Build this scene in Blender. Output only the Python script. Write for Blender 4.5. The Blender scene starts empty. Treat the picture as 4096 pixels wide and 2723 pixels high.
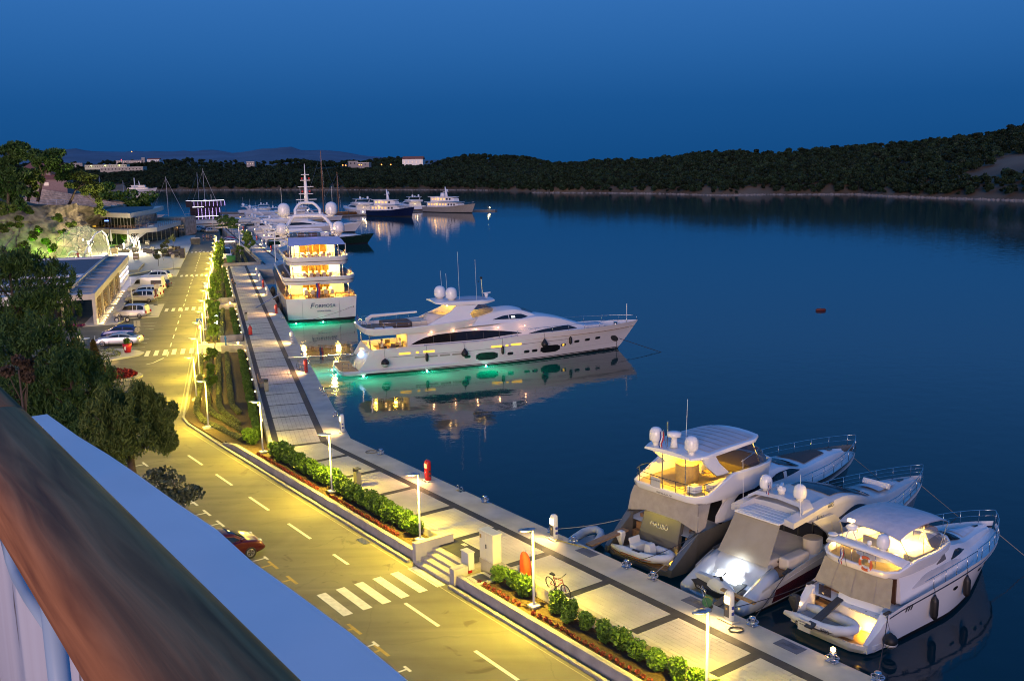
import bpy, bmesh, math, random
from math import sin, cos, pi, radians as R, hypot, atan2, sqrt
from mathutils import Vector as V, Matrix as MX, noise as MN
rnd = random.Random(7)
SC = bpy.context.scene
COL = SC.collection
# ---------------------------------------------------------------- camera
CZ, FPX, PW, PH = 19.4, 3917.744, 4096, 2723
_p, _r = R(10.0815), R(-0.97928)
FW = V((0, cos(_p), -sin(_p))); _u = V((0, sin(_p), cos(_p))); _x = V((1, 0, 0))
RT = cos(_r)*_x + sin(_r)*_u; UP = -sin(_r)*_x + cos(_r)*_u
cd = bpy.data.cameras.new('camera'); cam = bpy.data.objects.new('camera', cd); COL.objects.link(cam)
cd.sensor_width = 36; cd.lens = 36*FPX/PW; cd.clip_start = .05; cd.clip_end = 40000
cam.matrix_world = MX(((RT.x, UP.x, -FW.x, 0), (RT.y, UP.y, -FW.y, 0), (RT.z, UP.z, -FW.z, CZ), (0, 0, 0, 1)))
SC.camera = cam
# ---------------------------------------------------------------- dusk sky, after-glow, exposure
w = bpy.data.worlds.new('World'); SC.world = w; w.use_nodes = True
nt = w.node_tree; bg = nt.nodes['Background']
tc = nt.nodes.new('ShaderNodeTexCoord'); sx = nt.nodes.new('ShaderNodeSeparateXYZ'); rp = nt.nodes.new('ShaderNodeValToRGB')
nt.links.new(tc.outputs['Generated'], sx.inputs[0]); nt.links.new(sx.outputs[2], rp.inputs[0]); nt.links.new(rp.outputs[0], bg.inputs[0])
e = rp.color_ramp.elements
e[0].position = 0; e[0].color = (.006, .068, .225, 1)
e[1].position = 1; e[1].color = (.032, .19, .58, 1)
for q, c in ((.06, (.010, .088, .285)), (.11, (.020, .122, .37)), (.18, (.036, .165, .475)), (.45, (.024, .150, .46))):
    k = e.new(q); k.color = (*c, 1)
bg.inputs[1].default_value = 1.0
sl = bpy.data.lights.new('sun', 'SUN'); sun = bpy.data.objects.new('sun', sl); COL.objects.link(sun)
sl.energy = 2.5; sl.angle = R(30); sl.color = (1, .68, .62)
sun.rotation_euler = (R(84.5), 0, R(-10))     # the western after-glow behind the hotel
SC.view_settings.view_transform = 'Standard'; SC.view_settings.look = 'None'; SC.view_settings.exposure = 0; SC.view_settings.gamma = 1
SC.render.engine = 'CYCLES'; SC.cycles.use_denoising = True; SC.cycles.filter_width = 1.05; SC.cycles.max_bounces = 6; SC.cycles.diffuse_bounces = 2
SC.cycles.glossy_bounces = 3; SC.cycles.transmission_bounces = 4; SC.cycles.transparent_max_bounces = 6
SC.cycles.sample_clamp_indirect = 4; SC.cycles.caustics_reflective = False; SC.cycles.caustics_refractive = False
# ---------------------------------------------------------------- placing
def ray(px, py): return FW*FPX + RT*(px-PW/2) - UP*(py-PH/2)
def at(px, py, z=0.0):                       # point of the level plane z seen at photo pixel (px, py)
    d = ray(px, py); k = (z-CZ)/d.z; return V((d.x*k, d.y*k, z))
def aty(px, py, Y):                          # point at distance Y
    d = ray(px, py); k = Y/d.y; return V((d.x*k, Y, CZ+d.z*k))
N0 = V((-10.514, 60.508)); NS = V((.59, -.8074)); NN = V((-.8074, -.59))      # near quay: S along (to the right), T to land
F0 = V((-12.692, 63.531)); FS = V((.29374, -.95589)); FN = V((-.95589, -.29374))  # far quay
def Np(S, T, z=0): q = N0+NS*S+NN*T; return V((q.x, q.y, z))
def Fp(S, T, z=0): q = F0+FS*S+FN*T; return V((q.x, q.y, z))
NRZ = atan2(NS.y, NS.x); FRZ = atan2(FS.y, FS.x)
def kT(S): return 9.2+.0225*(S+13)            # T of the right kerb of the far road
def Rp(S, t, z=.8): return Fp(S, kT(S)+t, z)
ZR, ZP = .8, 1.4                              # road and promenade levels
# ---------------------------------------------------------------- materials
MATS = {}
def M(name, col=(.5, .5, .5), rough=.5, metal=0, var=.12, sc=2.0, bump=0, bs=20., emit=None, es=1.0, coat=0, alpha=1, coords='Object', spec=.5, trans=0, det=4):
    if name in MATS: return MATS[name]
    m = bpy.data.materials.new(name); m.use_nodes = True; nt = m.node_tree; b = nt.nodes['Principled BSDF']
    b.inputs['Base Color'].default_value = (*col, 1); b.inputs['Roughness'].default_value = rough; b.inputs['Metallic'].default_value = metal
    b.inputs['Coat Weight'].default_value = coat; b.inputs['Alpha'].default_value = alpha; b.inputs['Specular IOR Level'].default_value = spec
    b.inputs['Transmission Weight'].default_value = trans
    tc = nt.nodes.new('ShaderNodeTexCoord')
    if var:
        n = nt.nodes.new('ShaderNodeTexNoise'); n.inputs['Scale'].default_value = sc; n.inputs['Detail'].default_value = det
        r = nt.nodes.new('ShaderNodeValToRGB'); r.color_ramp.elements[0].position = .3; r.color_ramp.elements[1].position = .7
        r.color_ramp.elements[0].color = (*[min(1, c*(1-var)) for c in col], 1); r.color_ramp.elements[1].color = (*[min(1, c*(1+var)) for c in col], 1)
        nt.links.new(tc.outputs[coords], n.inputs['Vector']); nt.links.new(n.outputs['Fac'], r.inputs[0]); nt.links.new(r.outputs[0], b.inputs['Base Color'])
    if bump:
        n2 = nt.nodes.new('ShaderNodeTexNoise'); n2.inputs['Scale'].default_value = bs; bp = nt.nodes.new('ShaderNodeBump')
        bp.inputs['Strength'].default_value = bump; bp.inputs['Distance'].default_value = .05
        nt.links.new(tc.outputs[coords], n2.inputs['Vector']); nt.links.new(n2.outputs['Fac'], bp.inputs['Height']); nt.links.new(bp.outputs[0], b.inputs['Normal'])
    if emit: b.inputs['Emission Color'].default_value = (*emit, 1); b.inputs['Emission Strength'].default_value = es
    MATS[name] = m; return m
def leafmat(name, c1, c2, rough=.6):
    if name in MATS: return MATS[name]
    m = M(name, c1, rough, var=0); nt = m.node_tree; b = nt.nodes['Principled BSDF']
    g = nt.nodes.new('ShaderNodeNewGeometry'); r = nt.nodes.new('ShaderNodeValToRGB')
    r.color_ramp.elements[0].color = (*c1, 1); r.color_ramp.elements[1].color = (*c2, 1)
    nt.links.new(g.outputs['Random Per Island'], r.inputs[0]); nt.links.new(r.outputs[0], b.inputs['Base Color'])
    b.inputs['Specular IOR Level'].default_value = .2
    return m
# ---------------------------------------------------------------- mesh builder
class G:
    def __init__(s): s.v = []; s.f = []
    def add(s, vs, fs):
        o = len(s.v); s.v += [tuple(p) for p in vs]; s.f += [tuple(i+o for i in f) for f in fs]; return s
    def box(s, c, d, rz=0, tilt=None):
        x, y, z = d[0]/2, d[1]/2, d[2]/2
        P = [V((a*x, b*y, h*z)) for h in (-1, 1) for a, b in ((-1, -1), (1, -1), (1, 1), (-1, 1))]
        m = MX.Rotation(rz, 3, 'Z')
        if tilt is not None: m = m @ MX.Rotation(tilt, 3, 'Y')
        c = V(c)
        return s.add([m@p+c for p in P], [(3, 2, 1, 0), (4, 5, 6, 7), (0, 1, 5, 4), (1, 2, 6, 5), (2, 3, 7, 6), (3, 0, 4, 7)])
    def bb(s, x0, x1, y0, y1, z0, z1): return s.box(((x0+x1)/2, (y0+y1)/2, (z0+z1)/2), (x1-x0, y1-y0, z1-z0))
    def poly(s, pts): return s.add(pts, [tuple(range(len(pts)))])
    def prism(s, pts, z0, z1):                # pts counter-clockwise, level
        n = len(pts); vs = [(p[0], p[1], z0) for p in pts]+[(p[0], p[1], z1) for p in pts]
        return s.add(vs, [tuple(range(n-1, -1, -1)), tuple(range(n, 2*n))]+[(i, (i+1) % n, n+(i+1) % n, n+i) for i in range(n)])
    def slab(s, pts, d):                      # any planar ring of points, thickened along vector d
        n = len(pts); d = V(d); vs = [V(p) for p in pts]+[V(p)+d for p in pts]
        return s.add(vs, [tuple(range(n-1, -1, -1)), tuple(range(n, 2*n))]+[(i, (i+1) % n, n+(i+1) % n, n+i) for i in range(n)])
    def loft(s, rings, closed=True, cap=True):
        n = len(rings[0]); o = len(s.v)
        for r in rings: s.v += [tuple(p) for p in r]
        for i in range(len(rings)-1):
            for j in range(n if closed else n-1):
                a, b = o+i*n+j, o+i*n+(j+1) % n; s.f.append((a, b, b+n, a+n))
        if cap and closed: s.f.append(tuple(o+j for j in range(n-1, -1, -1))); s.f.append(tuple(o+(len(rings)-1)*n+j for j in range(n)))
        return s
    def tube(s, pts, r, k=6, cap=True):
        pts = [V(p) for p in pts]; rs = r if isinstance(r, (list, tuple)) else [r]*len(pts); rings = []
        for i, p in enumerate(pts):
            t = (pts[min(i+1, len(pts)-1)]-pts[max(i-1, 0)]).normalized()
            a = V((0, 0, 1)) if abs(t.z) < .9 else V((1, 0, 0))
            u = t.cross(a).normalized(); q = t.cross(u)
            rings.append([p+(u*cos(2*pi*j/k)+q*sin(2*pi*j/k))*rs[i] for j in range(k)])
        return s.loft(rings, True, cap)
    def lathe(s, prof, c=(0, 0, 0), k=12):
        return s.loft([[(c[0]+r*cos(2*pi*j/k), c[1]+r*sin(2*pi*j/k), c[2]+z) for j in range(k)] for r, z in prof])
    def ball(s, c, r, k=10, m=6, sq=(1, 1, 1)):
        return s.lathe([(max(.001, r*sin(pi*i/m))*1, -r*cos(pi*i/m)*sq[2]) for i in range(m+1)], c, k)
    def mesh(s, name='m', smooth=False):
        me = bpy.data.meshes.new(name); me.from_pydata(s.v, [], s.f)
        if smooth: me.shade_smooth()
        me.update(); return me
def link(name, me, mat, parent=None, loc=None, rz=None):
    o = bpy.data.objects.new(name, me); COL.objects.link(o)
    if mat and not me.materials: me.materials.append(mat)
    if parent is not None: o.parent = parent
    if loc is not None: o.location = loc
    if rz is not None: o.rotation_euler = (0, 0, rz)
    return o
def obj(name, g, mat, parent=None, smooth=False, bevel=0, auto=None, loc=None, rz=None):
    me = g.mesh(name, smooth)
    if smooth and auto:
        bm = bmesh.new(); bm.from_mesh(me); bmesh.ops.recalc_face_normals(bm, faces=bm.faces)
        for e in bm.edges:
            if len(e.link_faces) == 2 and e.calc_face_angle(0) > auto: e.smooth = False
        bm.to_mesh(me); bm.free()
    elif not smooth and len(g.f) < 3000:
        bm = bmesh.new(); bm.from_mesh(me); bmesh.ops.recalc_face_normals(bm, faces=bm.faces); bm.to_mesh(me); bm.free()
    o = link(name, me, mat, parent, loc, rz)
    if bevel:
        b = o.modifiers.new('b', 'BEVEL'); b.width = bevel; b.segments = 2; b.limit_method = 'ANGLE'
    return o
def tag(o, label, cat, group=None):
    o['label'] = label; o['category'] = cat
    if group: o['group'] = group
    return o
def struct(o): o['kind'] = 'structure'; return o
def stuff(o): o['kind'] = 'stuff'; return o
def thing(name, label, cat, loc=(0, 0, 0), rz=0, group=None):
    o = bpy.data.objects.new(name, None); COL.objects.link(o); o.empty_display_size = .2
    o.location = loc; o.rotation_euler = (0, 0, rz); return tag(o, label, cat, group)
def dup(root, loc, rz=0, label=None, scale=None):
    def cp(o, par):
        c = o.copy(); COL.objects.link(c)
        if par: c.parent = par
        for ch in o.children: cp(ch, c)
        return c
    r = cp(root, None); r.location = loc; r.rotation_euler = (0, 0, rz)
    if label: r['label'] = label
    if scale: r.scale = scale if isinstance(scale, tuple) else (scale,)*3
    return r
def lamp(name, kind, loc, energy, col, parent=None, size=.2, rot=None, angle=None, blend=.5):
    l = bpy.data.lights.new(name, kind); o = bpy.data.objects.new(name, l); COL.objects.link(o)
    l.energy = energy; l.color = col
    if kind == 'AREA': l.shape = 'DISK'; l.size = size
    else: l.shadow_soft_size = size
    if kind == 'SPOT': l.spot_size = angle or R(150); l.spot_blend = blend
    o.location = loc
    if rot: o.rotation_euler = rot
    if parent: o.parent = parent
    return o
def text(name, s, size, mat, parent, mtx, ext=.004, shear=0, space=1.0):
    c = bpy.data.curves.new('t', 'FONT'); c.body = s; c.size = size; c.extrude = ext; c.align_x = 'CENTER'; c.shear = shear; c.space_character = space
    c.resolution_u = 3; t = bpy.data.objects.new('t', c); COL.objects.link(t)
    me = bpy.data.meshes.new_from_object(t.evaluated_get(bpy.context.evaluated_depsgraph_get())); bpy.data.objects.remove(t)
    o = link(name, me, None, parent); me.materials.clear(); me.materials.append(mat); o.matrix_local = mtx; return o
def frame(o, x, y):                           # matrix with origin o, local x to the right, y up
    x = V(x).normalized(); z = x.cross(V(y)).normalized(); y = z.cross(x); o = V(o)
    return MX(((x.x, y.x, z.x, o.x), (x.y, y.y, z.y, o.y), (x.z, y.z, z.z, o.z), (0, 0, 0, 1)))
def lerp(tab, x):
    if x <= tab[0][0]: return tab[0][1]
    for (a, p), (b, q) in zip(tab, tab[1:]):
        if x <= b:
            t = (x-a)/(b-a); return p+(q-p)*t
    return tab[-1][1]
def sm(tab, x):                               # smooth (monotone cubic-ish) table
    if x <= tab[0][0]: return tab[0][1]
    for i in range(len(tab)-1):
        a, p = tab[i]; b, q = tab[i+1]
        if x <= b:
            h = b-a; d = (q-p)/h
            hm = lambda u, v: 0 if u*v <= 0 else 2*u*v/(u+v)
            m0 = d if i == 0 else hm(d, (p-tab[i-1][1])/(a-tab[i-1][0])); m1 = d if i+2 >= len(tab) else hm(d, (tab[i+2][1]-q)/(tab[i+2][0]-b))
            t = (x-a)/h; return (2*t**3-3*t*t+1)*p+(t**3-2*t*t+t)*h*m0+(3*t*t-2*t**3)*q+(t**3-t*t)*h*m1
    return tab[-1][1]
# ================================================================ materials of the place
WHITE = M('white_gelcoat', (.80, .80, .80), .22, var=.03, sc=.6, coat=.3)
WHITE2 = M('white_paint', (.74, .74, .72), .45, var=.06, sc=1.5)
DKGLASS = M('dark_glass', (.012, .012, .014), .06, var=0, spec=.8)
STEEL = M('steel', (.62, .62, .63), .25, metal=1, var=.05)
DKGREY = M('charcoal_paint', (.045, .047, .05), .45, var=.15)
BLACK = M('black_rubber', (.012, .012, .013), .5, var=.1)
TEAK = M('teak', (.30, .17, .08), .6, var=.25, sc=9, bump=.2, bs=30)
CONC = M('concrete', (.36, .34, .30), .85, var=.22, sc=1.3, bump=.15, bs=18, det=8)
CONC2 = M('pale_concrete', (.43, .41, .37), .85, var=.16, sc=.9, bump=.1, bs=14, det=8)
SOIL = M('soil', (.062, .040, .022), .95, var=.4, sc=7, bump=.6, bs=26, det=8)
STONE = M('limestone', (.34, .31, .27), .9, var=.3, sc=2.2, bump=.5, bs=7, det=8)
PAINT = M('road_paint', (.62, .61, .57), .75, var=.16, sc=5, det=8)
YPAINT = M('yellow_paint', (.36, .25, .06), .75, var=.25, sc=5, det=8)
WARM = M('warm_lamp', (1, .8, .5), .4, var=0, emit=(1, .62, .22), es=14)
WARM2 = M('warm_lamp_soft', (1, .8, .5), .4, var=0, emit=(1, .66, .26), es=5)
# asphalt with patches, wheel tracks and long fine cracks
def asphalt():
    m = M('asphalt', (.085, .083, .078), .82, var=0); nt = m.node_tree; b = nt.nodes['Principled BSDF']; tc = nt.nodes['Texture Coordinate']
    def noise(s, d=6, vec=None, dist=0):
        n = nt.nodes.new('ShaderNodeTexNoise'); n.inputs['Scale'].default_value = s; n.inputs['Detail'].default_value = d; n.inputs['Distortion'].default_value = dist
        nt.links.new(vec or tc.outputs['Object'], n.inputs['Vector']); return n.outputs['Fac']
    def ramp(f, p0, p1, c0, c1):
        r = nt.nodes.new('ShaderNodeValToRGB'); a = r.color_ramp.elements; a[0].position = p0; a[1].position = p1
        a[0].color = (c0, c0, c0, 1); a[1].color = (c1, c1, c1, 1); nt.links.new(f, r.inputs[0]); return r.outputs[0]
    def mul(a, b):
        x = nt.nodes.new('ShaderNodeMix'); x.data_type = 'RGBA'; x.blend_type = 'MULTIPLY'; x.inputs[0].default_value = 1
        nt.links.new(a, x.inputs[6]); nt.links.new(b, x.inputs[7]); return x.outputs[2]
    mp = nt.nodes.new('ShaderNodeMapping'); mp.inputs['Rotation'].default_value = (0, 0, -NRZ); mp.inputs['Scale'].default_value = (.12, 1.0, 1)
    nt.links.new(tc.outputs['Object'], mp.inputs[0])
    c0 = nt.nodes.new('ShaderNodeRGB'); c0.outputs[0].default_value = (.150, .138, .098, 1)
    c = mul(c0.outputs[0], ramp(noise(.22, 7, None, 1.2), .3, .7, .80, 1.12))
    c = mul(c, ramp(noise(.9, 5, mp.outputs[0], .6), .3, .65, .78, 1.1))
    c = mul(c, ramp(noise(60, 2), .3, .7, .82, 1.15))
    c = mul(c, ramp(noise(.55, 3, None, 2.5), .28, .36, .62, 1))
    w = nt.nodes.new('ShaderNodeTexVoronoi'); w.feature = 'DISTANCE_TO_EDGE'; w.inputs['Scale'].default_value = .16
    ad = nt.nodes.new('ShaderNodeVectorMath'); ad.operation = 'ADD'; nn = nt.nodes.new('ShaderNodeTexNoise'); nn.inputs['Scale'].default_value = .8; nn.inputs['Detail'].default_value = 6
    nt.links.new(tc.outputs['Object'], nn.inputs['Vector']); nt.links.new(tc.outputs['Object'], ad.inputs[0]); nt.links.new(nn.outputs['Color'], ad.inputs[1]); nt.links.new(ad.outputs[0], w.inputs['Vector'])
    c = mul(c, ramp(w.outputs['Distance'], .002, .006, .86, 1))
    nt.links.new(c, b.inputs['Base Color'])
    n2 = noise(90, 2); bp = nt.nodes.new('ShaderNodeBump'); bp.inputs['Strength'].default_value = .3; bp.inputs['Distance'].default_value = .01
    nt.links.new(n2, bp.inputs['Height']); nt.links.new(bp.outputs[0], b.inputs['Normal']); return m
ASPH = asphalt()
# sea: dark water, long soft ripples
def water():
    m = M('sea_water', (.001, .010, .017), .05, var=0, spec=.5); nt = m.node_tree; b = nt.nodes['Principled BSDF']; b.inputs['IOR'].default_value = 1.33
    tc = nt.nodes['Texture Coordinate']; hs = []
    for s, a in ((.55, 1.0), (2.6, .16)):
        n = nt.nodes.new('ShaderNodeTexNoise'); n.inputs['Scale'].default_value = s; n.inputs['Detail'].default_value = 2; nt.links.new(tc.outputs['Object'], n.inputs['Vector'])
        k = nt.nodes.new('ShaderNodeMath'); k.operation = 'MULTIPLY'; k.inputs[1].default_value = a; nt.links.new(n.outputs['Fac'], k.inputs[0]); hs.append(k.outputs[0])
    q = nt.nodes.new('ShaderNodeMath'); nt.links.new(hs[0], q.inputs[0]); nt.links.new(hs[1], q.inputs[1])
    # broad cat's-paws: the ripple height changes from place to place
    n = nt.nodes.new('ShaderNodeTexNoise'); n.inputs['Scale'].default_value = .012; n.inputs['Detail'].default_value = 3; nt.links.new(tc.outputs['Object'], n.inputs['Vector'])
    r = nt.nodes.new('ShaderNodeMapRange'); r.inputs[1].default_value = .35; r.inputs[2].default_value = .7; r.inputs[3].default_value = .09; r.inputs[4].default_value = .24; nt.links.new(n.outputs['Fac'], r.inputs[0])
    bp = nt.nodes.new('ShaderNodeBump'); bp.inputs['Distance'].default_value = .12; nt.links.new(r.outputs[0], bp.inputs['Strength']); nt.links.new(q.outputs[0], bp.inputs['Height'])
    nt.links.new(bp.outputs[0], b.inputs['Normal'])
    tl = nt.nodes.new('ShaderNodeBsdfTranslucent'); tl.inputs[0].default_value = (.06, .75, .55, 1); mx = nt.nodes.new('ShaderNodeMixShader'); mx.inputs[0].default_value = .06   # murky water lets sunk lamps shine through
    nt.links.new(b.outputs[0], mx.inputs[1]); nt.links.new(tl.outputs[0], mx.inputs[2]); nt.links.new(mx.outputs[0], nt.nodes['Material Output'].inputs[0]); return m
struct(obj('sea', G().poly([(-9000, -60, 0), (9000, -60, 0), (9000, 16000, 0), (-9000, 16000, 0)]), water()))
# ================================================================ land, quay, road
def Te(S): return -8.2-.035*(S+151)           # edge of the outer far quay
bend_in = (N0+NS*-3.46+NN*-1.83)
quay_edge = [Np(62, -1.85), Np(20, -1.8), Np(10.7, -1.8), Np(10.65, -1.45), Np(10.15, -1.45), Np(10.1, -1.8), V((bend_in.x, bend_in.y, 0)), Fp(-121.5, -1.9), Fp(-121.5, Te(-121.5)), Fp(-151, Te(-151)), Fp(-300, Te(-300)), Fp(-318, 1)]
quay = struct(obj('quay', G().prism(list(reversed(quay_edge+[Fp(-318, 4), Fp(-131.5, Te(-131)+6), Fp(-131, 3.3), Fp(-2.2, 3.5), Np(-3.3, 3.05), Np(62, 3.05)])), -4, ZP), CONC2))
road = struct(obj('road', G().poly([Np(62, 3.0, ZR), Np(-3, 3.0, ZR), Fp(-45, 3.2, ZR), Fp(-330, 3, ZR), Fp(-330, 90, ZR), V((-190, 60, ZR)), V((-60, -30, ZR)), V((40, -30, ZR))]), ASPH))
struct(obj('ground', G().poly([V((60, -40, .5)), V((-600, -40, .5)), V((-600, 330, .5)), V((-118, 380, .5)), Fp(-318, 5, .5), Fp(-3, 3.6, .5), Np(62, 3.3, .5)]), SOIL))
struct(obj('sea_wall', G().prism([Fp(-320, -1), Fp(-345, 30), V((-600, 420)), V((-600, 330)), Fp(-300, 40)], -4, .6), STONE))
# paving: dark bands and pale pavers, each paver a box with open joints
PAVE = M('paver_stone', (.46, .44, .40), .8, var=.13, sc=.8, bump=.1, bs=40, coords='Object')
BAND = M('dark_granite', (.035, .036, .04), .75, var=.25, sc=3, bump=.15, bs=50, det=8)
GROUT = M('joint_sand', (.12, .11, .10), .95, var=.2, sc=5)
g = G()
wedge = Fp(.25, 2.75)
g.poly([Np(60, .2, 1.404), Np(60, 2.83, 1.404), Np(-3, 2.83, 1.404), V((F0.x, F0.y, 1.404))])
g.poly([Fp(.1, .0, 1.404), Fp(.1, 3.2, 1.404), Fp(-131, 3.3, 1.404), Fp(-131, .2, 1.404)])
struct(obj('paving_bed', g, GROUT))
def band(a, b, wd, z=1.428):
    a, b = V(a), V(b); d = (b-a); n = V((-d.y, d.x, 0)).normalized()*wd/2
    return G().prism([(p.x, p.y) for p in (a-n, b-n, b+n, a+n)], 1.4, z)
bands = []
def addband(a, b, wd, z=1.428): o = obj('granite_band', band(a, b, wd, z), BAND); o.parent = quay; bands.append(o)
addband(Fp(.1, 0), Np(60, 0), .44); addband(Fp(0, 0), Fp(-131, 0), .44, 1.430); addband(Fp(0, 3.12), Fp(-131, 3.12), .42)
addband(Fp(-.1, .2), wedge, .26)
for k in range(0, 15): addband(Np(4.137*k, .22), Np(4.137*k, 2.83), .42 if k else .36)
for k in range(1, 34): addband(Fp(-3.93*k, .22), Fp(-3.93*k, 2.92), .2)
pav = G(); pav.box((0, 0, .013), (1, 1, .026)); pm = pav.mesh('paver'); pm.materials.append(PAVE)
PCELL = []
def cells(P, s0, s1, t0, t1, ds, dt, rz, ok=None):
    nt_ = round((t1-t0)/dt); dt = (t1-t0)/nt_; ns_ = max(1, round((s1-s0)/ds)); ds = (s1-s0)/ns_
    for i in range(nt_):
        off = (i % 2)*.5
        for j in range(-1, ns_+1):
            a, b = max(s0, s0+(j+off)*ds), min(s1, s0+(j+off+1)*ds)
            if b-a < .05: continue
            c = P((a+b)/2, t0+(i+.5)*dt, 1.4045)
            if ok and not ok(c): continue
            PCELL.append((c, b-a-.014, dt-.014, rz))
for k in range(0, 14): cells(Np, 4.137*k+.22, 4.137*(k+1)-.22, .235, 2.81, .37, .235, NRZ)
bl = V((wedge.x-F0.x, wedge.y-F0.y)); bn = V((-bl.y, bl.x))
cells(Np, -3.6, -.2, .235, 2.81, .37, .235, NRZ, lambda c: (V((c.x-F0.x, c.y-F0.y)).dot(bn)) > .35)
for k in range(0, 33): cells(Fp, -3.93*(k+1)+.11, -3.93*k-.11, .235, 2.9, .42, .29, FRZ)
PCELL.sort(key=lambda c: c[0].x**2+c[0].y**2+(0 if (c[0]-at(2700, 2600, 1.4)).length < 14 else 9e5))
for c, a, b, rz in PCELL[:300]:
    o = link('paver', pm, None, quay, (c.x, c.y, c.z+rnd.uniform(-.002, .002)), rz); o.scale = (a, b, 1)
g = G()
for c, a, b, rz in PCELL[300:]: g.box((c.x, c.y, c.z+.013+rnd.uniform(-.003, .003)), (a, b, .026), rz)
o = stuff(link('paver_field', g.mesh('paver_field'), PAVE, quay))
# outer far quay paving
g = G().poly([Fp(-131, Te(-131)+1.2, 1.405), Fp(-300, Te(-300)+1.2, 1.405), Fp(-300, Te(-300)+5, 1.405), Fp(-131, Te(-131)+5.5, 1.405)]); o = obj('paving_sheet', g, PAVE, quay)
for t in (1.9, 5.2): addband(Fp(-131, Te(-131)+t), Fp(-300, Te(-300)+t), .4, 1.412)
for k in range(34, 66): addband(Fp(-3.93*k, Te(-3.93*k)+2.1), Fp(-3.93*k, Te(-3.93*k)+5), .16, 1.411)
# kerbs
KERB = M('kerb_stone', (.33, .31, .26), .85, var=.25, sc=4, bump=.2, bs=30, det=8)
def run(name, pts, wd, z0, z1, mat, parent=None, seg=None):   # wall or kerb along pts, wd to its left
    g = G(); P = [V((p[0], p[1])) for p in pts]; offs = []
    for i in range(len(P)):
        d = (P[min(i+1, len(P)-1)]-P[max(i-1, 0)]).normalized(); offs.append(V((-d.y, d.x))*wd)
    z1 = z1 if isinstance(z1, list) else [z1]*len(P)
    g.loft([[(p.x, p.y, z0), (p.x, p.y, h), ((p+o).x, (p+o).y, h), ((p+o).x, (p+o).y, z0)] for p, o, h in zip(P, offs, z1)])
    return obj(name, g, mat, parent)
kerb_pts = [Np(62, 5.1), Np(19.8, 5.1)]
kerb_pts2 = [Np(16.2, 5.1), Np(-10, 5.0), Np(-16.6, 4.85), Np(-18.6, 4.55), Fp(-14, 9.15), Fp(-16, 9.1)]+[Rp(S, 0) for S in (-22, -30, -38.6)]
def kerb_run(pts, name='kerb'):
    # separate kerb stones with hair joints, cut along the line
    P = [V((p[0], p[1])) for p in pts]; cum = [0]
    for a, b in zip(P, P[1:]): cum.append(cum[-1]+(b-a).length)
    def pos(s):
        for i in range(len(P)-1):
            if s <= cum[i+1]+1e-6: return P[i].lerp(P[i+1], (s-cum[i])/(cum[i+1]-cum[i]))
        return P[-1]
    s = 0; L = cum[-1]
    while s < L-.05:
        e = min(L, s+1.0); a, b = pos(s+.006), pos(e-.006); d = (b-a); n = V((d.y, -d.x)).normalized()*.16
        o = obj('kerb_stone', G().prism([a, b, b+n, a+n], ZR-.1, ZR+.13+rnd.uniform(-.004, .004)), KERB, road); s = e
kerb_run(kerb_pts2[::-1]); kerb_run(kerb_pts[::-1])
for s0, s1 in ((-47.5, -73), (-80, -129), (-134, -165)): run('kerb', [Rp(s0, 0), Rp(s1, 0)], -.2, ZR-.1, ZR+.12, KERB, road)
# ---- road markings, thin sheets
def sheet(name, pts, mat, z=ZR+.004): return obj(name, G().poly([(p[0], p[1], z) for p in pts]), mat, road)
def stripe(P, s0, s1, t0, t1, mat=PAINT, name='road_marking', z=ZR+.004):
    return sheet(name, [P(s0, t0), P(s1, t0), P(s1, t1), P(s0, t1)], mat, z)
for a, b in ((-14, -11.2), (-8.66, -5.87), (-3.39, -.62), (2.11, 4.96), (7.6, 10.4), (13, 14.6), (19.96, 22.71), (25.37, 28.18), (30.8, 33.6), (36.2, 39)): stripe(Np, a, b, 7.48, 7.64, name='lane_dash')
for k in range(6): stripe(Np, 16.8, 19.45, 5.16+.93*k, 5.6+.93*k, name='crossing_stripe')
for S in (-9, -6.5, -4, -1.6, .5, 2.6, 4.7, 6.8, 9):
    stripe(Np, S, S+1.15, 10.36, 10.5, name='bay_marking'); stripe(Np, S+.5, S+.62, 10.5, 14.5, name='bay_marking')
for S in (11.8, 14.0, 20.2, 22.5):
    stripe(Np, S, S+1.15, 10.36, 10.5, YPAINT, 'bay_marking'); stripe(Np, S+.45, S+.58, 10.5, 13, YPAINT, 'bay_marking')
for S in (12.0, 23.1, 25.6, 27.6): stripe(Np, S-.9, S-.4, 10.3, 10.42, PAINT, 'bay_marking', ZR+.006); stripe(Np, S-.7, S-.6, 10.42, 13, PAINT, 'bay_marking', ZR+.006)
stripe(Np, -16, 60, 5.45, 5.5, M('worn_line', (.28, .26, .18), .8, var=.3, sc=6), 'edge_line')
g = G().poly([Rp(S, .35, ZR+.004) for S in (-14, -60, -120)]+[Rp(S, .43, ZR+.004) for S in (-120, -60, -14)]); obj('edge_line', g, MATS['worn_line'], road)
for k in range(26):
    s = -40.5-k*5.6
    if s < -185: break
    if any(abs(s+c) < 2.2 for c in (42.8, 76.4, 122.5, 177)): continue
    stripe(Rp, s, s-2.6, 2.72, 2.84, name='lane_dash')
for c in (-42.8, -76.6, -122.6, -177):
    for k in range(6): stripe(Rp, c-1.6, c+1.6, .25+.88*k, .68+.88*k, name='crossing_stripe')
sheet('road_marking', [Rp(-39.5, 3.0), Rp(-39.6, 3.12), Rp(-37.2, 4.0), Rp(-36.6, 4.6), Rp(-36.5, 4.45), Rp(-37.2, 3.85)], PAINT)
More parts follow.
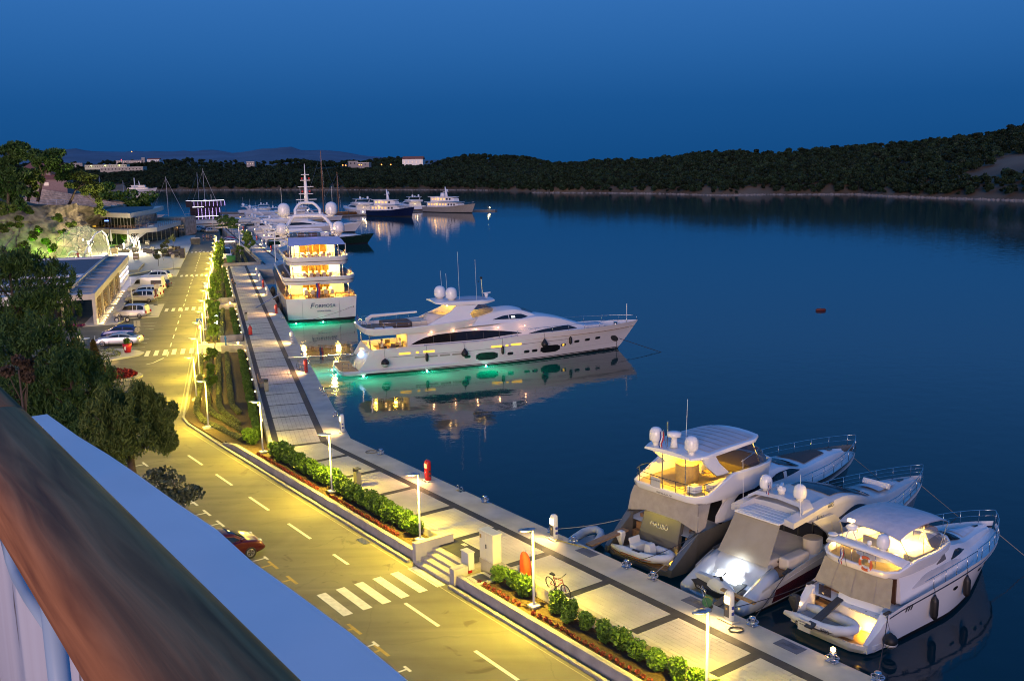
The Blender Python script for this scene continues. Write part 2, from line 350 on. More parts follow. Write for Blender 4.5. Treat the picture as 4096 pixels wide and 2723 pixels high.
for S in (-47, -49.8, -52.6, -60, -62.6, -65.2, -83.5, -86, -88.5, -91, -93.5, -96, -98.5, -101, -103.5, -106, -108.5, -111, -113.5):
    stripe(Rp, S, S+.12, 5.4, 5.9, name='bay_marking'); stripe(Rp, S, S+.09, 5.9, 10.5, name='bay_marking', z=ZR+.005)
sheet('road_marking', [Rp(-33, 8), Rp(-33.2, 8), Rp(-30, 12.5), Rp(-29.8, 12.5)], PAINT)
# drain
dr = tag(obj('drain_grate', G().bb(-.45, .45, -.2, .2, 0, .012), DKGREY, loc=Np(12.4, 5.6, ZR+.002), rz=NRZ), 'dark iron drain grate in the road by the kerb', 'drain')
for k in range(7): obj('grate_bar', G().bb(-.4+.12*k, -.35+.12*k, -.17, .17, .012, .02), STEEL, dr)
# ---- planters along the near quay
def wall(name, label, pts, wd, z0, z1, mat=CONC): return tag(run(name, pts, wd, z0, z1, mat), label, 'wall')
wall('planter_wall', 'long low concrete wall beside the road, with a sloping far end', [Np(16.3, 4.87), Np(-7.3, 4.87), Np(-9.6, 4.85)], -.24, ZR-.1, [1.32, 1.32, .97])
wall('planter_wall', 'concrete rim between the long hedge and the paved promenade', [Np(16.3, 2.84), Np(-3.0, 2.84)], .26, ZR, 1.5)
wall('stair_side_wall', 'pale concrete cheek wall left of the steps', [Np(16.6, 5.0), Np(16.6, 2.84)], .3, ZR-.1, 1.82, CONC2)
wall('planter_wall', 'concrete wall along the road, right of the steps', [Np(62, 4.87), Np(20.0, 4.87)], -.24, ZR-.1, 1.32)
wall('planter_wall', 'concrete rim behind the small bushes where the bicycle leans', [Np(62, 2.84), Np(20.6, 2.84)], .26, ZR, 1.66)
wall('stair_side_wall', 'short concrete pillar at the right foot of the steps', [Np(19.95, 5.0), Np(19.95, 4.25)], .38, ZR-.1, 1.62, CONC2)
struct(obj('planter_soil', G().prism([Np(16.3, 3.0), Np(16.3, 4.75), Np(-9.4, 4.75), Np(-3.5, 3.0)], .6, 1.12), SOIL))
struct(obj('planter_soil', G().prism([Np(62, 3.0), Np(62, 4.75), Np(20.2, 4.75), Np(20.2, 3.0)], .6, 1.12), SOIL))
st = thing('stone_steps', 'pale stone steps from the crossing up to the promenade', 'steps', Np(16.6, 5.06, ZR), NRZ)
STEP = M('step_stone', (.42, .39, .33), .8, var=.15, sc=6, bump=.2, bs=50)
for k in range(4): obj('step', G().bb(0, 2.98, .002+.33*k, 2.2, 0 if not k else .151*k+.001, .15*(k+1)), STEP, st, bevel=.01)
sheet('landing', [Np(16.65, 3.75), Np(19.5, 3.75), Np(19.5, 2.5), Np(16.65, 2.5)], BAND, 1.432)
# ---- garden beds behind the far quay
for S0, S1, zt in ((3.2, -39.5, 1.0), (-46.5, -73.2, 1.0), (-80.5, -130.5, 1.0)):
    pts = ([Np(-5.5, 4.7), Np(-4, 3.1)] if S0 > 0 else [Rp(S0, -.2), Fp(S0, 3.6)])+[Fp(S1, 3.6), Rp(S1, -.2)]+([Fp(-16, 8.9), Np(-18.4, 4.7)] if S0 > 0 else [])
    struct(obj('garden_bed', G().prism(list(reversed(pts)), .5, ZR+.1), SOIL))
struct(obj('garden_bed', G().prism([Rp(-132, -.2), Rp(-176, -.2), Fp(-176, Te(-176)+5.6), Fp(-132, Te(-132)+5.6)], .5, 1.3), SOIL))
for S0, S1 in ((-40.2, -46), (-74, -79.8)):
    struct(obj('footpath', G().prism([Rp(S0, 0), Rp(S1, 0), Fp(S1, 3.3), Fp(S0, 3.3)], .5, ZR+.12), CONC2))
wall('garden_wall', 'low concrete wall between first lavender bed and far promenade', [Np(-3.0, 2.86), Fp(-.8, 3.36), Fp(-38.5, 3.36), Fp(-39.6, 3.7), Fp(-39.9, 4.6), Fp(-39.9, 6)], .24, .6, 1.62)
wall('garden_wall', 'low concrete wall beside promenade around the second lavender bed', [Fp(-46.2, 6), Fp(-46.2, 4.4), Fp(-46.6, 3.6), Fp(-47.6, 3.36), Fp(-71.8, 3.36), Fp(-73, 3.6), Fp(-73.4, 4.4), Fp(-73.4, 6.5)], .24, .6, 1.62)
wall('garden_wall', 'low concrete wall beside promenade around the third, farthest bed', [Fp(-80.2, 6), Fp(-80.2, 4.4), Fp(-80.6, 3.6), Fp(-81.6, 3.36), Fp(-130.6, 3.36)], .24, .6, 1.62)
wall('garden_wall', 'curved grey end wall of the far garden facing the promenade', [Fp(-131.4, 6.4), Fp(-131.4, -1.6), Fp(-132, -2.9), Fp(-134, -3.4), Fp(-176, Te(-176)+5.5)], .25, .6, 1.95)
# ---- kerbed islands and plaza on the land side
PLAZA = M('plaza_paving', (.46, .44, .40), .8, var=.1, sc=1.0, bump=.1, bs=12)
def island(label, pts, name='pavement', mat=PLAZA, z=ZR+.14): o = struct(obj(name, G().prism(pts, .5, z), mat)); return o
def ccw(pts):
    a = sum(p[0]*q[1]-q[0]*p[1] for p, q in zip(pts, pts[1:]+pts[:1])); return pts if a > 0 else pts[::-1]
island('', ccw([Rp(-70, 5.5), Rp(-82.5, 5.5), Rp(-82.5, 11), Rp(-125, 10.7), Rp(-125, 14), Rp(-65, 14), Rp(-65.5, 10), Rp(-70, 9)]))
island('', ccw([Rp(-121.3, 5.7), Rp(-133.4, 5.7), Rp(-135, 10.8), Rp(-121.3, 10.8)]))
island('', ccw([Rp(-138.5, 5.7), Rp(-240, 5.9), Rp(-245, 45), Rp(-135, 60), Rp(-127, 15), Rp(-134.8, 11)]), 'plaza')
for k in range(4): struct(obj('plaza_step', G().prism(ccw([Rp(-136.5+k*1.6, 13), Rp(-147, 13), Rp(-147, 24), Rp(-136.5+k*1.6, 24)]), .5, ZR+.14+.13*(k+1)), PLAZA))
# ================================================================ street lamps
LAMPC = (1, .72, .05)
POLE = M('lamp_pole_white', (.78, .78, .76), .35, var=.04)
def make_street_lamp(label):
    t = thing('street_lamp', label, 'street lamp', group='street lamps along the road')
    obj('base_plate', G().bb(-.2, .2, -.2, .2, 0, .1), POLE, t, bevel=.01)
    obj('footing', G().bb(-.38, .38, -.38, .38, -.12, .0), CONC2, t)
    obj('pole', G().tube([(0, 0, .1), (0, 0, 1.0), (0, 0, 3.42)], [.055, .052, .04], 10), POLE, t, True)
    g = G(); rings = []
    for i in range(9):                       # leaf-shaped head reaching to the road side (-y local = +T)
        u = i/8; y = .1-u*.85; w = .2*sin(pi*min(.97, max(.06, u*.86+.09)))**.8
        rings.append([(w*cos(a), y, 3.44+.10*u+.028*sin(a)+(.012 if sin(a) > 0 else 0)) for a in [2*pi*j/12 for j in range(12)]])
    h = obj('lamp_head', g.loft(rings), M('lamp_head_grey', (.42, .44, .47), .3, metal=.6, var=.05), t, True)
    for k in range(7): obj('cooling_fin', G().box((0, -.2-.055*k, 3.512+.0062*k), (.14-.006*k, .014, .02)), DKGREY, h)
    obj('lens', G().prism([(.09*cos(a), -.28+.19*sin(a)) for a in [2*pi*j/12 for j in range(12)]], 3.425, 3.433), M('lamp_lens', (1, .9, .6), .4, var=0, emit=LAMPC, es=25), h)
    L = lamp('lamp_light', 'SPOT', (0, -.28, 3.41), 5200, LAMPC, t, .09, (R(-27), 0, 0), R(178), 1.0); lamp('lamp_spill', 'POINT', (0, -.5, 3.3), 750, LAMPC, t, .09)
    return t
LN = [(Np(S, T, 1.12), NRZ) for S, T in ((33.9, 3.75), (24.26, 3.8), (14.81, 3.68), (5.2, 3.8), (-5.02, 3.79))]+[(Np(-14.42, 4.15, .95), (NRZ+FRZ)/2)]
LN += [(Rp(S, -.75, .95), FRZ) for S in (-18.5, -28.2, -37.9, -46.2, -56, -66, -75.5, -85, -95, -105, -115, -125)]
LN += [(Rp(S, -.9, 1.35), FRZ) for S in (-136, -147, -160, -172)]
lp0 = None
names = ['nearest white street lamp, at the bottom right of the hedge', 'white street lamp beside the small bushes by the bicycle', 'white street lamp at the hedge end by the steps', 'white street lamp in the middle of the long hedge', 'white street lamp where the long hedge begins, by the bend', 'white street lamp at the curved near end of the lavender bed']
for i, (p, rz) in enumerate(LN):
    lb = names[i] if i < 6 else 'white street lamp on the far road kerb, %s from the bend' % ('first second third fourth fifth sixth seventh eighth ninth tenth eleventh twelfth thirteenth fourteenth fifteenth sixteenth'.split()[i-6])
    if lp0 is None: lp0 = make_street_lamp(lb); lp0.location = p; lp0.rotation_euler = (0, 0, rz)
    else: dup(lp0, p, rz, lb)
# ================================================================ boat kit (local x = bow, y = port, z = 0 at the water)
def rsq(n=20, p=3.0):
    out = []
    for i in range(n):
        a = 2*pi*i/n; c, s = cos(a), sin(a); out.append((abs(c)**(2/p)*(1 if c > 0 else -1), abs(s)**(2/p)*(1 if s > 0 else -1)))
    return out
class Hull:
    def __init__(s, L, Lw, sheer, plan, wplan, flare=1.5, rake=0.0, n=26, x0=0): s.L, s.Lw, s.sh, s.pl, s.wp, s.fl, s.rk, s.n, s.x0 = L, Lw, sheer, plan, wplan, flare, rake, n, x0
    def zd(s, u): return sm(s.sh, u)
    def pt(s, u, w, sd=1):
        hb, wb = sm(s.pl, u), sm(s.wp, u); c = max(0, min(1, w)); xe = s.Lw+(s.L-s.Lw)*c**.9
        y = wb+(hb-wb)*c**s.fl if w >= 0 else wb*(1+w*.5)
        return V((s.x0+u*(xe-s.x0)+s.rk*c*(1-u)**6, sd*max(.004, y), w*s.zd(u)))
    def uw(s, x, z):
        u = x/s.L
        for _ in range(6):
            w = z/s.zd(min(1, max(0, u))); c = max(0, min(1, w)); xe = s.Lw+(s.L-s.Lw)*c**.9; u = (x-s.x0-s.rk*c*(1-max(0, min(1, u)))**6)/(xe-s.x0)
        return u, w
    def y(s, x, z): u, w = s.uw(x, z); return s.pt(min(1, max(0, u)), w).y
    def band(s, name, w0, w1, mat, parent, m=5, off=0, trans=True, u0=0, u1=1, sides=(1, -1)):
        g = G(); us = [u0+(u1-u0)*(1-(1-i/s.n)**1.25) for i in range(s.n+1)]; ws = [w0+(w1-w0)*j/m for j in range(m+1)]; o = V((0, off, 0))
        for sd in sides: g.loft([[s.pt(u, w, sd)+o*sd for w in ws] for u in us], False)
        if trans and u0 == 0: g.loft([[s.pt(0, w, sd)+o*sd for w in ws] for sd in (1, -1)], False)
        ob = obj(name, g, mat, parent, True, auto=R(40)); return ob
    def deck(s, name, u0, u1, drop, mat, parent, inset=.05, n=16):
        g = G(); R_ = []
        for i in range(n+1):
            p = s.pt(u0+(u1-u0)*i/n, 1); y = max(.01, p.y-inset); R_.append([(p.x, y, p.z-drop), (p.x, 0, p.z-drop+.02), (p.x, -y, p.z-drop)])
        return obj(name, g.loft(R_, False), mat, parent)
    def plate(s, name, xc, zc, w, h, mat, parent, sd=-1, off=.02, p=3.0, slant=0):
        ring = [(xc+a*w/2+b*h/2*slant, zc+b*h/2) for a, b in rsq(20, p)]
        pts = [V((x, sd*(s.y(x, z)+off), z)) for x, z in ring]; bk = [V((x, sd*(s.y(x, z)-.05), z)) for x, z in ring]; n = len(ring)
        g = G().add(pts+bk, [tuple(range(n))]+[(i, (i+1) % n, n+(i+1) % n, n+i) for i in range(n)]); return obj(name, g, mat, parent)
class House:
    def __init__(s, zb, zt, wb, wt, r=.25, crown=.12): s.b, s.t, s.wb, s.wt, s.r, s.c = zb, zt, wb, wt, r, crown
    def sec(s, x):
        zb, zt, wb, wt = sm(s.b, x), sm(s.t, x), sm(s.wb, x), sm(s.wt, x); r = min(s.r, wt*.8, (zt-zb)*.6)
        h = [(wb, zb), (wb+(wt-wb)*.5, zb+(zt-r-zb)*.5), (wt, zt-r), (wt-.12*r, zt-.5*r), (wt-.45*r, zt-.13*r), (wt-r, zt), ((wt-r)*.55, zt+s.c*.7), (0, zt+s.c)]
        return [V((x, y, z)) for y, z in h]+[V((x, -y, z)) for y, z in h[-2::-1]]
    def body(s, name, x0, x1, mat, parent, n=22): return obj(name, G().loft([s.sec(x0+(x1-x0)*i/n) for i in range(n+1)]), mat, parent, True, auto=R(32))
    def y(s, x, z):
        zb, zt, wb, wt = sm(s.b, x), sm(s.t, x), sm(s.wb, x), sm(s.wt, x); r = min(s.r, wt*.8, (zt-zb)*.6); t = (z-zb)/max(.05, zt-r-zb)
        return wb+(wt-wb)*min(1, max(0, t))-(max(0, t-1)*.4*(zt-r-zb))
    def patch(s, name, lo, hi, mat, parent, sides=(-1, 1), off=.025, n=12):
        x0, x1 = lo[0][0], lo[-1][0]; obs = []
        for sd in sides:
            rows = []
            for i in range(n+1):
                x = x0+(x1-x0)*i/n; a, b = sm(lo, x), max(sm(lo, x)+.01, sm(hi, x))
                rows.append([(x, sd*(s.y(x, a+(b-a)*k/3)+off), a+(b-a)*k/3) for k in range(4)])
            g = G().loft(rows, False); m = len(g.v); g.v += [(v[0], v[1]-sd*.05, v[2]) for v in g.v]   # thickness
            k = n+1; rim = [i*4 for i in range(k)]+[(k-1)*4+j for j in (1, 2, 3)]+[i*4+3 for i in range(k-2, -1, -1)]+[2, 1]
            g.f += [(rim[i], rim[(i+1) % len(rim)], rim[(i+1) % len(rim)]+m, rim[i]+m) for i in range(len(rim))]
            obs.append(obj(name, g, mat, parent))
        return obs
    def top(self, name, x0, x1, f0, f1, mat, parent, off=.02, n=8):
        rows = []
        for i in range(n+1):
            x = x0+(x1-x0)*i/n; zt, wt = sm(self.t, x), sm(self.wt, x); r = min(self.r, wt*.8); w = (wt-r)*(f0+(f1-f0)*i/n)
            rows.append([(x, w*k/3, zt+self.c*(1-(w*k/3/max(.01, wt-r))**2)+off) for k in (-3, -1.5, 0, 1.5, 3)])
        return obj(name, G().loft(rows, False), mat, parent)
def outline_normals(P):
    n = len(P); out = []
    for i in range(n):
        d = (V(P[(i+1) % n])-V(P[i-1])); out.append(V((d.y, -d.x)).normalized())
    return out
def sym(half): return [(x, -y) for x, y in half]+[(x, y) for x, y in half[::-1] if abs(y) > 1e-6]   # starboard stern->bow, port bow->stern (ccw)
def tub(name, P, z0, z1, floor, mat, parent, th=.15, flare=.0, floormat=None):
    N = outline_normals(P); f0 = z0 if callable(z0) else (lambda x: z0); f1 = z1 if callable(z1) else (lambda x: z1)
    ring = lambda o, zf: [(p[0]+q.x*o, p[1]+q.y*o, zf(p[0])) for p, q in zip(P, N)]
    g = G().loft([ring(-.05, f0), ring(flare*.3, lambda x: f0(x)+.25*(f1(x)-f0(x))), ring(flare, lambda x: f1(x)-.05), ring(flare-.04, f1), ring(flare-th+.03, f1), ring(flare-th, lambda x: f1(x)-.05), ring(-th, lambda x: floor)], True, False)
    g.f.append(tuple(range(len(P)-1, -1, -1)))
    o = obj(name, g, mat, parent, True, auto=R(40))
    obj('deck_floor', G().poly([(p[0]-q.x*(th-.02), p[1]-q.y*(th-.02), floor+.004) for p, q in zip(P, N)]), floormat or TEAK, parent)
    return o
def rail(parent, pts, h, step=1.0, r=.018, mids=1, mat=None, name='rail'):
    mat = mat or STEEL; pts = [V(p) for p in pts]; tops = [p+V((0, 0, h)) for p in pts]
    obj(name, G().tube(tops, r, 5), mat, parent, True)
    for m in range(mids): obj(name, G().tube([p+V((0, 0, h*(m+1)/(mids+1))) for p in pts], r*.6, 4), mat, parent, True)
    cum = 0; nxt = 0
    for a, b in zip(pts, pts[1:]):
        L = (b-a).length
        while nxt <= cum+L+1e-4:
            p = a.lerp(b, (nxt-cum)/L if L else 0); obj('stanchion', G().tube([p-V((0, 0, .03)), p+V((0, 0, h))], r*.9, 5), mat, parent, True); nxt += step
        cum += L
def radome(parent, x, y, z, r, hgt=None):
    hgt = hgt or r*2.3; o = obj('radome', G().lathe([(r*.6, 0), (r*.62, hgt*.08), (r*.95, hgt*.14), (r, hgt*.3), (r, hgt*.55), (r*.93, hgt*.72), (r*.75, hgt*.87), (r*.45, hgt*.96), (.01, hgt)], (x, y, z), 16), WHITE, parent, True)
    obj('radome_foot', G().lathe([(r*.45, -.15), (r*.45, .02)], (x, y, z), 10), WHITE2, o); return o
def fender(parent, x, y, ztop, zf, kind, hull_y=None, sd=-1, mat=None):
    mat = mat or BLACK; t = thing('fender', kind, 'fender', (0, 0, 0)); t.parent = None
    return t
def scanner(parent, x, y, z, w=1.2, rz=.5):
    o = obj('radar_pedestal', G().lathe([(.16, 0), (.16, .12), (.22, .2), (.2, .32), (.05, .36)], (x, y, z), 10), WHITE, parent, True)
    obj('radar_bar', G().box((x, y, z+.42), (w, .14, .11), rz), WHITE, o, bevel=.02)
def flag(parent, x, y, z, cols, h=.9, w=.5, rz=0, name='flag'):
    p = obj('flag_staff', G().tube([(x, y, z), (x-.25*cos(rz), y-.25*sin(rz), z+h+.3)], .015, 5), STEEL, parent)
    n = len(cols)
    for k, c in enumerate(cols):
        g = G(); rows = []
        for i in range(6):
            u = i/5; rows.append([(x-.2*cos(rz)-u*.12+.04*sin(u*7+j), y-.2*sin(rz)+.05*sin(u*9+j)+(k+j)/n*w*.5, z+h+.22-u*h-.1*j) for j in (0, 1)])
        obj('flag_cloth', g.loft(rows, False), c, p)
RED = M('flag_red', (.45, .02, .025), .7, var=.1); BLUE = M('flag_blue', (.02, .04, .25), .7, var=.1); FWHITE = M('flag_white', (.75, .75, .75), .7, var=.05)
CANVAS = M('grey_canvas', (.34, .31, .27), .85, var=.1, sc=3, bump=.25, bs=5); CANVAS2 = M('beige_canvas', (.36, .32, .24), .85, var=.1, sc=3, bump=.25, bs=5)
CUSH = M('cream_cushion', (.66, .60, .50), .7, var=.06); BROWN = M('brown_sunpad', (.10, .07, .055), .8, var=.12, bump=.15, bs=8)
SMOKE = M('smoked_glass', (.05, .03, .022), .05, var=0, alpha=.62, spec=.7)
DECK = M('deck_white', (.72, .72, .71), .55, var=.05, sc=3)
TXT = M('dark_lettering', (.03, .035, .05), .4, var=0); TXTS = M('silver_lettering', (.8, .8, .8), .2, metal=.8, var=0)
HANGG = 'fenders hanging on the big white yacht'
def hang_fender(root, H, x, zf, kind, label, group, ln=.5, r=.2, sd=-1):
    """a fender is its own thing, hung on a line from the rail"""
    mw = root.matrix_world if False else MX.Translation(root.location) @ MX.Rotation(root.rotation_euler.z, 4, 'Z')
    y = sd*(H.y(x, zf)+r+.03); t = thing('fender', label, 'fender', mw @ V((x, y, 0)), root.rotation_euler.z, group)
    if kind == 'pear': prof = [(.02, ln*.75), (r*.25, ln*.62), (r*.5, ln*.42), (r*.9, ln*.12), (r, -ln*.1), (r*.85, -ln*.3), (r*.5, -ln*.43), (.02, -ln*.48)]
    elif kind == 'ball': prof = [(.05, r*1.15), (.09, r*1.0)]+[(max(.01, r*sin(a)), r*cos(a)) for a in [.35+i*(pi-.35)/7 for i in range(8)]]
    else: prof = [(.03, ln*.62), (r*.4, ln*.52), (r*.9, ln*.4), (r, ln*.3), (r, -ln*.32), (r*.85, -ln*.44), (r*.4, -ln*.52), (.02, -ln*.56)]
    obj('fender_body', G().lathe(prof[::-1], (0, 0, zf), 12), BLACK, t, True)
    if kind == 'ball': obj('white_cap', G().lathe([(.01, -r*1.01), (r*.5, -r*.88), (r*.87, -r*.5), (r*.98, -r*.22)], (0, 0, zf), 12), WHITE2, t, True)
    u, w = H.uw(x, zf); dy = sd*(H.pt(min(1, max(0, u)), 1).y)-y
    obj('fender_line', G().tube([(0, 0, zf+ln*.6), (0, dy*.9, H.zd(min(1, u))+.03)], .012, 4), BLACK, t)
    return t
def rib(name, label, loc, rz, L=3.4, tube=WHITE2, stripe=None, extra=True):
    t = thing(name, label, 'dinghy', loc, rz); r = .21; w = .62
    path = [(-L*.5-.15, w, r), (-L*.3, w, r), (L*.1, w, r+.02), (L*.3, w*.85, r+.08), (L*.42, w*.5, r+.14), (L*.47, 0, r+.17)]; path = path+[(x, -y, z) for x, y, z in path[-2::-1]]
    obj('tube', G().tube(path, [.1, r, r, r, r*.95, r*.9, r*.95, r, r, r, .1], 10), tube, t, True)
    if stripe: obj('rubbing_strake', G().tube([(x*1.0, y*1.31, z-.05) for x, y, z in path[1:-1]], .035, 6), stripe, t, True)
    obj('rigid_hull', G().loft([[(x, y*k, z) for y, z in ((-.5, .1), (0, -.22+.1*max(0, x)), (.5, .1))] for x, k in ((-L*.45, 1), (L*.1, 1), (L*.34, .6), (L*.45, .1))], False), tube, t)
    obj('floor', G().bb(-L*.44, L*.3, -.42, .42, .08, .12), M('dinghy_floor', (.25, .26, .28), .8), t)
    if extra:
        obj('seat', G().bb(-.75, -.35, -.4, .4, .12, .5), WHITE2, t, bevel=.03); obj('seat_back', G().box((-.8, 0, .62), (.08, .72, .36), 0, -.3), WHITE2, t, bevel=.02)
        obj('console', G().loft([[(x0, -.2, z), (x1, -.2, z), (x1, .2, z), (x0, .2, z)] for x0, x1, z in ((.0, .45, .12), (.05, .4, .6), (.1, .32, .72))]), WHITE2, t)
        obj('console_panel', G().bb(.03, .06, -.15, .15, .42, .66), BLACK, t)
        for k in (-1, 1): obj('grab_patch', G().box((-.1, k*w, r*2.02), (.5, .16, .02)), BLACK, t)
    m = obj('outboard_motor', G().loft([[(-L*.5-.1+dx-a, -b, z), (-L*.5-.1+dx+a, -b, z), (-L*.5-.1+dx+a, b, z), (-L*.5-.1+dx-a, b, z)] for a, b, z, dx in ((.05, .04, -.3, 0), (.08, .06, .1, 0), (.16, .13, .42, -.05), (.2, .16, .6, -.06), (.17, .14, .78, -.02), (.1, .09, .84, 0))]), WHITE2 if extra else DKGREY, t, bevel=.02)
    obj('propeller', G().lathe([(.02, -.02), (.1, 0), (.02, .02)], (-L*.5-.2, 0, -.25), 8), STEEL, m)
    return t
def local(root, p): return MX.Translation(root.location) @ MX.Rotation(root.rotation_euler.z, 4, 'Z') @ V(p)
# ================================================================ three motor yachts moored stern-to at the near quay
GREY = M('grey_hull', (.16, .155, .14), .25, metal=.35, var=.05, coat=.4)
FLYW = (1, .66, .22)
def yachtA():
    t = thing('motor_yacht', 'grey-hulled yacht with MALIBU on its stern and a yellow-lit flybridge', 'yacht', (5.77, 45.01, 0), R(39.5), 'motor yachts moored stern-to at the near quay')
    H = Hull(19.4, 18.0, [(0, 1.95), (.25, 2.2), (.5, 2.32), (.8, 2.38), (1, 2.45)], [(0, 2.3), (.3, 2.45), (.6, 2.25), (.8, 1.6), (.93, .75), (1, .05)], [(0, 2.15), (.4, 2.15), (.65, 1.7), (.85, .8), (1, .02)], 1.3, .35, x0=1.6)
    H.band('hull', .1, 1, GREY, t, trans=False); H.band('boot_stripe', -.3, .1, BLACK, t, 2, trans=False)
    H.deck('main_deck', .0, .98, .38, DECK, t); 
    # quarter wings running down to the swim platform
    for sd in (1, -1):
        obj('quarter_wing', G().loft([[(1.75, sd*1.85, .2), (1.75, sd*2.33, .2), (1.95, sd*2.33, 1.97), (1.95, sd*1.9, 1.97)], [(1.0, sd*1.9, .2), (1.0, sd*2.3, .2), (1.15, sd*2.3, 1.3), (1.1, sd*1.95, 1.3)], [(.15, sd*1.95, .2), (.15, sd*2.2, .2), (.2, sd*2.2, .55), (.2, sd*1.95, .55)]]), GREY, t)
    pf = sym([(0, 1.2), (.05, 1.7), (.35, 2.15), (1.9, 2.2)][:0] or [(0.0, 0), (.02, 1.5), (.25, 2.05), (.6, 2.2), (1.9, 2.25)])
    pf = [(0, -1.5), (.25, -2.05), (.6, -2.2), (1.9, -2.25), (1.9, 2.25), (.6, 2.2), (.25, 2.05), (0, 1.5)][::1]
    obj('swim_platform', G().prism(pf, .18, .42), GREY, t); obj('platform_teak', G().prism([(x*.93+.08, y*.93) for x, y in pf], .42, .432), TEAK, t)
    tr = obj('transom', G().slab([(1.62, -1.35, .42), (1.62, 1.35, .42), (1.72, 1.25, 1.2), (2.05, 1.2, 2.3), (2.05, -1.2, 2.3), (1.72, -1.25, 1.2)], (.25, 0, 0)), GREY, t)
    fr = frame((1.72, 0, 1.66), (0, -1, 0), (.29, 0, 1)); text('name_lettering', 'MALIBÙ', .34, TXTS, tr, fr); text('port_lettering', 'ŠIBENIK', .14, TXT, tr, frame((1.62, 0, 1.02), (0, -1, 0), (.1, 0, 1)), space=1.3)
    for sd in (1, -1):
        for k in range(4): obj('stair_tread', G().bb(1.55+.28*k, 1.85+.28*k, sd*1.62-.24, sd*1.62+.24, .42, .7+.36*k), TEAK, t)
    hs = House([(3.8, 1.8), (18.5, 2.0)], [(3.8, 3.3), (8.3, 3.62), (9.3, 3.6), (10.6, 3.25), (12.2, 2.86), (14.5, 2.78), (16.5, 2.62), (17.8, 2.42)], [(3.8, 2.02), (8, 2.1), (11, 1.95), (13.5, 1.55), (16, .95), (17.8, .35)], [(3.8, 1.9), (8, 1.86), (11, 1.6), (13.5, 1.2), (16, .7), (17.8, .25)], .3, .1)
    hs.body('superstructure', 4.3, 17.8, WHITE, t)
    hs.patch('saloon_window', [(4.9, 2.42), (7, 2.48), (9.2, 2.62)], [(4.9, 2.5), (5.6, 3.02), (7.6, 3.1), (9.2, 2.66)], DKGLASS, t)
    hs.patch('fore_window', [(7.9, 3.02), (11.4, 2.92)], [(7.9, 3.06), (9.0, 3.36), (10, 3.3), (11.4, 2.95)], DKGLASS, t)
    hs.patch('window_mullion', [(9.45, 2.98), (9.75, 2.97)], [(9.45, 3.3), (9.75, 3.28)], WHITE2, t, off=.045, n=2)
    hs.top('windscreen', 9.7, 12.0, .95, .9, DKGLASS, t, .03)
    hs.top('foredeck_sunpad', 12.6, 15.4, .9, .75, BROWN, t, .05); hs.top('foredeck_hatch', 16.2, 16.7, .6, .6, DKGLASS, t, .04)
    obj('aft_bulkhead_glass', G().bb(4.2, 4.32, -1.85, 1.85, 1.75, 3.2), DKGLASS, t)
    for sd in (1, -1): obj('wing_pillar', G().loft([[(a, sd*2.02, z), (a+.55, sd*2.08, z), (a+.55, sd*1.95, z), (a, sd*1.9, z)] for a, z in ((3.7, 1.95), (3.75, 2.3), (4.3, 2.9), (5.0, 3.3))]), WHITE, t, True, auto=R(40))
    # flybridge
    P = sym([(1.95, 1.55), (2.15, 1.95), (2.7, 2.2), (4.5, 2.3), (6.5, 2.2), (8.0, 1.85), (9.1, 1.2), (9.5, .5)]); ft = lambda x: sm([(1.9, 3.66), (3.0, 3.68), (3.5, 4.25), (4.2, 4.42), (7.5, 4.25), (9.5, 3.95)], x)
    tub('flybridge', P, lambda x: sm([(1.9, 3.3), (3, 3.2), (7, 3.15), (9.5, 3.35)], x), ft, 3.56, WHITE, t, .2, .1, M('lamp_yellow_deck', (.62, .46, .20), .6))  # yellow of the lamplight is put into the flybridge floor colour
    rail(t, [(3.3, 2.1, 3.66), (2.7, 2.12, 3.66), (2.15, 1.9, 3.66), (1.97, 1.5, 3.66), (1.9, 0, 3.66), (1.97, -1.5, 3.66), (2.15, -1.9, 3.66), (2.7, -2.12, 3.66), (3.3, -2.1, 3.66)], .55, .8, .02, 1, DKGREY)
    text('model_lettering', 'ABACUS 70', .2, TXT, t, frame((1.9, -.15, 3.38), (0, -1, 0), (0, 0, 1)), shear=.3)
    wsP = [(6.3, -2.05), (7.9, -1.78), (8.95, -1.12), (9.35, -.4), (9.35, .4), (8.95, 1.12), (7.9, 1.78), (6.3, 2.05)]
    obj('fly_windscreen', G().loft([[(x, y, ft(x)-.05) for x, y in wsP], [(x-.55, y*.9, ft(x)+.1+.5*min(1, (x-5.9))) for x, y in wsP]], False), SMOKE, t)
    obj('windscreen_rim', G().tube([(x-.55, y*.9, ft(x)+.1+.5*min(1, (x-5.9))) for x, y in wsP], .022, 5), STEEL, t, True)
    obj('fly_sunpad', G().prism([(6.4, -1.5), (8.2, -1.2), (8.8, -.5), (8.8, .5), (8.2, 1.2), (6.4, 1.5)], 3.7, 4.12), BROWN, t, bevel=.04)
    obj('helm_seat', G().bb(5.3, 5.9, .3, 1.5, 3.56, 4.1), CUSH, t, bevel=.05); obj('fly_table', G().bb(4.6, 5.6, -1.2, -.3, 4.0, 4.06), TEAK, t)
    obj('bar_cabinet', G().loft([[(4.0+.55*a, .15+.55*b, z) for a, b in rsq(16, 2.6)] for z in (3.56, 4.5)]), M('bar_wood', (.55, .38, .14), .4, var=.1, sc=8), t, True, auto=R(40))
    obj('bench_seat', G().bb(3.4, 5.6, -2.0, -1.5, 3.56, 3.95), CUSH, t, bevel=.05); obj('deck_box', G().bb(2.6, 3.2, -1.5, -1.0, 3.56, 3.9), WHITE2, t, bevel=.04)
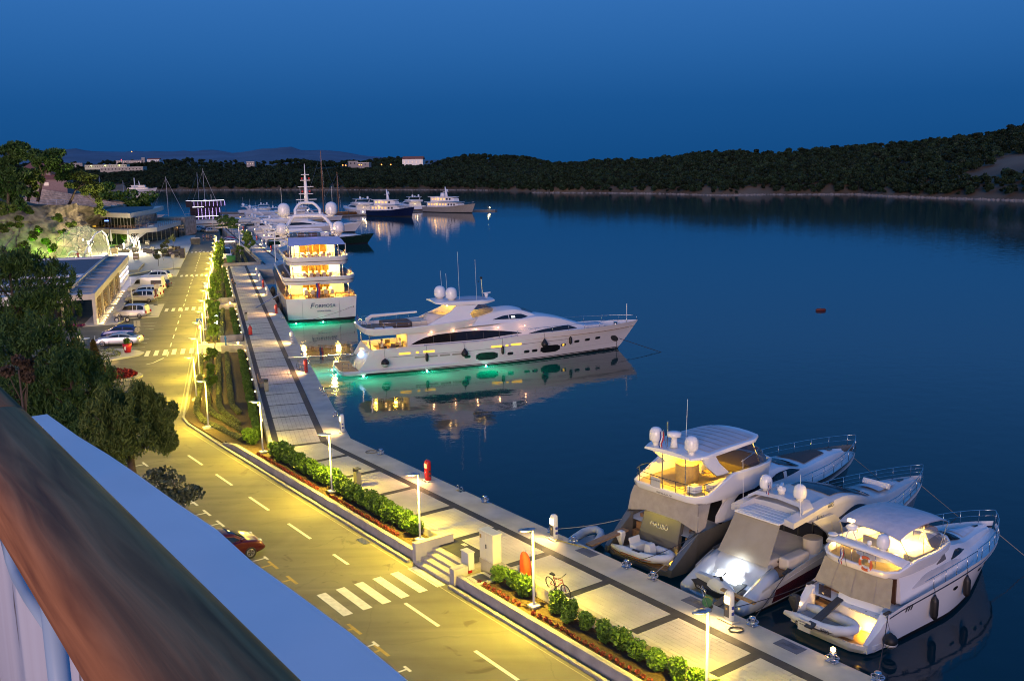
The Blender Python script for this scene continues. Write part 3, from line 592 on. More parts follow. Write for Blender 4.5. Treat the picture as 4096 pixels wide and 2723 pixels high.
    for sd in (1, -1):
        obj('hardtop_leg', G().loft([[(x, sd*1.75, z), (x+.9, sd*1.8, z), (x+.9, sd*1.6, z), (x, sd*1.6, z)] for x, z in ((4.0, 4.25), (3.2, 4.9), (2.9, 5.3))]), WHITE, t, True, auto=R(40))
        obj('hardtop_strut', G().tube([(7.4, sd*1.75, 4.2), (7.0, sd*1.5, 5.5)], .03, 6), STEEL, t); obj('deck_post', G().tube([(2.8, sd*.75, 3.56), (2.8, sd*.75, 5.25)], .035, 6), STEEL, t)
    ht = House([(2.3, 5.3), (7.8, 5.42)], [(2.3, 5.42), (5, 5.56), (7.8, 5.56)], [(2.3, 1.5), (3.2, 1.85), (6.8, 1.8), (7.8, 1.35)], [(2.3, 1.5), (3.2, 1.85), (6.8, 1.8), (7.8, 1.35)], .1, .1)
    h = ht.body('hardtop', 2.3, 7.8, WHITE, t, 14); 
    PINK = M('pale_roof_canvas', (.66, .58, .57), .8, var=.06)
    for k in range(7): ht.top('roof_panel', 3.5+.56*k, 3.5+.56*k+.5, .93, .93, PINK, h, .03, 2)
    radome(t, 2.75, 1.15, 5.62, .34, .8); radome(t, 2.75, -1.15, 5.62, .34, .8)
    obj('radar_mast', G().lathe([(.2, 0), (.16, .3), (.16, .5), (.36, .55), (.36, .75), (.1, .8)], (2.8, 0, 5.6), 12), WHITE, t, True)
    obj('light_mast', G().tube([(2.6, .25, 5.6), (2.6, .25, 6.9)], .03, 6), STEEL, t); obj('whip_antenna', G().tube([(3.2, -.4, 5.65), (3.3, -.4, 8.0)], .012, 4), WHITE2, t)
    flag(t, 2.6, .3, 5.4, (RED, FWHITE, BLUE), .8)
    bowp = [H.pt(u, 1, 1)+V((0, -.06, 0)) for u in (.5, .58, .66, .74, .81, .87, .92, .96, .995)]; bowp += [V((p.x, -p.y, p.z)) for p in bowp[::-1]]
    rail(t, [bowp[i] for i in range(len(bowp))], .62, 1.25, .022, 1)
    # cockpit canvas
    obj('cockpit_canvas', G().loft([[(2.2, y*1.0, 3.28) for y in (-2.1, -1, 0, 1, 2.1)], [(1.98+.05*abs(y)/2, y, 2.8) for y in (-2.2, -1.05, 0, 1.05, 2.2)], [(1.92, y, 2.28 if abs(y) < 2 else 1.98) for y in (-2.28, -1.1, 0, 1.1, 2.28)]], False), CANVAS, t, True)
    obj('canvas_flap', G().loft([[(2.2, -2.1, 3.28), (3.0, -2.18, 3.22)], [(1.92, -2.3, 1.98), (2.5, -2.3, 2.12)]], False), CANVAS, t)
    obj('charter_board', G().box((1.86, .35, 3.9), (.02, .6, .5)), M('board_grey', (.45, .46, .48), .6), t); text('board_lettering', 'FOR CHARTER', .085, TXT, t, frame((1.845, .35, 3.98), (0, -1, 0), (0, 0, 1)))
    for sd in (1, -1): obj('fairlead', G().box((1.9, sd*2.1, 2.02), (.5, .12, .06), sd*.2), DKGREY, t, bevel=.01)
    obj('gangway', G().box((-.1, 1.75, 1.15), (2.6, .42, .09), 0, -.06), TEAK, t)
    lamp('flybridge_light', 'POINT', (3.9, 0, 5.1), 800, (1, .58, .02), t, .25); lamp('platform_light', 'POINT', (1.35, .9, .75), 40, (1, .55, .05), t, .06); lamp('platform_light', 'POINT', (1.3, -1.2, .6), 40, (1, .55, .05), t, .06)
    return t, H
yA, hA = yachtA()
rib('inflatable_tender', 'white inflatable tender with orange stripe on the grey yacht platform', local(yA, (.75, -.1, .48)), R(39.5-90), 3.2, M('tender_white', (.70, .71, .74), .5, var=.05), M('tender_orange', (.55, .15, .03), .6))
rib('inflatable_boat', 'half hidden grey inflatable boat beside the quay, left of grey yacht', local(yA, (.1, 3.6, .12)), R(39.5+20), 3.0, M('tender_grey', (.45, .48, .55), .6, var=.08), None, False)
def yachtB():
    t = thing('motor_yacht', 'open silver and dark red yacht between the two others, hardtop roof', 'yacht', (8.76, 40.88, 0), R(38.5), 'motor yachts moored stern-to at the near quay')
    SIL = M('silver_hull', (.60, .60, .60), .25, metal=.15, var=.04, coat=.4); DRED = M('dark_red_hull', (.075, .012, .016), .2, var=.1, coat=.5)
    H = Hull(17.6, 16.3, [(0, 1.05), (.06, 1.3), (.16, 1.62), (.35, 2.0), (.65, 2.2), (1, 2.25)], [(0, 1.9), (.12, 2.08), (.35, 2.15), (.62, 1.95), (.82, 1.25), (.94, .55), (1, .05)], [(0, 1.8), (.4, 1.85), (.65, 1.4), (.85, .65), (1, .02)], 1.3, .4, x0=.6)
    H.band('hull', .62, 1, SIL, t, trans=False); H.band('hull_lower', .12, .62, SIL, t, trans=False, u1=.07); H.band('red_band', .16, .62, DRED, t, trans=False, u0=.07, u1=.62); H.band('hull_lower', .12, .16, SIL, t, 1, trans=False, u0=.07, u1=.62); H.band('hull_lower', .12, .62, SIL, t, trans=False, u0=.62); H.band('boot_stripe', -.3, .12, BLACK, t, 2, trans=False)
    for sd in (1, -1): obj('quarter_pod', G().loft([[(x, sd*(1.55+.42*a*k), zc+hh*b) for a, b in rsq(14, 2.4)] for x, zc, hh, k in ((-.25, .3, .12, .3), (-.1, .36, .26, .75), (.6, .5, .42, .95), (1.4, .75, .6, 1.0), (2.2, 1.0, .62, .8))]), SIL, t, True)
    H.deck('main_deck', .0, .97, .30, DECK, t)
    obj('swim_platform', G().prism([(-.1, -1.6), (2.3, -1.7), (2.3, 1.7), (-.1, 1.6), (-.25, .8), (-.25, -.8)], .2, .36), SIL, t); obj('platform_teak', G().prism([(-.05, -1.3), (1.2, -1.3), (1.2, 1.3), (-.05, 1.3)], .36, .37), M('grey_teak', (.33, .28, .2), .7, var=.2, sc=8), t)
    tr = obj('garage_door', G().loft([[(.95+.12*abs(y), y, .36), (1.15+.12*abs(y), y, .8), (1.5+.1*abs(y), y, 1.25), (2.0+.1*abs(y), y, 1.6), (2.5, y, 1.55), (2.5, y, .36)] for y in (-1.35, -.9, -.45, 0, .45, .9, 1.35)]), SIL, t, True, auto=R(50))
    NEON = M('white_neon', (1, 1, 1), .4, var=0, emit=(.86, .94, 1), es=9)
    for k in range(6): o = obj('glowing_letter', G().bb(-.085, .085, -.035, .035, 0, .03).bb(-.085, .085, .2, .27, 0, .03).bb(-.085, -.02, .035, .2, 0, .03), NEON, tr); o.matrix_local = frame((1.2, .75-.25*k, .84), (0, -1, 0), (.5, 0, .75))
    text('port_lettering', 'ŠIBENIK', .17, TXT, tr, frame((1.03, -.1, .52), (0, -1, 0), (.4, 0, .8)), space=1.3)
    obj('charter_board', G().box((1.42, -.35, 1.3), (.02, .52, .45), 0, .6), FWHITE, tr); text('board_lettering', 'FOR CHARTER', .07, M('teal_lettering', (.1, .3, .35), .5), tr, frame((1.38, -.35, 1.38), (0, -1, 0), (.6, 0, .8)))
    lamp('stern_light', 'AREA', (1.42, 0, 1.62), 18, (.86, .94, 1), t, .9, (0, R(-35), 0)); lamp('name_glow', 'POINT', (.75, .1, 1.05), 4, (.86, .94, 1), t, .3)
    # cockpit
    obj('cockpit_floor', G().bb(2.4, 6.3, -1.75, 1.75, 1.2, 1.3), TEAK, t); obj('aft_sunpad', G().bb(2.45, 3.6, -1.1, 1.1, 1.3, 1.72), CUSH, t, bevel=.08); obj('cockpit_sofa', G().bb(3.0, 4.6, -1.75, -1.2, 1.3, 1.85), CUSH, t, bevel=.08); obj('sofa_trim', G().bb(3.0, 4.62, -1.19, -1.17, 1.55, 1.62), DRED, t)
    obj('wet_bar', G().loft([[(5.4+.45*a, -1.35+.42*b, z) for a, b in rsq(16, 2.5)] for z in (1.3, 2.2)]), CUSH, t, True, auto=R(40))
    obj('saloon_door_glass', G().bb(6.2, 6.28, -1.6, 1.6, 1.3, 3.2), DKGLASS, t)
    for y in (-.8, 0, .8): obj('door_frame', G().bb(6.16, 6.2, y-.03, y+.03, 1.3, 3.2), DKGREY, t)
    hs = House([(3.5, 3.3), (5.9, 3.2), (6.4, 1.8), (16.8, 2.0)], [(3.5, 3.45), (5, 3.68), (7.5, 3.74), (9, 3.45), (10.8, 2.85), (12.5, 2.6), (15, 2.42), (16.6, 2.25)], [(3.5, 1.6), (5.8, 1.85), (6.4, 1.95), (9, 1.85), (11.5, 1.5), (14, 1.0), (16.6, .3)], [(3.5, 1.55), (6.4, 1.6), (9, 1.45), (11.5, 1.15), (14, .75), (16.6, .2)], .3, .1)
    hs.body('superstructure', 4.4, 16.6, SIL, t, 30)
    hs.patch('side_window', [(6.9, 2.4), (10.6, 2.45)], [(6.9, 2.9), (8.4, 3.1), (10.6, 2.5)], DKGLASS, t); hs.top('sunroof', 7.0, 9.0, .85, .9, M('blue_black_glass', (.02, .03, .045), .15, var=.1), t, .03); hs.top('windscreen', 9.1, 10.9, .95, .95, DKGLASS, t, .03)
    hs.top('bow_sunpad', 12.0, 14.2, .9, .8, M('pale_blue_sunpad', (.55, .57, .60), .8, var=.05), t, .1); obj('sunpad_backrest', G().box((12.9, 0, 2.82), (.25, 1.5, .3), 0, .5), WHITE2, t, bevel=.05); hs.top('bow_hatch', 14.9, 15.5, .6, .6, DKGLASS, t, .04)
    for sd in (1, -1):
        obj('roof_spoiler', G().loft([[(x, sd*1.2, z), (x, sd*1.75, z-.05), (x, sd*1.75, z+.22), (x, sd*1.25, z+.3)] for x, z in ((3.3, 3.28), (4.4, 3.4), (5.6, 3.55), (6.4, 3.6))]), SIL, t, True, auto=R(40))
        obj('side_fin', G().loft([[(a, sd*1.85, z), (a+w, sd*1.9, z), (a+w, sd*1.72, z), (a, sd*1.7, z)] for a, w, z in ((4.6, 1.6, 3.3), (5.2, 1.5, 2.9), (5.9, 1.1, 2.4), (6.2, 1.4, 1.95), (5.6, 3.4, 1.7))]), SIL, t, True, auto=R(50))
    obj('sliding_roof', G().bb(2.9, 4.6, -1.25, 1.25, 3.34, 3.42), DECK, t, bevel=.02)
    for k in range(5): obj('roof_rib', G().bb(3.0+.32*k, 3.03+.32*k, -1.2, 1.2, 3.42, 3.435), WHITE2, t)
    a = obj('radar_arch', G().loft([[(x, y, z-.12), (x+.9, y, z-.1), (x+.85, y, z+.02), (x+.1, y, z+.04)] for x, y, z in ((4.2, 1.55, 3.75), (4.4, 1.2, 3.98), (4.45, 0, 4.05), (4.4, -1.2, 3.98), (4.2, -1.55, 3.75))]), SIL, t, True, auto=R(40))
    radome(t, 4.85, .95, 4.08, .3, .72); radome(t, 4.85, -.95, 4.08, .3, .72); scanner(t, 4.9, .1, 4.05, .6); flag(t, 4.6, .35, 3.9, (RED, FWHITE, BLUE), .5, .3)
    obj('whip_antenna', G().tube([(4.0, 1.6, 3.5), (3.9, 1.6, 5.6)], .012, 4), WHITE2, t); obj('whip_antenna', G().tube([(4.0, -1.6, 3.5), (3.9, -1.6, 5.6)], .012, 4), WHITE2, t)
    text('series_lettering', '68S', .3, TXT, t, frame((6.1, -1.77, 3.62), (1, 0, 0), (0, .1, 1)), shear=.3); text('maker_lettering', 'AZIMUT', .16, TXT, t, frame((5.1, -1.9, 3.36), (1, 0, 0), (0, 0, 1)), shear=.2)
    AW = M('mesh_awning', (.36, .32, .25), .9, var=.06, alpha=.86)
    obj('stern_awning', G().loft([[(3.0, y, 3.33) for y in (-1.25, -.6, 0, .6, 1.25)], [(2.5-.02*k, y*1.05, 2.5-.03*k) for k, y in zip((0, 1, 2, 1, 0), (-1.25, -.6, 0, .6, 1.25))], [(1.95, y*1.12, 1.66) for y in (-1.25, -.6, 0, .6, 1.25)]], False), AW, t, True)
    bowp = [H.pt(u, 1, 1)+V((0, -.05, 0)) for u in (.5, .58, .66, .74, .81, .87, .92, .96, .995)]; bowp += [V((p.x, -p.y, p.z)) for p in bowp[::-1]]
    rail(t, bowp, .62, 1.15, .02, 2)
    for sd in (1, -1): obj('fairlead', G().box((2.6, sd*1.95, 1.5), (.5, .16, .07), -sd*.1, -.2), DKGREY, t, bevel=.01)
    obj('gangway', G().box((.3, -.75, .72), (2.4, .36, .06), .1, -.12), DKGREY, t)
    return t, H
yB, hB = yachtB()
# jet ski on its platform
t = thing('jet_ski', 'black and white jet ski lying across the silver yacht platform', 'jet ski', local(yB, (.42, .35, .42)), R(38.5-100))
secs = [(-1.25, .42, .05, .42), (-.6, .5, -.02, .5), (.3, .5, -.04, .52), (.95, .36, .06, .56), (1.4, .08, .3, .56)]
obj('lower_hull', G().loft([[(x, w, .3), (x, w*.8, z0+.02), (x, 0, z0-.04), (x, -w*.8, z0+.02), (x, -w, .3), (x, 0, .36)] for x, w, z0, z1 in secs]), BLACK, t, True, auto=R(40))
obj('deck_cowl', G().loft([[(x, w, z), (x, w*.9, z+h*.5), (x, w*.35, z+h), (x, -w*.35, z+h), (x, -w*.9, z+h*.5), (x, -w, z)] for x, w, z, h in ((-.1, .3, .3, .3), (.35, .4, .3, .48), (.9, .34, .32, .34), (1.42, .05, .42, .12))]), WHITE2, t, True, auto=R(40))
obj('seat', G().loft([[(x, .17, .34), (x, .14, z), (x, -.14, z), (x, -.17, .34)] for x, z in ((-1.1, .55), (-.6, .62), (-.1, .66), (.15, .6))]), M('jetski_seat', (.55, .56, .58), .6), t, bevel=.02)
obj('handlebar', G().tube([(.4, -.36, .95), (.5, 0, .88), (.4, .36, .95)], .03, 6), BLACK, t, True); obj('steering_column', G().tube([(.6, 0, .6), (.48, 0, .9)], .07, 8), BLACK, t); text('side_lettering', 'SEA-DOO', .16, FWHITE, t, frame((-.2, -.52, .14), (1, 0, 0), (0, 0, 1)))
def yachtC():
    t = thing('motor_yacht', 'nearest white yacht with pale bimini roof and bright flybridge, at the right', 'yacht', (12.67, 37.4, 0), R(36), 'motor yachts moored stern-to at the near quay')
    H = Hull(13.0, 12.0, [(0, 1.45), (.12, 1.68), (.35, 1.9), (.7, 2.05), (1, 2.12)], [(0, 1.95), (.3, 2.1), (.6, 1.95), (.8, 1.4), (.93, .68), (1, .05)], [(0, 1.85), (.4, 1.85), (.65, 1.4), (.85, .65), (1, .02)], 1.3, .3, x0=.9)
    H.band('hull', .1, .86, WHITE, t, trans=False); H.band('gunwale_stripe', .86, .90, M('navy_stripe', (.03, .03, .06), .3, var=0), t, 1, .012, False); H.band('bulwark', .90, 1, WHITE, t, 2, trans=False); H.band('boot_stripe', -.3, .1, BLACK, t, 2, trans=False)
    H.deck('main_deck', 0, .97, .28, DECK, t)
    for sd in (1, -1): obj('quarter_wing', G().loft([[(1.3, sd*1.5, .15), (1.3, sd*1.96, .15), (1.35, sd*1.98, 1.5), (1.35, sd*1.6, 1.5)], [(.7, sd*1.55, .15), (.7, sd*1.93, .15), (.75, sd*1.93, .95), (.75, sd*1.6, .95)], [(.1, sd*1.6, .15), (.1, sd*1.85, .15), (.12, sd*1.85, .5), (.12, sd*1.65, .5)]]), WHITE, t, True, auto=R(50))
    pf = [(-.15, -1.2), (.1, -1.75), (.5, -1.95), (1.6, -1.95), (1.6, 1.95), (.5, 1.95), (.1, 1.75), (-.15, 1.2)]
    obj('swim_platform', G().loft([[(x*1.0+.1, y*.94, .05) for x, y in pf], [(x, y, .25) for x, y in pf], [(x, y, .42) for x, y in pf]]), WHITE, t); obj('platform_teak', G().prism([(x*.9+.1, y*.93) for x, y in pf], .42, .432), TEAK, t)
    tr = obj('transom', G().loft([[(1.15+.1*abs(y), y, .42), (1.25+.1*abs(y), y, .9), (1.6+.08*abs(y), y, 1.5), (2.2, y, 1.5), (2.2, y, .42)] for y in (-1.45, -1, -.5, 0, .35, .6)]), WHITE, t, True, auto=R(50))
    text('name_lettering', 'Senza Parole', .26, TXT, tr, frame((1.32, -.75, 1.08), (0, -1, 0), (.55, 0, 1)), shear=.35)
    for k in range(4): obj('stair_tread', G().bb(1.0+.28*k, 1.35+.28*k, .75, 1.5, .42, .62+.27*k), TEAK, t)
    obj('side_gate', G().box((1.35, 1.1, 1.35), (.04, .6, .6)), SMOKE, t)
    hs = House([(2.4, 1.5), (12.4, 1.8)], [(2.4, 2.72), (4.6, 2.95), (6.3, 2.95), (7.4, 2.75), (9.0, 2.4), (10.8, 2.25), (12.2, 2.05)], [(2.4, 1.72), (5, 1.82), (7.5, 1.68), (9.5, 1.25), (11, .8), (12.2, .3)], [(2.4, 1.62), (5, 1.6), (7.5, 1.3), (9.5, .85), (11, .5), (12.2, .2)], .35, .12)
    hs.body('superstructure', 2.5, 12.2, WHITE, t)
    hs.patch('window_cover', [(3.3, 1.95), (7.4, 2.1)], [(3.3, 2.0), (4.6, 2.38), (6.2, 2.36), (7.4, 2.15)], M('pale_screen', (.55, .55, .57), .6, var=.04), t)
    hs.patch('aft_window', [(5.2, 2.5), (6.0, 2.52)], [(5.2, 2.53), (6.0, 2.78)], SMOKE, t, n=4); hs.patch('fore_window', [(6.5, 2.36), (8.2, 2.28)], [(6.5, 2.4), (7.2, 2.6), (8.2, 2.3)], DKGLASS, t)
    hs.top('windscreen', 7.3, 8.8, .9, .95, DKGLASS, t, .03); hs.top('bow_sunpad', 9.2, 10.8, .95, .9, M('sunpad_white', (.62, .64, .68), .7), t, .04); hs.top('bow_hatch', 11.0, 11.4, .7, .7, DKGLASS, t, .04)
    obj('aft_bulkhead_glass', G().bb(2.42, 2.5, -1.5, 1.5, 1.45, 2.6), M('warm_interior', (.08, .04, .02), .2, var=.1), t)
    P = sym([(1.75, .9), (1.85, 1.35), (2.2, 1.68), (3.2, 1.8), (5.0, 1.74), (6.4, 1.4), (7.2, .8), (7.4, .3)])
    fz = lambda x: sm([(1.7, 2.98), (2.4, 3.05), (3.2, 3.28), (6, 3.22), (7.4, 3.02)], x)
    tub('flybridge', P, lambda x: 2.66, fz, 2.86, WHITE, t, .16, .12, M('lamp_yellow_deck'))
    text('model_lettering', 'N 56', .2, BLUE, t, frame((1.72, .1, 2.74), (0, -1, 0), (-.1, 0, 1)), shear=.4)
    # aft radar wing: a curled arch across the stern of the flybridge
    obj('radar_wing', G().loft([[(x+.34*a, y, z+.11*b) for a, b in rsq(12, 2.2)] for x, y, z in ((2.9, 1.72, 3.1), (2.45, 1.7, 3.3), (2.2, 1.45, 3.52), (2.1, .9, 3.58), (2.1, 0, 3.6), (2.1, -.9, 3.58), (2.2, -1.45, 3.52), (2.45, -1.7, 3.3), (2.9, -1.72, 3.1))]), WHITE, t, True)
    radome(t, 2.25, -.95, 3.75, .27, .62); radome(t, 2.2, -.35, 3.72, .1, .2)
    obj('light_mast', G().tube([(2.1, .75, 3.65), (2.25, .55, 4.45)], .035, 6), WHITE2, t); obj('mast_leg', G().tube([(2.3, .3, 3.65), (2.25, .55, 4.2)], .03, 6), WHITE2, t); obj('radar_dome', G().lathe([(.2, 0), (.25, .05), (.25, .15), (.12, .2)], (2.28, .55, 4.12), 12), WHITE, t, True)
    obj('anchor_lamp', G().box((2.25, .6, 4.5), (.16, .28, .1)), WARM2, t); obj('loudhailer', G().lathe([(.2, 0), (.2, .06), (.02, .1)], (2.1, 1.35, 3.68), 12), WHITE2, t)
    rail(t, [(2.15, 1.2, 2.98), (1.86, .9, 2.98), (1.82, 0, 2.98), (1.86, -.9, 2.98), (2.15, -1.3, 2.98)], .52, .55, .016, 0)
    # bimini
    arc = lambda x, dz=0: [(x, y, sm([(2.6, 4.28), (3.2, 4.5), (4.4, 4.6), (5.6, 4.5), (6.4, 4.18)], x)+dz-.16*(y/1.45)**4) for y in (-1.45, -1.3, -.8, 0, .8, 1.3, 1.45)]
    BIM = M('bimini_canvas', (.62, .56, .56), .85, var=.07, sc=4, bump=.3, bs=4); g = G().loft([arc(2.6+.38*i) for i in range(11)], False); nv = len(g.v); g.f += [tuple(reversed([i+nv for i in f])) for f in g.f]; g.v += [(a, b, c-.03) for a, b, c in g.v]
    obj('bimini_top', g, BIM, t, True)
    for x, xb in ((2.65, 3.2), (4.3, 4.2), (6.3, 5.4)):
        for sd in (1, -1): obj('bimini_pole', G().tube([(xb, sd*1.6, 3.2), (x, sd*1.43, 4.15)], .018, 5), STEEL, t)
    wsP = [(4.9, -1.62), (6.3, -1.32), (7.1, -.7), (7.3, 0), (7.1, .7), (6.3, 1.32), (4.9, 1.62)]
    obj('fly_windscreen', G().loft([[(x, y, fz(x)-.03) for x, y in wsP], [(x-.35, y*.92, fz(x)+.42) for x, y in wsP]], False), SMOKE, t)
    for sd in (1, -1): obj('sun_cover', G().loft([[(6.4-.2*i, sd*(.25+.12*i), 3.55+.1*sin(i*2)) for i in range(6)], [(5.8-.1*i, sd*(.4+.18*i), 3.1) for i in range(6)]], False), CUSH, t)
    obj('helm_console', G().bb(5.4, 6.2, .1, 1.2, 2.86, 3.5), WHITE, t, bevel=.08); obj('fly_bench', G().bb(3.6, 5.2, -1.55, -1.0, 2.86, 3.2), CUSH, t, bevel=.06); obj('bench_back', G().box((3.5, .2, 3.3), (.12, 1.2, .5), 0, -.2), CUSH, t, bevel=.04)
    lamp('flybridge_light', 'POINT', (4.8, -.6, 3.75), 620, (1, .60, .10), t, .15); lamp('flybridge_light', 'POINT', (5.2, .8, 3.7), 260, (1, .60, .10), t, .15)
    obj('cockpit_canvas', G().loft([[(1.95, y, 2.72) for y in (-1.65, -.8, 0, .8, 1.6)], [(1.75, y*1.06, 2.1) for y in (-1.65, -.8, 0, .8, 1.6)], [(1.55, y*1.12, 1.48+.1*abs(y)) for y in (-1.65, -.8, 0, .8, 1.6)]], False), CANVAS2, t, True)
    for y in (-1.0, 0, .9): obj('canvas_seam', G().tube([(1.93, y*.95, 2.7), (1.73, y*1.03, 2.1), (1.53, y*1.08, 1.5+.1*abs(y))], .012, 4), CANVAS, t)
    obj('life_ring', G().loft([[(1.6+.05*cos(b), -.6+(.27+.06*sin(b))*cos(a), 3.15+(.27+.06*sin(b))*sin(a)) for b in [2*pi*j/8 for j in range(8)]] for a in [2*pi*i/20 for i in range(21)]], True, False), M('life_ring_orange', (.62, .12, .03), .6, var=.05), t, True)
    for a in (.8, 2.4, 3.9, 5.5): obj('ring_band', G().box((1.6, -.6+.27*cos(a), 3.15+.27*sin(a)), (.13, .08, .13), 0), FWHITE, t)
    flag(t, 1.7, .35, 2.7, (RED, FWHITE, BLUE), .6, .35)
    bowp = [H.pt(u, 1, 1)+V((0, -.05, 0)) for u in (.22, .35, .48, .58, .68, .77, .85, .91, .96, .995)]; bowp += [V((p.x, -p.y, p.z)) for p in bowp[::-1]]
    rail(t, bowp[3:-3], .58, .95, .02, 1); rail(t, bowp[-4:], .5, .9, .018, 0); rail(t, bowp[:4], .5, .9, .018, 0)
    for x, z in ((6.2, 1.28), (8.6, 1.42), (9.4, 1.48)): H.plate('porthole', x, z, .42, .17, DKGLASS, t, p=2)
    for k in range(3): H.plate('air_vent', 2.5+.17*k, 1.42, .08, .26, DKGREY, t, slant=.4)
    for sd in (1, -1): obj('fairlead', G().box((1.35, sd*1.85, 1.53), (.42, .14, .06), 0), DKGREY, t, bevel=.01)
    obj('gangway', G().box((.35, .35, 1.02), (2.5, .34, .07), .08, -.2), DKGREY, t)
    for y, b in ((1.15, 10), (-1.25, 26)):
        obj('platform_lamp', G().ball((1.22, y, .66), .05), WARM, t); lamp('platform_light', 'POINT', (1.02, y, .7), b*6, (1, .52, .05), t, .05)
    lamp('platform_light', 'POINT', (.55, 1.75, .85), 9, (1, .6, .17), t, .05); obj('platform_lamp', G().ball((.55, 1.75, .85), .06), WARM, t)
    return t, H
yC, hC = yachtC()
dg = rib('inflatable_tender', 'small white inflatable with tilted outboard across nearest yacht stern', local(yC, (.25, .2, .5)), R(36-90), 2.9, M('tender_white2', (.72, .72, .73), .5, var=.05), DKGREY, False)
text('side_lettering', 'BRIG', .2, TXT, dg, frame((.55, -.84, .18), (1, 0, 0), (0, 0, 1)))
bd = tag(obj('charter_sign', G().box((0, 0, .27), (.02, .62, .5)), FWHITE, loc=local(yC, (-.72, .55, .42)), rz=R(36)), 'small white FOR CHARTER board hung on the inflatable tender', 'sign'); text('board_lettering', 'FOR CHARTER', .085, TXT, bd, frame((-.014, 0, .38), (0, -1, 0), (0, 0, 1))); text('board_lettering', '+385 (0)98 606 206', .06, TXT, bd, frame((-.014, 0, .28), (0, -1, 0), (0, 0, 1)))
hang_fender(yC, hC, 4.3, 1.0, 'long', 'long black fender on nearest white yacht, closer to stern', 'black fenders on the nearest white yacht', .95, .16)
hang_fender(yC, hC, 7.0, 1.15, 'long', 'long black fender on nearest white yacht, closer to bow', 'black fenders on the nearest white yacht', .85, .15)
hang_fender(yC, hC, 1.1, .55, 'ball', 'round black fender with white cap at nearest yacht stern corner', 'black fenders on the nearest white yacht', .5, .3)
# ================================================================ people
SKIN = M('skin', (.42, .24, .17), .6, var=.05); HAIR = M('dark_hair', (.03, .02, .015), .6)
def person(label, pose, loc, rz, top, legs, group=None, parent_scale=1.0, hair=None):
    t = thing('person', label, 'person', loc, rz, group); t.scale = (parent_scale,)*3
    if pose == 'sit':
        J = dict(pel=(0, 0, .5), chest=(-.06, 0, .86), neck=(-.04, 0, 1.06), head=(0, 0, 1.2), k=(.42, .12, .48), a=(.44, .13, .05), f=(.58, .14, .03), sh=(-.05, .19, .98), el=(.1, .25, .74), ha=(.34, .1, .82))
    elif pose == 'walk':
        J = dict(pel=(0, 0, .92), chest=(.02, 0, 1.28), neck=(.02, 0, 1.46), head=(.04, 0, 1.62), k=(.1, .1, .5), a=(-.02, .1, .08), f=(.14, .1, .04), sh=(.02, .19, 1.38), el=(-.04, .25, 1.1), ha=(.1, .24, .86))
    else:
        J = dict(pel=(0, 0, .92), chest=(.02, 0, 1.28), neck=(.02, 0, 1.46), head=(.04, 0, 1.62), k=(.03, .1, .5), a=(0, .11, .08), f=(.14, .12, .04), sh=(.02, .19, 1.38), el=(.02, .26, 1.1), ha=(.2, .2, 1.0))
    v = []; e = []; r = []
    def add(p, rad, fr=None):
        v.append(p); r.append(rad)
        if fr is not None: e.append((fr, len(v)-1))
        return len(v)-1
    pe = add(J['pel'], .13); ch = add(J['chest'], .15, pe); ne = add(J['neck'], .055, ch); hd = add(J['head'], .09, ne); hx = J['head']; add((hx[0]+.01, 0, hx[2]+.09), .07, hd)
    for sd in (1, -1):
        m = lambda k, d=0: (J[k][0]*(1 if not d else -.6*d+1) - d, sd*J[k][1], J[k][2])
        st = .22 if (pose == 'walk' and sd < 0) else 0
        kk = add(m('k', st), .075, pe); aa = add(m('a', st*1.6), .05, kk); add(m('f', st*1.6), .04, aa)
        ss = add(m('sh'), .065, ch); el = add(m('el'), .045, ss); ha = add(m('ha'), .035, el)
        for q in (-.025, .0, .025): add((J['ha'][0]+.09, sd*J['ha'][1]+q, J['ha'][2]-.02), .011, ha)
    def skin(name, v, e, r, mat):
        me = bpy.data.meshes.new(name); me.from_pydata(v, e, []); o = link(name, me, mat, t)
        s_ = o.modifiers.new('s', 'SKIN'); s_.use_smooth_shade = True
        for i, q in enumerate(r): me.skin_vertices[0].data[i].radius = (q, q)
        me.skin_vertices[0].data[0].use_root = True
        o.modifiers.new('u', 'SUBSURF').levels = 1; return o
    b = skin('body', v, e, r, SKIN); b.modifiers['u'].render_levels = 1
    i5 = [i for i in (0, 1)]
    tv = [J['pel'], J['chest'], (J['neck'][0], 0, J['neck'][2]-.06)]; te = [(0, 1), (1, 2)]; tr = [.15, .17, .08]
    for sd in (1, -1): te.append((1, len(tv))); tv.append((J['sh'][0], sd*J['sh'][1], J['sh'][2])); tr.append(.085); te.append((len(tv)-1, len(tv))); tv.append(tuple(V(tv[-1]).lerp(V((J['el'][0], sd*J['el'][1], J['el'][2])), .7))); tr.append(.065)
    skin('shirt', tv, te, tr, top)
    lv = [(J['pel'][0], 0, J['pel'][2]+.02)]; le = []; lr = [.155]
    for sd in (1, -1):
        st = .22 if (pose == 'walk' and sd < 0) else 0
        le.append((0, len(lv))); lv.append((J['k'][0]*(1-.6*st)-st, sd*J['k'][1], J['k'][2])); lr.append(.09); le.append((len(lv)-1, len(lv))); lv.append((J['a'][0]*(1-.96*st)-1.6*st*.75, sd*J['a'][1], J['a'][2]+.14)); lr.append(.065)
    skin('trousers', lv, le, lr, legs)
    h = J['head']; obj('hair', G().lathe([(.085, .02), (.105, .07), (.1, .13), (.06, .175), (.01, .19)], (h[0]-.02, 0, h[2]-.03), 10), hair or HAIR, b, True)
    obj('nose', G().ball((h[0]+.1, 0, h[2]+.01), .018, 6, 4), SKIN, b)
    return t
WSH = M('white_shirt', (.75, .74, .7), .8); DTR = M('dark_trousers', (.03, .03, .04), .8); RSH = M('red_shirt', (.4, .03, .02), .8)
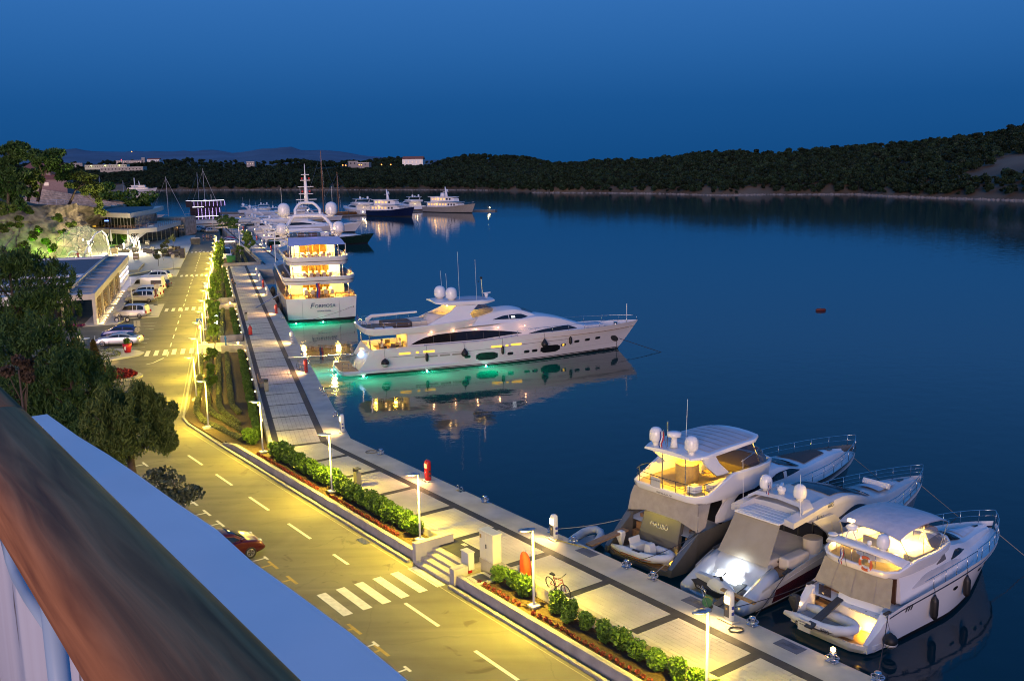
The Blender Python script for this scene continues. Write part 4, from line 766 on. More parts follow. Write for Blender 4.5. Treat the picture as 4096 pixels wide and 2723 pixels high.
def chair(parent, x, y, z, rz, mat, s=1.0, name='chair'):
    m = MX.Translation((x, y, z)) @ MX.Rotation(rz, 4, 'Z') @ MX.Scale(s, 4); g = G()
    g.bb(-.24, .24, -.24, .24, .4, .48); g.box((-.24, 0, .72), (.06, .48, .5), 0, -.1)
    for a in (-.2, .2):
        for b in (-.2, .2): g.bb(a-.02, a+.02, b-.02, b+.02, 0, .4)
    g.v = [tuple(m @ V(p)) for p in g.v]; return obj(name, g, mat, parent)
# ================================================================ big white yacht lying across the basin
GREEN = (.01, .85, .5)
def uw_lamp(root, x, y, sd, energy=1700, col=GREEN, aft=False):
    lamp('underwater_light', 'POINT', (x-(2.4 if aft else 0), y+sd*2.6, -2.0), energy*1.2, col, root, .25)
    lamp('underwater_light', 'POINT', (x-(.35 if aft else 0), y+sd*.4, -.35), energy*.12, (.4, 1, .8), root, .1)
    obj('underwater_lamp', G().ball((x, y, .03), .06, 8, 5), M('green_lamp', (.8, 1, .9), .3, var=0, emit=(.45, 1, .8), es=30), root)
def yachtD():
    t = thing('superyacht', 'long white yacht lying across the basin with green underwater lights', 'yacht', (-16.6, 93.4, 0), R(19.2))
    W = M('white_hull_satin', (.74, .73, .73), .3, var=.03, sc=.5, coat=.2)
    H = Hull(31.9, 29.4, [(0, 2.42), (.38, 2.46), (.46, 2.56), (.54, 2.78), (.62, 2.86), (.8, 2.86), (1, 2.95)], [(0, 2.85), (.1, 3.1), (.55, 3.1), (.7, 2.75), (.84, 1.95), (.94, .95), (1, .05)], [(0, 2.75), (.45, 2.85), (.65, 2.2), (.82, 1.15), (1, .02)], 1.25, 1.55, 34, x0=.9)
    H.band('hull', .09, 1, W, t, 8); H.band('boot_stripe', -.25, .09, BLACK, t, 2); H.band('white_pinstripe', .045, .06, WHITE2, t, 1, .012, False, .1); H.band('knuckle_line', .655, .668, M('line_grey', (.10, .10, .12), .4), t, 1, .012, False, .08, .74); H.band('lower_chine', .28, .285, M('line_pale', (.38, .37, .36), .4), t, 1, .01, False, .5)
    H.deck('main_deck', .02, .985, .55, TEAK, t, .1, 24)
    for sd in (1, -1): obj('side_sponson', G().loft([[(x, sd*(2.8+d), z0), (x, sd*(3.14+d), z0+.1), (x, sd*(3.14+d), z0+.3), (x, sd*(2.8+d), z0+.36)] for x, d, z0 in ((-.3, -.2, .12), (.6, 0, .14), (4, .06, .16), (9, .03, .2), (11, -.2, .26))]), W, t)
    pf = [(-.6, -1.6), (-.4, -2.5), (.2, -2.95), (1.8, -3.0), (1.8, 3.0), (.2, 2.95), (-.4, 2.5), (-.6, 1.6)]; obj('swim_platform', G().prism(pf, .1, .46), W, t); obj('platform_teak', G().prism([(x*.94+.06, y*.95) for x, y in pf], .46, .472), TEAK, t)
    tr = obj('transom', G().loft([[(1.0+.15*abs(y), y, .46), (1.25+.15*abs(y), y, 1.1), (1.9+.12*abs(y), y, 1.9), (2.5+.1*abs(y), y, 2.3), (2.9, y, 2.25), (2.9, y, .46)] for y in (-2.1, -1.4, -.7, 0, .7, 1.4, 2.1)]), W, t, True, auto=R(50))
    obj('stern_screen', G().slab([(1.55, -1.2, 1.55), (1.55, -.2, 1.55), (1.95, -.2, 2.0), (1.95, -1.2, 2.0)], (-.03, 0, .03)), M('lit_sign', (.5, .7, 1), .4, var=.5, sc=2, emit=(.4, .65, 1), es=4), tr); obj('stern_glass', G().slab([(1.1, -.2, .6), (1.1, 1.9, .6), (1.5, 1.9, 1.5), (1.5, -.2, 1.5)], (-.04, 0, .04)), M('pale_teal_glass', (.30, .42, .44), .1, var=.3, sc=2), tr)
    rail(t, [(-.35, -2.45, .47), (.3, -2.85, .47), (1.0, -2.9, .47)], .8, .65, .02, 1); rail(t, [(-.35, 2.45, .47), (.3, 2.85, .47), (1.0, 2.9, .47)], .8, .65, .02, 1)
    h1 = House([(5.8, 2.0), (26, 2.3)], [(5.8, 3.72), (14, 3.86), (18, 4.3), (19.6, 4.42), (22, 4.05), (24, 3.4), (25.6, 2.85)], [(5.8, 2.5), (14, 2.52), (20, 2.25), (23, 1.85), (25.6, 1.2)], [(5.8, 2.42), (14, 2.4), (20, 1.9), (23, 1.35), (25.6, .8)], .3, .12)
    h1.body('superstructure', 6.1, 25.6, W, t, 30)
    h1.patch('saloon_window', [(6.4, 2.58), (13, 2.6), (15.2, 2.74), (17.8, 2.9)], [(6.4, 2.62), (7.6, 3.12), (9.2, 3.4), (12.5, 3.5), (15.5, 3.3), (17.8, 2.94)], DKGLASS, t, n=18)
    for x in (8.6, 10.3, 12, 13.7, 15.4): h1.patch('window_bar', [(x, 2.62), (x+.05, 2.62)], [(x, 3.28), (x+.05, 3.28)], DKGREY, t, off=.035, n=1)
    h1.patch('fore_window', [(18.6, 2.76), (24.3, 2.78)], [(18.6, 2.8), (20.6, 3.1), (23, 3.2), (24.3, 2.82)], DKGLASS, t, n=14)
    h2 = House([(9.5, 3.9), (20.2, 4.1)], [(9.5, 4.25), (12, 4.6), (13.6, 4.9), (15.4, 5.15), (17.2, 5.25), (18.5, 4.98), (19.9, 4.4)], [(9.5, 2.62), (13, 2.5), (17, 2.15), (19.9, 1.75)], [(9.5, 2.5), (13, 2.1), (17, 1.6), (19.9, 1.3)], .45, .15)
    h2.body('pilothouse', 11.8, 19.9, W, t, 20)
    h2.patch('pilothouse_window', [(14.9, 4.4), (19.1, 4.26)], [(14.9, 4.43), (16.4, 4.72), (17.8, 4.74), (19.1, 4.3)], DKGLASS, t); h2.patch('window_bar', [(16.6, 4.36), (16.66, 4.36)], [(16.6, 4.72), (16.66, 4.72)], WHITE2, t, off=.04, n=1); h2.top('windscreen', 18.35, 19.75, 1, 1, DKGLASS, t, .03)
    h2.patch('cabin_glow', [(16.9, 4.45), (17.3, 4.44)], [(16.9, 4.6), (17.3, 4.6)], M('cabin_light', (1, 1, 1), .4, var=0, emit=(.8, .9, 1), es=3), t, (-1,), .04, 2)
    P = sym([(1.85, 1.9), (2.1, 2.45), (2.8, 2.72), (6, 2.78), (10, 2.74), (12.6, 2.5), (13.6, 1.6), (13.8, .6)])
    tub('flybridge', P, lambda x: sm([(1.8, 3.95), (2.7, 3.72), (10, 3.74), (13.8, 4.1)], x), lambda x: sm([(1.8, 4.55), (2.6, 4.42), (7.5, 4.34), (9.5, 4.5), (12.5, 4.72), (13.8, 4.85)], x), 4.08, W, t, .16, .12, TEAK)
    for sd in (1, -1):
        o = obj('arch_wing', G().slab([(7.9, sd*2.6, 4.32), (12.8, sd*2.5, 4.55), (12.5, sd*2.25, 5.2), (13.4, sd*1.95, 5.98), (11.2, sd*1.95, 6.02), (10.6, sd*2.1, 5.5)], (0, -sd*.18, 0)), W, t, bevel=.04)
        obj('overhang_post', G().tube([(2.45, sd*2.3, 2.3), (2.35, sd*2.35, 3.9)], .05, 8), STEEL, t)
        obj('cockpit_coaming', G().loft([[(x, sd*2.95, z0), (x, sd*2.98, z1), (x, sd*2.6, z1), (x, sd*2.6, z0)] for x, z0, z1 in ((2.6, 1.8, 2.42), (6, 1.8, 2.48), (7.5, 1.8, 2.48))]), W, t)
    ht = House([(9.1, 6.3), (11, 6.05), (14, 6.02), (15.4, 6.15)], [(9.1, 6.42), (10.5, 6.42), (13, 6.4), (15.4, 6.3)], [(9.1, 1.7), (10, 2.0), (14, 1.95), (15.4, 1.2)], [(9.1, 1.7), (10, 2.0), (14, 1.95), (15.4, 1.2)], .12, .08); ht.body('hardtop', 9.1, 15.4, W, t, 14); ht.top('hardtop_panel', 11.2, 14.6, .8, .8, M('pink_canvas', (.55, .50, .52), .7), t, .03)
    wsP = [(12.4, -2.3), (13.8, -2.05), (15.0, -1.45), (15.5, -.6), (15.5, .6), (15.0, 1.45), (13.8, 2.05), (12.4, 2.3)]; obj('fly_windscreen', G().loft([[(x, y, 4.72+.16*(x-12.4)) for x, y in wsP], [(x-.45, y*.88, 5.35+.06*(x-12.4)) for x, y in wsP]], False), SMOKE, t)
    radome(t, 10.3, .85, 6.5, .58, 1.25); radome(t, 11.0, -.85, 6.5, .58, 1.25)
    obj('light_mast', G().tube([(14.6, 0, 6.35), (14.5, 0, 6.9), (14.4, 0, 8.4)], .05, 6), STEEL, t); obj('mast_horn', G().lathe([(.04, 0), (.12, .1)], (14.1, 0, 8.0), 8), DKGREY, t); obj('mast_head', G().bb(14.3, 14.5, -.1, .1, 8.3, 8.5), BLACK, t); scanner(t, 15.0, .3, 6.4, 1.0, .3)
    for x, y, z0, z1 in ((11.8, -1.0, 6.4, 11.2), (13.4, -1.6, 6.3, 10.4), (10.6, 1.2, 7.5, 9.2), (10.9, .3, 7.4, 9.0)): obj('whip_antenna', G().tube([(x, y, z0), (x-.1, y, z1)], .014, 4), WHITE2, t)
    # fly deck furniture: tender crane, covered sofa, sun pads, jet ski hidden under dark cover
    obj('boat_crane', G().loft([[(x, 1.3, z), (x, 1.7, z), (x, 1.7, z+h), (x, 1.3, z+h)] for x, z, h in ((2.8, 4.35, .5), (3.4, 4.9, .3), (8.0, 5.1, .16))]), W, t, bevel=.03)
    obj('sunpad', G().bb(4.0, 6.8, -1.2, .8, 4.1, 4.7), BROWN, t, bevel=.06); obj('sun_lounger', G().bb(6.9, 8.4, -1.0, 1.2, 4.1, 4.62), CUSH, t, bevel=.06)
    for k in range(2): obj('deck_locker', G().bb(3.0+.95*k, 3.8+.95*k, -2.4, -1.8, 4.1, 4.4), WHITE2, t, bevel=.06)
    obj('covered_sofa', G().loft([[(8.4+a, -1.5+b*2.6, z) for a, b in ((0, 0), (2.2, 0), (2.2, 1), (0, 1))] if z < 4.6 else [(8.6+a, -1.3+b*2.3, z) for a, b in ((0, 0), (1.8, .05), (1.7, .9), (.1, 1))] for z in (4.1, 4.5, 4.95, 5.1)]), M('dust_cover', (.60, .55, .54), .85, var=.08, bump=.5, bs=3), t, True)
    rail(t, [(2.6, -2.6, 4.4), (7.4, -2.66, 4.36)], .5, 1.2, .02, 1); rail(t, [(2.6, 2.6, 4.4), (7.4, 2.66, 4.36)], .5, 1.2, .02, 1); rail(t, [(2.2, 2.2, 4.5), (2.2, -2.2, 4.5)], .4, 1.1, .02, 1); flag(t, 2.0, .2, 4.4, (RED, BLUE), .9, .5)
    # bow gear
    sp = [(10, 3.0), (13, 3.02)]; bowp = [H.pt(u, 1, 1)+V((0, -.08, 0)) for u in (.52, .6, .68, .76, .83, .89, .94, .98, .998)]; bowp += [V((p.x, -p.y, p.z)) for p in bowp[::-1]]; rail(t, bowp, .55, 1.9, .022, 0)
    low = [H.pt(u, 1, -1)+V((0, .06, 0)) for u in (.2, .3, .4, .46, .52)]; obj('side_rail', G().tube([p+V((0, 0, .12)) for p in low], .025, 5), STEEL, t)
    obj('bow_sunpad', G().bb(25.4, 27.6, -1.0, 1.0, 2.5, 2.95), M('bow_pad', (.55, .56, .6), .7), t, bevel=.1); obj('windlass', G().lathe([(.2, 0), (.15, .25), (.2, .4)], (29.3, 0, 2.5), 10), STEEL, t); obj('jack_staff', G().tube([(30.6, 0, 2.8), (30.6, 0, 4.8)], .035, 6), WHITE2, t)
    H.plate('anchor_pocket', 28.9, 1.25, .9, .75, DKGREY, t, -1, .02, 2.2, -.8)
    YL = M('lit_hull_window', (1, .7, .2), .4, var=0, emit=(1, .5, .02), es=1.5)
    for x, z in ((5.6, 1.88), (8.0, 1.9), (14.9, 1.85), (17.0, 1.9)): H.plate('lit_window', x, z, 1.15, .2, YL, t, p=6)
    for x, z in ((6.85, 1.89), (16.0, 1.87)): H.plate('lit_window', x, z, .3, .2, YL, t, p=3)
    for k in range(4): H.plate('engine_vent', 7.1+1.25*k, 1.4, 1.05, .17, M('vent_grey', (.33, .31, .28), .6), t, p=6)  # engine vents in a mid grey-beige, darker than the hull
    PR = M('porthole_rim', (.6, .6, .62), .2, metal=.8)
    for x, z in ((11.9, 1.05), (16.4, 1.0), (18.2, 1.02), (19.1, 1.03), (24.0, 1.5), (25.3, 1.55), (26.6, 1.6)): H.plate('porthole_rim', x, z, .66, .32, PR, t, off=.015, p=3.4); H.plate('porthole', x, z, .52, .22, DKGLASS, t, off=.025, p=3.4)
    H.plate('porthole_rim', 22.4, 1.3, .66, .32, PR, t, off=.015, p=3.4); H.plate('lit_porthole', 22.4, 1.3, .2, .22, YL, t, off=.03, p=5)
    for x, z in ((13.9, .95), (20.9, 1.05)):
        H.plate('oval_window', x, z, 2.0, .78, DKGLASS, t, off=.03, p=4)
        for d in (-.98, .98): H.plate('window_hinge', x+d, z, .34, .5, PR, t, off=.02, p=4); H.plate('hinge_glass', x+d, z, .24, .38, DKGLASS, t, off=.04, p=4)
    # aft deck: people dining
    obj('saloon_bulkhead', G().bb(6.0, 6.1, -2.4, 2.4, 1.85, 3.72), CUSH, t); obj('cockpit_ceiling', G().bb(2.5, 6.0, -2.4, 2.4, 3.66, 3.7), CUSH, t); obj('aft_sofa', G().bb(2.6, 3.2, -2.0, 2.0, 1.85, 2.3), CUSH, t, bevel=.05); obj('dining_table', G().loft([[(4.6+.55*a, -1.3+.85*b, z) for a, b in rsq(16, 3)] for z in (2.5, 2.56)]), TEAK, t); obj('table_leg', G().tube([(4.6, -1.3, 1.87), (4.6, -1.3, 2.5)], .08, 6), STEEL, t)
    for x, y, rz in ((3.7, -1.6, 0), (5.5, -1.6, pi), (4.6, -.2, -pi/2), (4.6, -2.3, pi/2)): chair(t, x, y, 1.88, rz, BROWN)
    for x in (3.2, 5.2): lamp('cockpit_light', 'POINT', (x, 0, 3.5), 300, (1, .58, .04), t, .15)
    lamp('hardtop_light', 'POINT', (12.2, 0, 5.85), 480, (1, .52, .04), t, .2)
    for k in range(6): obj('ceiling_lamp', G().ball((2.9+1.3*(k % 3), -1.7+1.6*(k//3), 3.63), .08, 6, 4), WARM, t); obj('ceiling_lamp', G().ball((10.4+.75*k, -1.4+.4*(k % 2), 6.03), .09, 6, 4), WARM, t)
    for sd in (-1, 1):
        for x in (8.4, 10.6, 12.9, 15.2, 18.0): obj('side_deck_lamp', G().ball((x, sd*2.72, 3.70), .05, 6, 4), WARM, t); lamp('side_deck_light', 'POINT', (x, sd*2.78, 3.6), 9, (1, .42, .2), t, .06)
    for x in (1.5, 7.7, 13.7): uw_lamp(t, x, -3.15, -1)
    for y in (-1.2, 1.2): uw_lamp(t, -.75, y, 0, 1800, (.35, 1, .95), True)
    obj('gangway', G().loft([[(x, .3, z), (x, .75, z), (x, .75, z+.08), (x, .3, z+.08)] for x, z in ((1.2, 1.5), (-5.0, 1.62))]), STEEL, t)
    rail(t, [(.6, .75, 1.58), (-2.2, .75, 1.6)], .8, 1.4, .012, 0)
    return t, H
yD, hD = yachtD()
person('person in white shirt sitting at the yacht dining table, facing the bow', 'sit', local(yD, (3.72, -1.6, 1.88)), yD.rotation_euler.z, WSH, DTR)
person('person in white shirt raising a hand at the yacht dining table, facing aft', 'sit', local(yD, (5.48, -1.6, 1.88)), yD.rotation_euler.z+pi, WSH, DTR, hair=M('grey_hair', (.3, .28, .25), .7))
for x, k, zf, ln, r, lb in ((3.6, 'ball', 1.15, .7, .40, 'round black fender near the stern of the long white yacht'), (7.75, 'long', 1.35, .75, .15, 'slim black fender below the aft windows of the long white yacht'), (11.5, 'pear', 1.5, .7, .36, 'pear-shaped black fender amidships on the long white yacht'), (15.5, 'long', 1.45, .75, .15, 'slim black fender by the lit hull windows amidships'), (20.0, 'pear', 1.75, .7, .36, 'pear-shaped black fender over the forward oval hull window'), (23.1, 'long', 1.75, .75, .15, 'slim black fender nearest the bow of the long white yacht')):
    hang_fender(yD, hD, x, zf, k, lb, HANGG, ln, r)
# ================================================================ the three-decked superyacht beside the quay
def yachtF():
    t = thing('superyacht', 'tall three-decked white superyacht FORMOSA seen from its brightly lit stern', 'yacht', (-24.6, 125.9, 0), R(106))
    H = Hull(54, 50, [(0, 3.1), (.3, 3.2), (.6, 3.7), (1, 5.0)], [(0, 4.5), (.2, 4.75), (.6, 4.6), (.8, 3.2), (.93, 1.4), (1, .1)], [(0, 4.2), (.4, 4.4), (.65, 3.4), (.85, 1.5), (1, .02)], 1.2, -.35, 30)
    H.band('hull', .13, 1, WHITE, t, 6, trans=False); H.band('boot_stripe', -.15, .13, M('navy_boot', (.012, .016, .03), .3), t, 2)
    # transom: gently bowed plate with the name
    g = G().loft([[(-.55*(1-(y/4.6)**2)-.25*(z/3.1), y*(.955+.045*z/3.1), z) for y in [4.5*k/8 for k in range(-8, 9)]] for z in (.4, 1.1, 1.8, 2.5, 3.1)], False); tr = obj('transom', g, WHITE, t, True)
    NAVY = M('navy_lettering', (.02, .05, .16), .4, var=0)
    text('name_lettering', 'F', 1.0, NAVY, tr, frame((-.82, 1.35, 1.85), (0, -1, 0), (-.08, 0, 1)), .02, .3); text('name_lettering', 'ORMOSA', .6, NAVY, tr, frame((-.82, -.35, 1.9), (0, -1, 0), (-.08, 0, 1)), .02, .1, 1.1); text('port_lettering', 'GEORGE TOWN', .24, NAVY, tr, frame((-.80, -.2, 1.35), (0, -1, 0), (-.08, 0, 1)), .02)
    for y in (-2.2, 2.5): obj('door_seam', G().box((-.62, y, 1.6), (.03, .03, 2.3)), M('seam_grey', (.3, .3, .33), .5), tr)
    for y in (-3.9, 3.6): obj('hawse_hole', G().lathe([(.2, 0), (.2, .05)], (0, 0, 0), 12), BLACK, tr).matrix_local = frame((-.25, y, 1.75), (0, 1, 0), (0, 0, 1))
    H.deck('aft_deck', .0, .9, .25, TEAK, t)
    P0 = [(.2, 4.45), (3, 4.6), (6, 4.65)]
    lv = ((4.55, .35, 34, 4.75, 5.75, 5.0), (3.95, 1.3, 30, 7.15, 8.25, 7.4), (3.45, 7.5, 26, 9.85, 10.35, 10.1))
    LN_ = M('dark_trim_line', (.03, .03, .04), .4, var=0)
    for hw, x0, x1, z0, z1, fl in lv:
        P = sym([(x0, hw*.55), (x0+.25, hw*.82), (x0+1.0, hw*.96), (x0+3, hw), (x1-9, hw*.98), (x1-3, hw*.6), (x1, hw*.1)])
        tub('deck_tier', P, z0, lambda x, z0=z0, z1=z1, x0=x0: z1 if x < x0+9 else z1-.2, fl, WHITE, t, .2, .22, TEAK)
        q = [p for p in P if p[0] < x0+12]; N_ = outline_normals(P)
        ring = [V((p[0]+n.x*.16, p[1]+n.y*.16, z0+.48)) for p, n in zip(P, N_)]; k = len(P)
        obj('trim_line', G().tube([ring[i % k] for i in range(k-4, k+4)] if False else [ring[k-1-i] for i in range(3, -1, -1)][::1]+[ring[i] for i in range(0, 4)], .035, 4), LN_, t)
    BH = M('cream_bulkhead', (.80, .66, .42), .6, var=.05); BHW = M('white_bulkhead', (.8, .78, .72), .6, var=.04)
    for (xa, xb, hw, z0, z1), m in (((6.4, 36, 3.7, 2.85, 4.78), BH), ((6.8, 30, 3.3, 5.0, 7.2), BHW), ((9.0, 25, 2.9, 7.4, 9.9), BHW)):
        hs = House([(xa, z0), (xb, z0)], [(xa, z1), (xb-5, z1), (xb, z0+.4)], [(xa, hw), (xb-6, hw), (xb, hw*.3)], [(xa, hw), (xb-6, hw*.97), (xb, hw*.3)], .05, .02); hs.body('deckhouse', xa, xb, m, t, 12)
        hs.patch('side_window', [(xa+1.5, z0+.5), (xb-8, z0+.5)], [(xa+1.5, z1-.35), (xb-8, z1-.35)], DKGLASS, t, n=6)
        for k in range(4): obj('saloon_door', G().bb(xa-.06, xa-.01, -1.75+.9*k, -.92+.9*k, z0+.08, z1-.15), M('amber_glass', (.10, .055, .015), .08, var=.5, sc=1.5), t)
        for k in range(5): obj('door_frame', G().bb(xa-.1, xa-.02, -1.8+.9*k, -1.72+.9*k, z0+.05, z1-.12), M('gold_frame', (.35, .22, .07), .4), t)
    for z0, z1, x0, hw, e_ in ((2.85, 4.7, 1.2, 4.2, 1500), (5.0, 7.1, 2.2, 3.6, 1900), (7.4, 9.8, 3.2, 3.2, 2500)):
        for y in (-.55, .55): lamp('deck_light', 'POINT', (x0+2.6, y*hw, z1-.35), e_, (1, .60, .12), t, .3)
        for y in (-1, 1): obj('deck_post', G().tube([(x0+.6, y*hw*.9, z0), (x0+.6, y*hw*.9, z1+.1)], .07, 8), STEEL, t)
        obj('dining_table', G().loft([[(x0+2.3+.7*a, 1.9*b, z) for a, b in rsq(16, 2.5)] for z in (z0+.7, z0+.76)]), M('pale_wood', (.55, .40, .2), .4), t); obj('table_leg', G().bb(x0+2.1, x0+2.5, -.4, .4, z0+.02, z0+.7), M('pale_wood', ), t)
        for k in range(5):
            y = -1.7+.85*k; chair(t, x0+1.35, y, z0+.05, 0, CUSH); chair(t, x0+3.3, y, z0+.05, pi, CUSH)
        for y in (-1, 1): obj('ceiling_lamp', G().ball((x0+3, y*hw*.5, z1-.05), .12, 8, 5), WARM, t)
    # rails
    rail(t, [(3.5, 4.5, 3.08), (.4, 4.35, 3.08), (-.35, 3.2, 3.08), (-.7, 0, 3.08), (-.35, -3.2, 3.08), (.4, -4.35, 3.08), (3.5, -4.5, 3.08)], .45, .95, .03, 1, M('rail_teak', (.14, .08, .04), .4))
    for hw, x0, z in ((4.45, .45, 5.75), (3.9, 1.4, 8.25)): rail(t, [(x0+5, hw, z), (x0+1, hw*.96, z), (x0+.2, hw*.8, z), (x0, hw*.5, z), (x0, -hw*.5, z), (x0+.2, -hw*.8, z), (x0+1, -hw*.96, z), (x0+5, -hw, z)], .45, 1.0, .025, 1, MATS['rail_teak'])
    AWN = M('lilac_awning', (.62, .58, .70), .8, var=.05)
    obj('awning', G().loft([[(1.6+.5*abs(y/3.6)**2, y, 9.75+.1*cos(y)) for y in (-3.7, -1.8, 0, 1.8, 3.7)], [(4.6, y*.95, 10.25+.14*cos(y)) for y in (-3.7, -1.8, 0, 1.8, 3.7)], [(8.2, y*.9, 10.38) for y in (-3.7, -1.8, 0, 1.8, 3.7)]], False), AWN, t, True)
    for y in (-3.6, -1.2, 1.2, 3.6): obj('awning_pole', G().tube([(1.9, y, 8.0), (1.75, y, 9.85)], .045, 6), WHITE2, t)
    lamp('awning_light', 'POINT', (6.8, 0, 10.75), 14, (.55, .35, 1), t, .5)
    # sun deck, arches, mast, domes
    rail(t, [(9, 3.2, 10.35), (7.8, 2.4, 10.35), (7.7, 0, 10.35), (7.8, -2.4, 10.35), (9, -3.2, 10.35)], .75, .9, .03, 1)
    for k in range(3): obj('sun_lounger', G().bb(9.2, 10.6, -2.3+1.6*k, -1.2+1.6*k, 10.35, 10.85), BROWN if k else WHITE2, t, bevel=.05)
    lamp('sun_deck_light', 'POINT', (11, 2.0, 11.2), 50, (1, .66, .26), t, .2); lamp('sun_deck_light', 'POINT', (11, -2.0, 11.2), 50, (1, .66, .26), t, .2)
    def goal(x0, hw0, z0, x1, hw1, z1, r):
        c = [(x0, hw0, z0), (x0+(x1-x0)*.5, hw0*.95+hw1*.05, (z0+z1)/2), (x1-.1, hw1+.1, z1-.35), (x1, hw1-.35, z1), (x1, 0, z1+.05)]; c = c+[(a, -b, d) for a, b, d in c[-2::-1]]
        return obj('mast_arch', G().tube(c, r, 8), WHITE, t, True)
    goal(12.0, 3.15, 10.3, 14.5, 2.3, 12.9, .28); goal(14.6, 1.75, 12.9, 15.8, 1.2, 14.7, .22)
    ms = obj('mast', G().loft([[(x+.35*a*k, .33*b*k, z) for a, b in rsq(10, 2.5)] for x, z, k in ((16, 14.6, 1), (16.2, 16.5, .8), (16.4, 18.2, .55), (16.4, 19.0, .2), (16.4, 20.2, .12))]), WHITE, t, True)
    for z, w in ((15.2, 1.45), (16.0, 1.0), (17.0, 1.1), (17.9, .7), (18.7, .55)): obj('mast_spreader', G().box((16.2, 0, z), (.35, w*2, .1)), WHITE, ms, bevel=.02)
    for z in (16.2, 18.0):
        for y in (-.5, .5): obj('signal_lamp', G().box((16.0, y, z+.15), (.2, .2, .3)), RED, ms)
    radome(t, 14.6, 3.3, 12.9, .85, 1.95); radome(t, 14.6, -3.3, 12.9, .85, 1.95); radome(t, 11.5, 3.9, 10.5, .8, 1.75); radome(t, 11.5, -3.9, 10.5, .8, 1.75)
    for y in (3.3, -3.3): obj('dome_bracket', G().tube([(14.5, y*.6, 12.8), (14.6, y, 12.85)], .2, 8), WHITE, t, True); obj('dome_bracket', G().tube([(11.5, y, 10.2), (11.5, y*1.18, 10.45)], .25, 8), WHITE, t, True)
    for y in (1.6, -1.6, .4): obj('whip_antenna', G().tube([(15, y*2.2, 13), (15, y*2.2, 17)], .02, 4), WHITE2, t)
    flag(t, -.75, .2, 3.0, (RED, BLUE), 1.9, .9)
    for x, y, en in ((-.85, 3.4, 3000), (-.9, 0, 1500)): uw_lamp(t, x, y, 0, en, GREEN, True)
    for k in range(7): lamp('side_light', 'POINT', (3+3.0*k, 4.75, 4.5), 10, (1, .6, .2), t, .1)
    obj('gangway', G().loft([[(x-.25, y, z), (x+.25, y, z), (x+.25, y, z+.1), (x-.25, y, z+.1)] for x, y, z in ((8, 4.6, 2.9), (4.2, 8.2, 1.55))]), STEEL, t)
    return t, H
yF, hF = yachtF()
for k, x in enumerate((5, 14, 24)):
    o = thing('large_fender', 'big black fender between superyacht and quay, %s from its stern' % ('first', 'second', 'third')[k], 'fender', local(yF, (x, 5.1, 0)), yF.rotation_euler.z, 'black fenders of the superyacht')
    obj('fender_body', G().lathe([(.02, -.3), (.3, -.2), (.42, .2), (.42, 1.5), (.3, 1.9), (.05, 2.1)], (0, 0, 0), 12), BLACK, o, True); obj('fender_line', G().tube([(0, 0, 2.0), (0, -.3, 3.1)], .02, 4), BLACK, o)
person('crew member in dark clothes at the superyacht side rail', 'stand', local(yF, (4.5, 4.25, 2.9)), yF.rotation_euler.z+pi/2, DTR, DTR)
# ================================================================ the hotel balcony the photograph is taken from
import numpy as np
def wood():
    m = M('handrail_wood', (.16, .075, .045), .7, var=0, coat=0, spec=.1); nt = m.node_tree; b = nt.nodes['Principled BSDF']; tc = nt.nodes['Texture Coordinate']
    mp = nt.nodes.new('ShaderNodeMapping'); mp.inputs['Scale'].default_value = (1.6, 24, 24); nt.links.new(tc.outputs['Object'], mp.inputs[0])
    n = nt.nodes.new('ShaderNodeTexNoise'); n.inputs['Scale'].default_value = 2.2; n.inputs['Detail'].default_value = 10; n.inputs['Distortion'].default_value = .7; nt.links.new(mp.outputs[0], n.inputs['Vector'])
    r = nt.nodes.new('ShaderNodeValToRGB'); el = r.color_ramp.elements; el[0].position = .28; el[0].color = (.22, .080, .038, 1); el[1].position = .74; el[1].color = (.60, .24, .10, 1); k = el.new(.47); k.color = (.38, .145, .06, 1)
    nt.links.new(n.outputs['Fac'], r.inputs[0]); nt.links.new(r.outputs[0], b.inputs['Base Color']); bp = nt.nodes.new('ShaderNodeBump'); bp.inputs['Strength'].default_value = .12; bp.inputs['Distance'].default_value = .01
    nt.links.new(n.outputs['Fac'], bp.inputs['Height']); nt.links.new(bp.outputs[0], b.inputs['Normal']); return m
def stained():
    m = M('stained_wall', (.62, .60, .62), .7, var=0); nt = m.node_tree; b = nt.nodes['Principled BSDF']; tc = nt.nodes['Texture Coordinate']
    def sp(sc, scale, p0, p1, c0, c1):
        mp = nt.nodes.new('ShaderNodeMapping'); mp.inputs['Scale'].default_value = scale; nt.links.new(tc.outputs['Object'], mp.inputs[0])
        n = nt.nodes.new('ShaderNodeTexNoise'); n.inputs['Scale'].default_value = sc; n.inputs['Detail'].default_value = 5; nt.links.new(mp.outputs[0], n.inputs['Vector'])
        r = nt.nodes.new('ShaderNodeValToRGB'); r.color_ramp.elements[0].position = p0; r.color_ramp.elements[1].position = p1; r.color_ramp.elements[0].color = (*c0, 1); r.color_ramp.elements[1].color = (*c1, 1)
        nt.links.new(n.outputs['Fac'], r.inputs[0]); return r.outputs[0]
    x = nt.nodes.new('ShaderNodeMix'); x.data_type = 'RGBA'; x.blend_type = 'MULTIPLY'; x.inputs[0].default_value = 1
    nt.links.new(sp(9, (1, 1, .25), .30, .35, (.25, .17, .13), (1, 1, 1)), x.inputs[6]); nt.links.new(sp(3, (2.5, 1, .12), .3, .6, (.58, .54, .56), (.70, .69, .72)), x.inputs[7]); nt.links.new(x.outputs[2], b.inputs['Base Color']); return m
BZ = CZ; bd_ = V((-.587, .81, 0)); bn_ = V((-.81, -.587, 0)); bo = V((-.215, .640, 0)); brz = atan2(bd_.y, bd_.x)
def BP(s, n, z): q = bo+bd_*s+bn_*n; return (q.x, q.y, BZ+z)
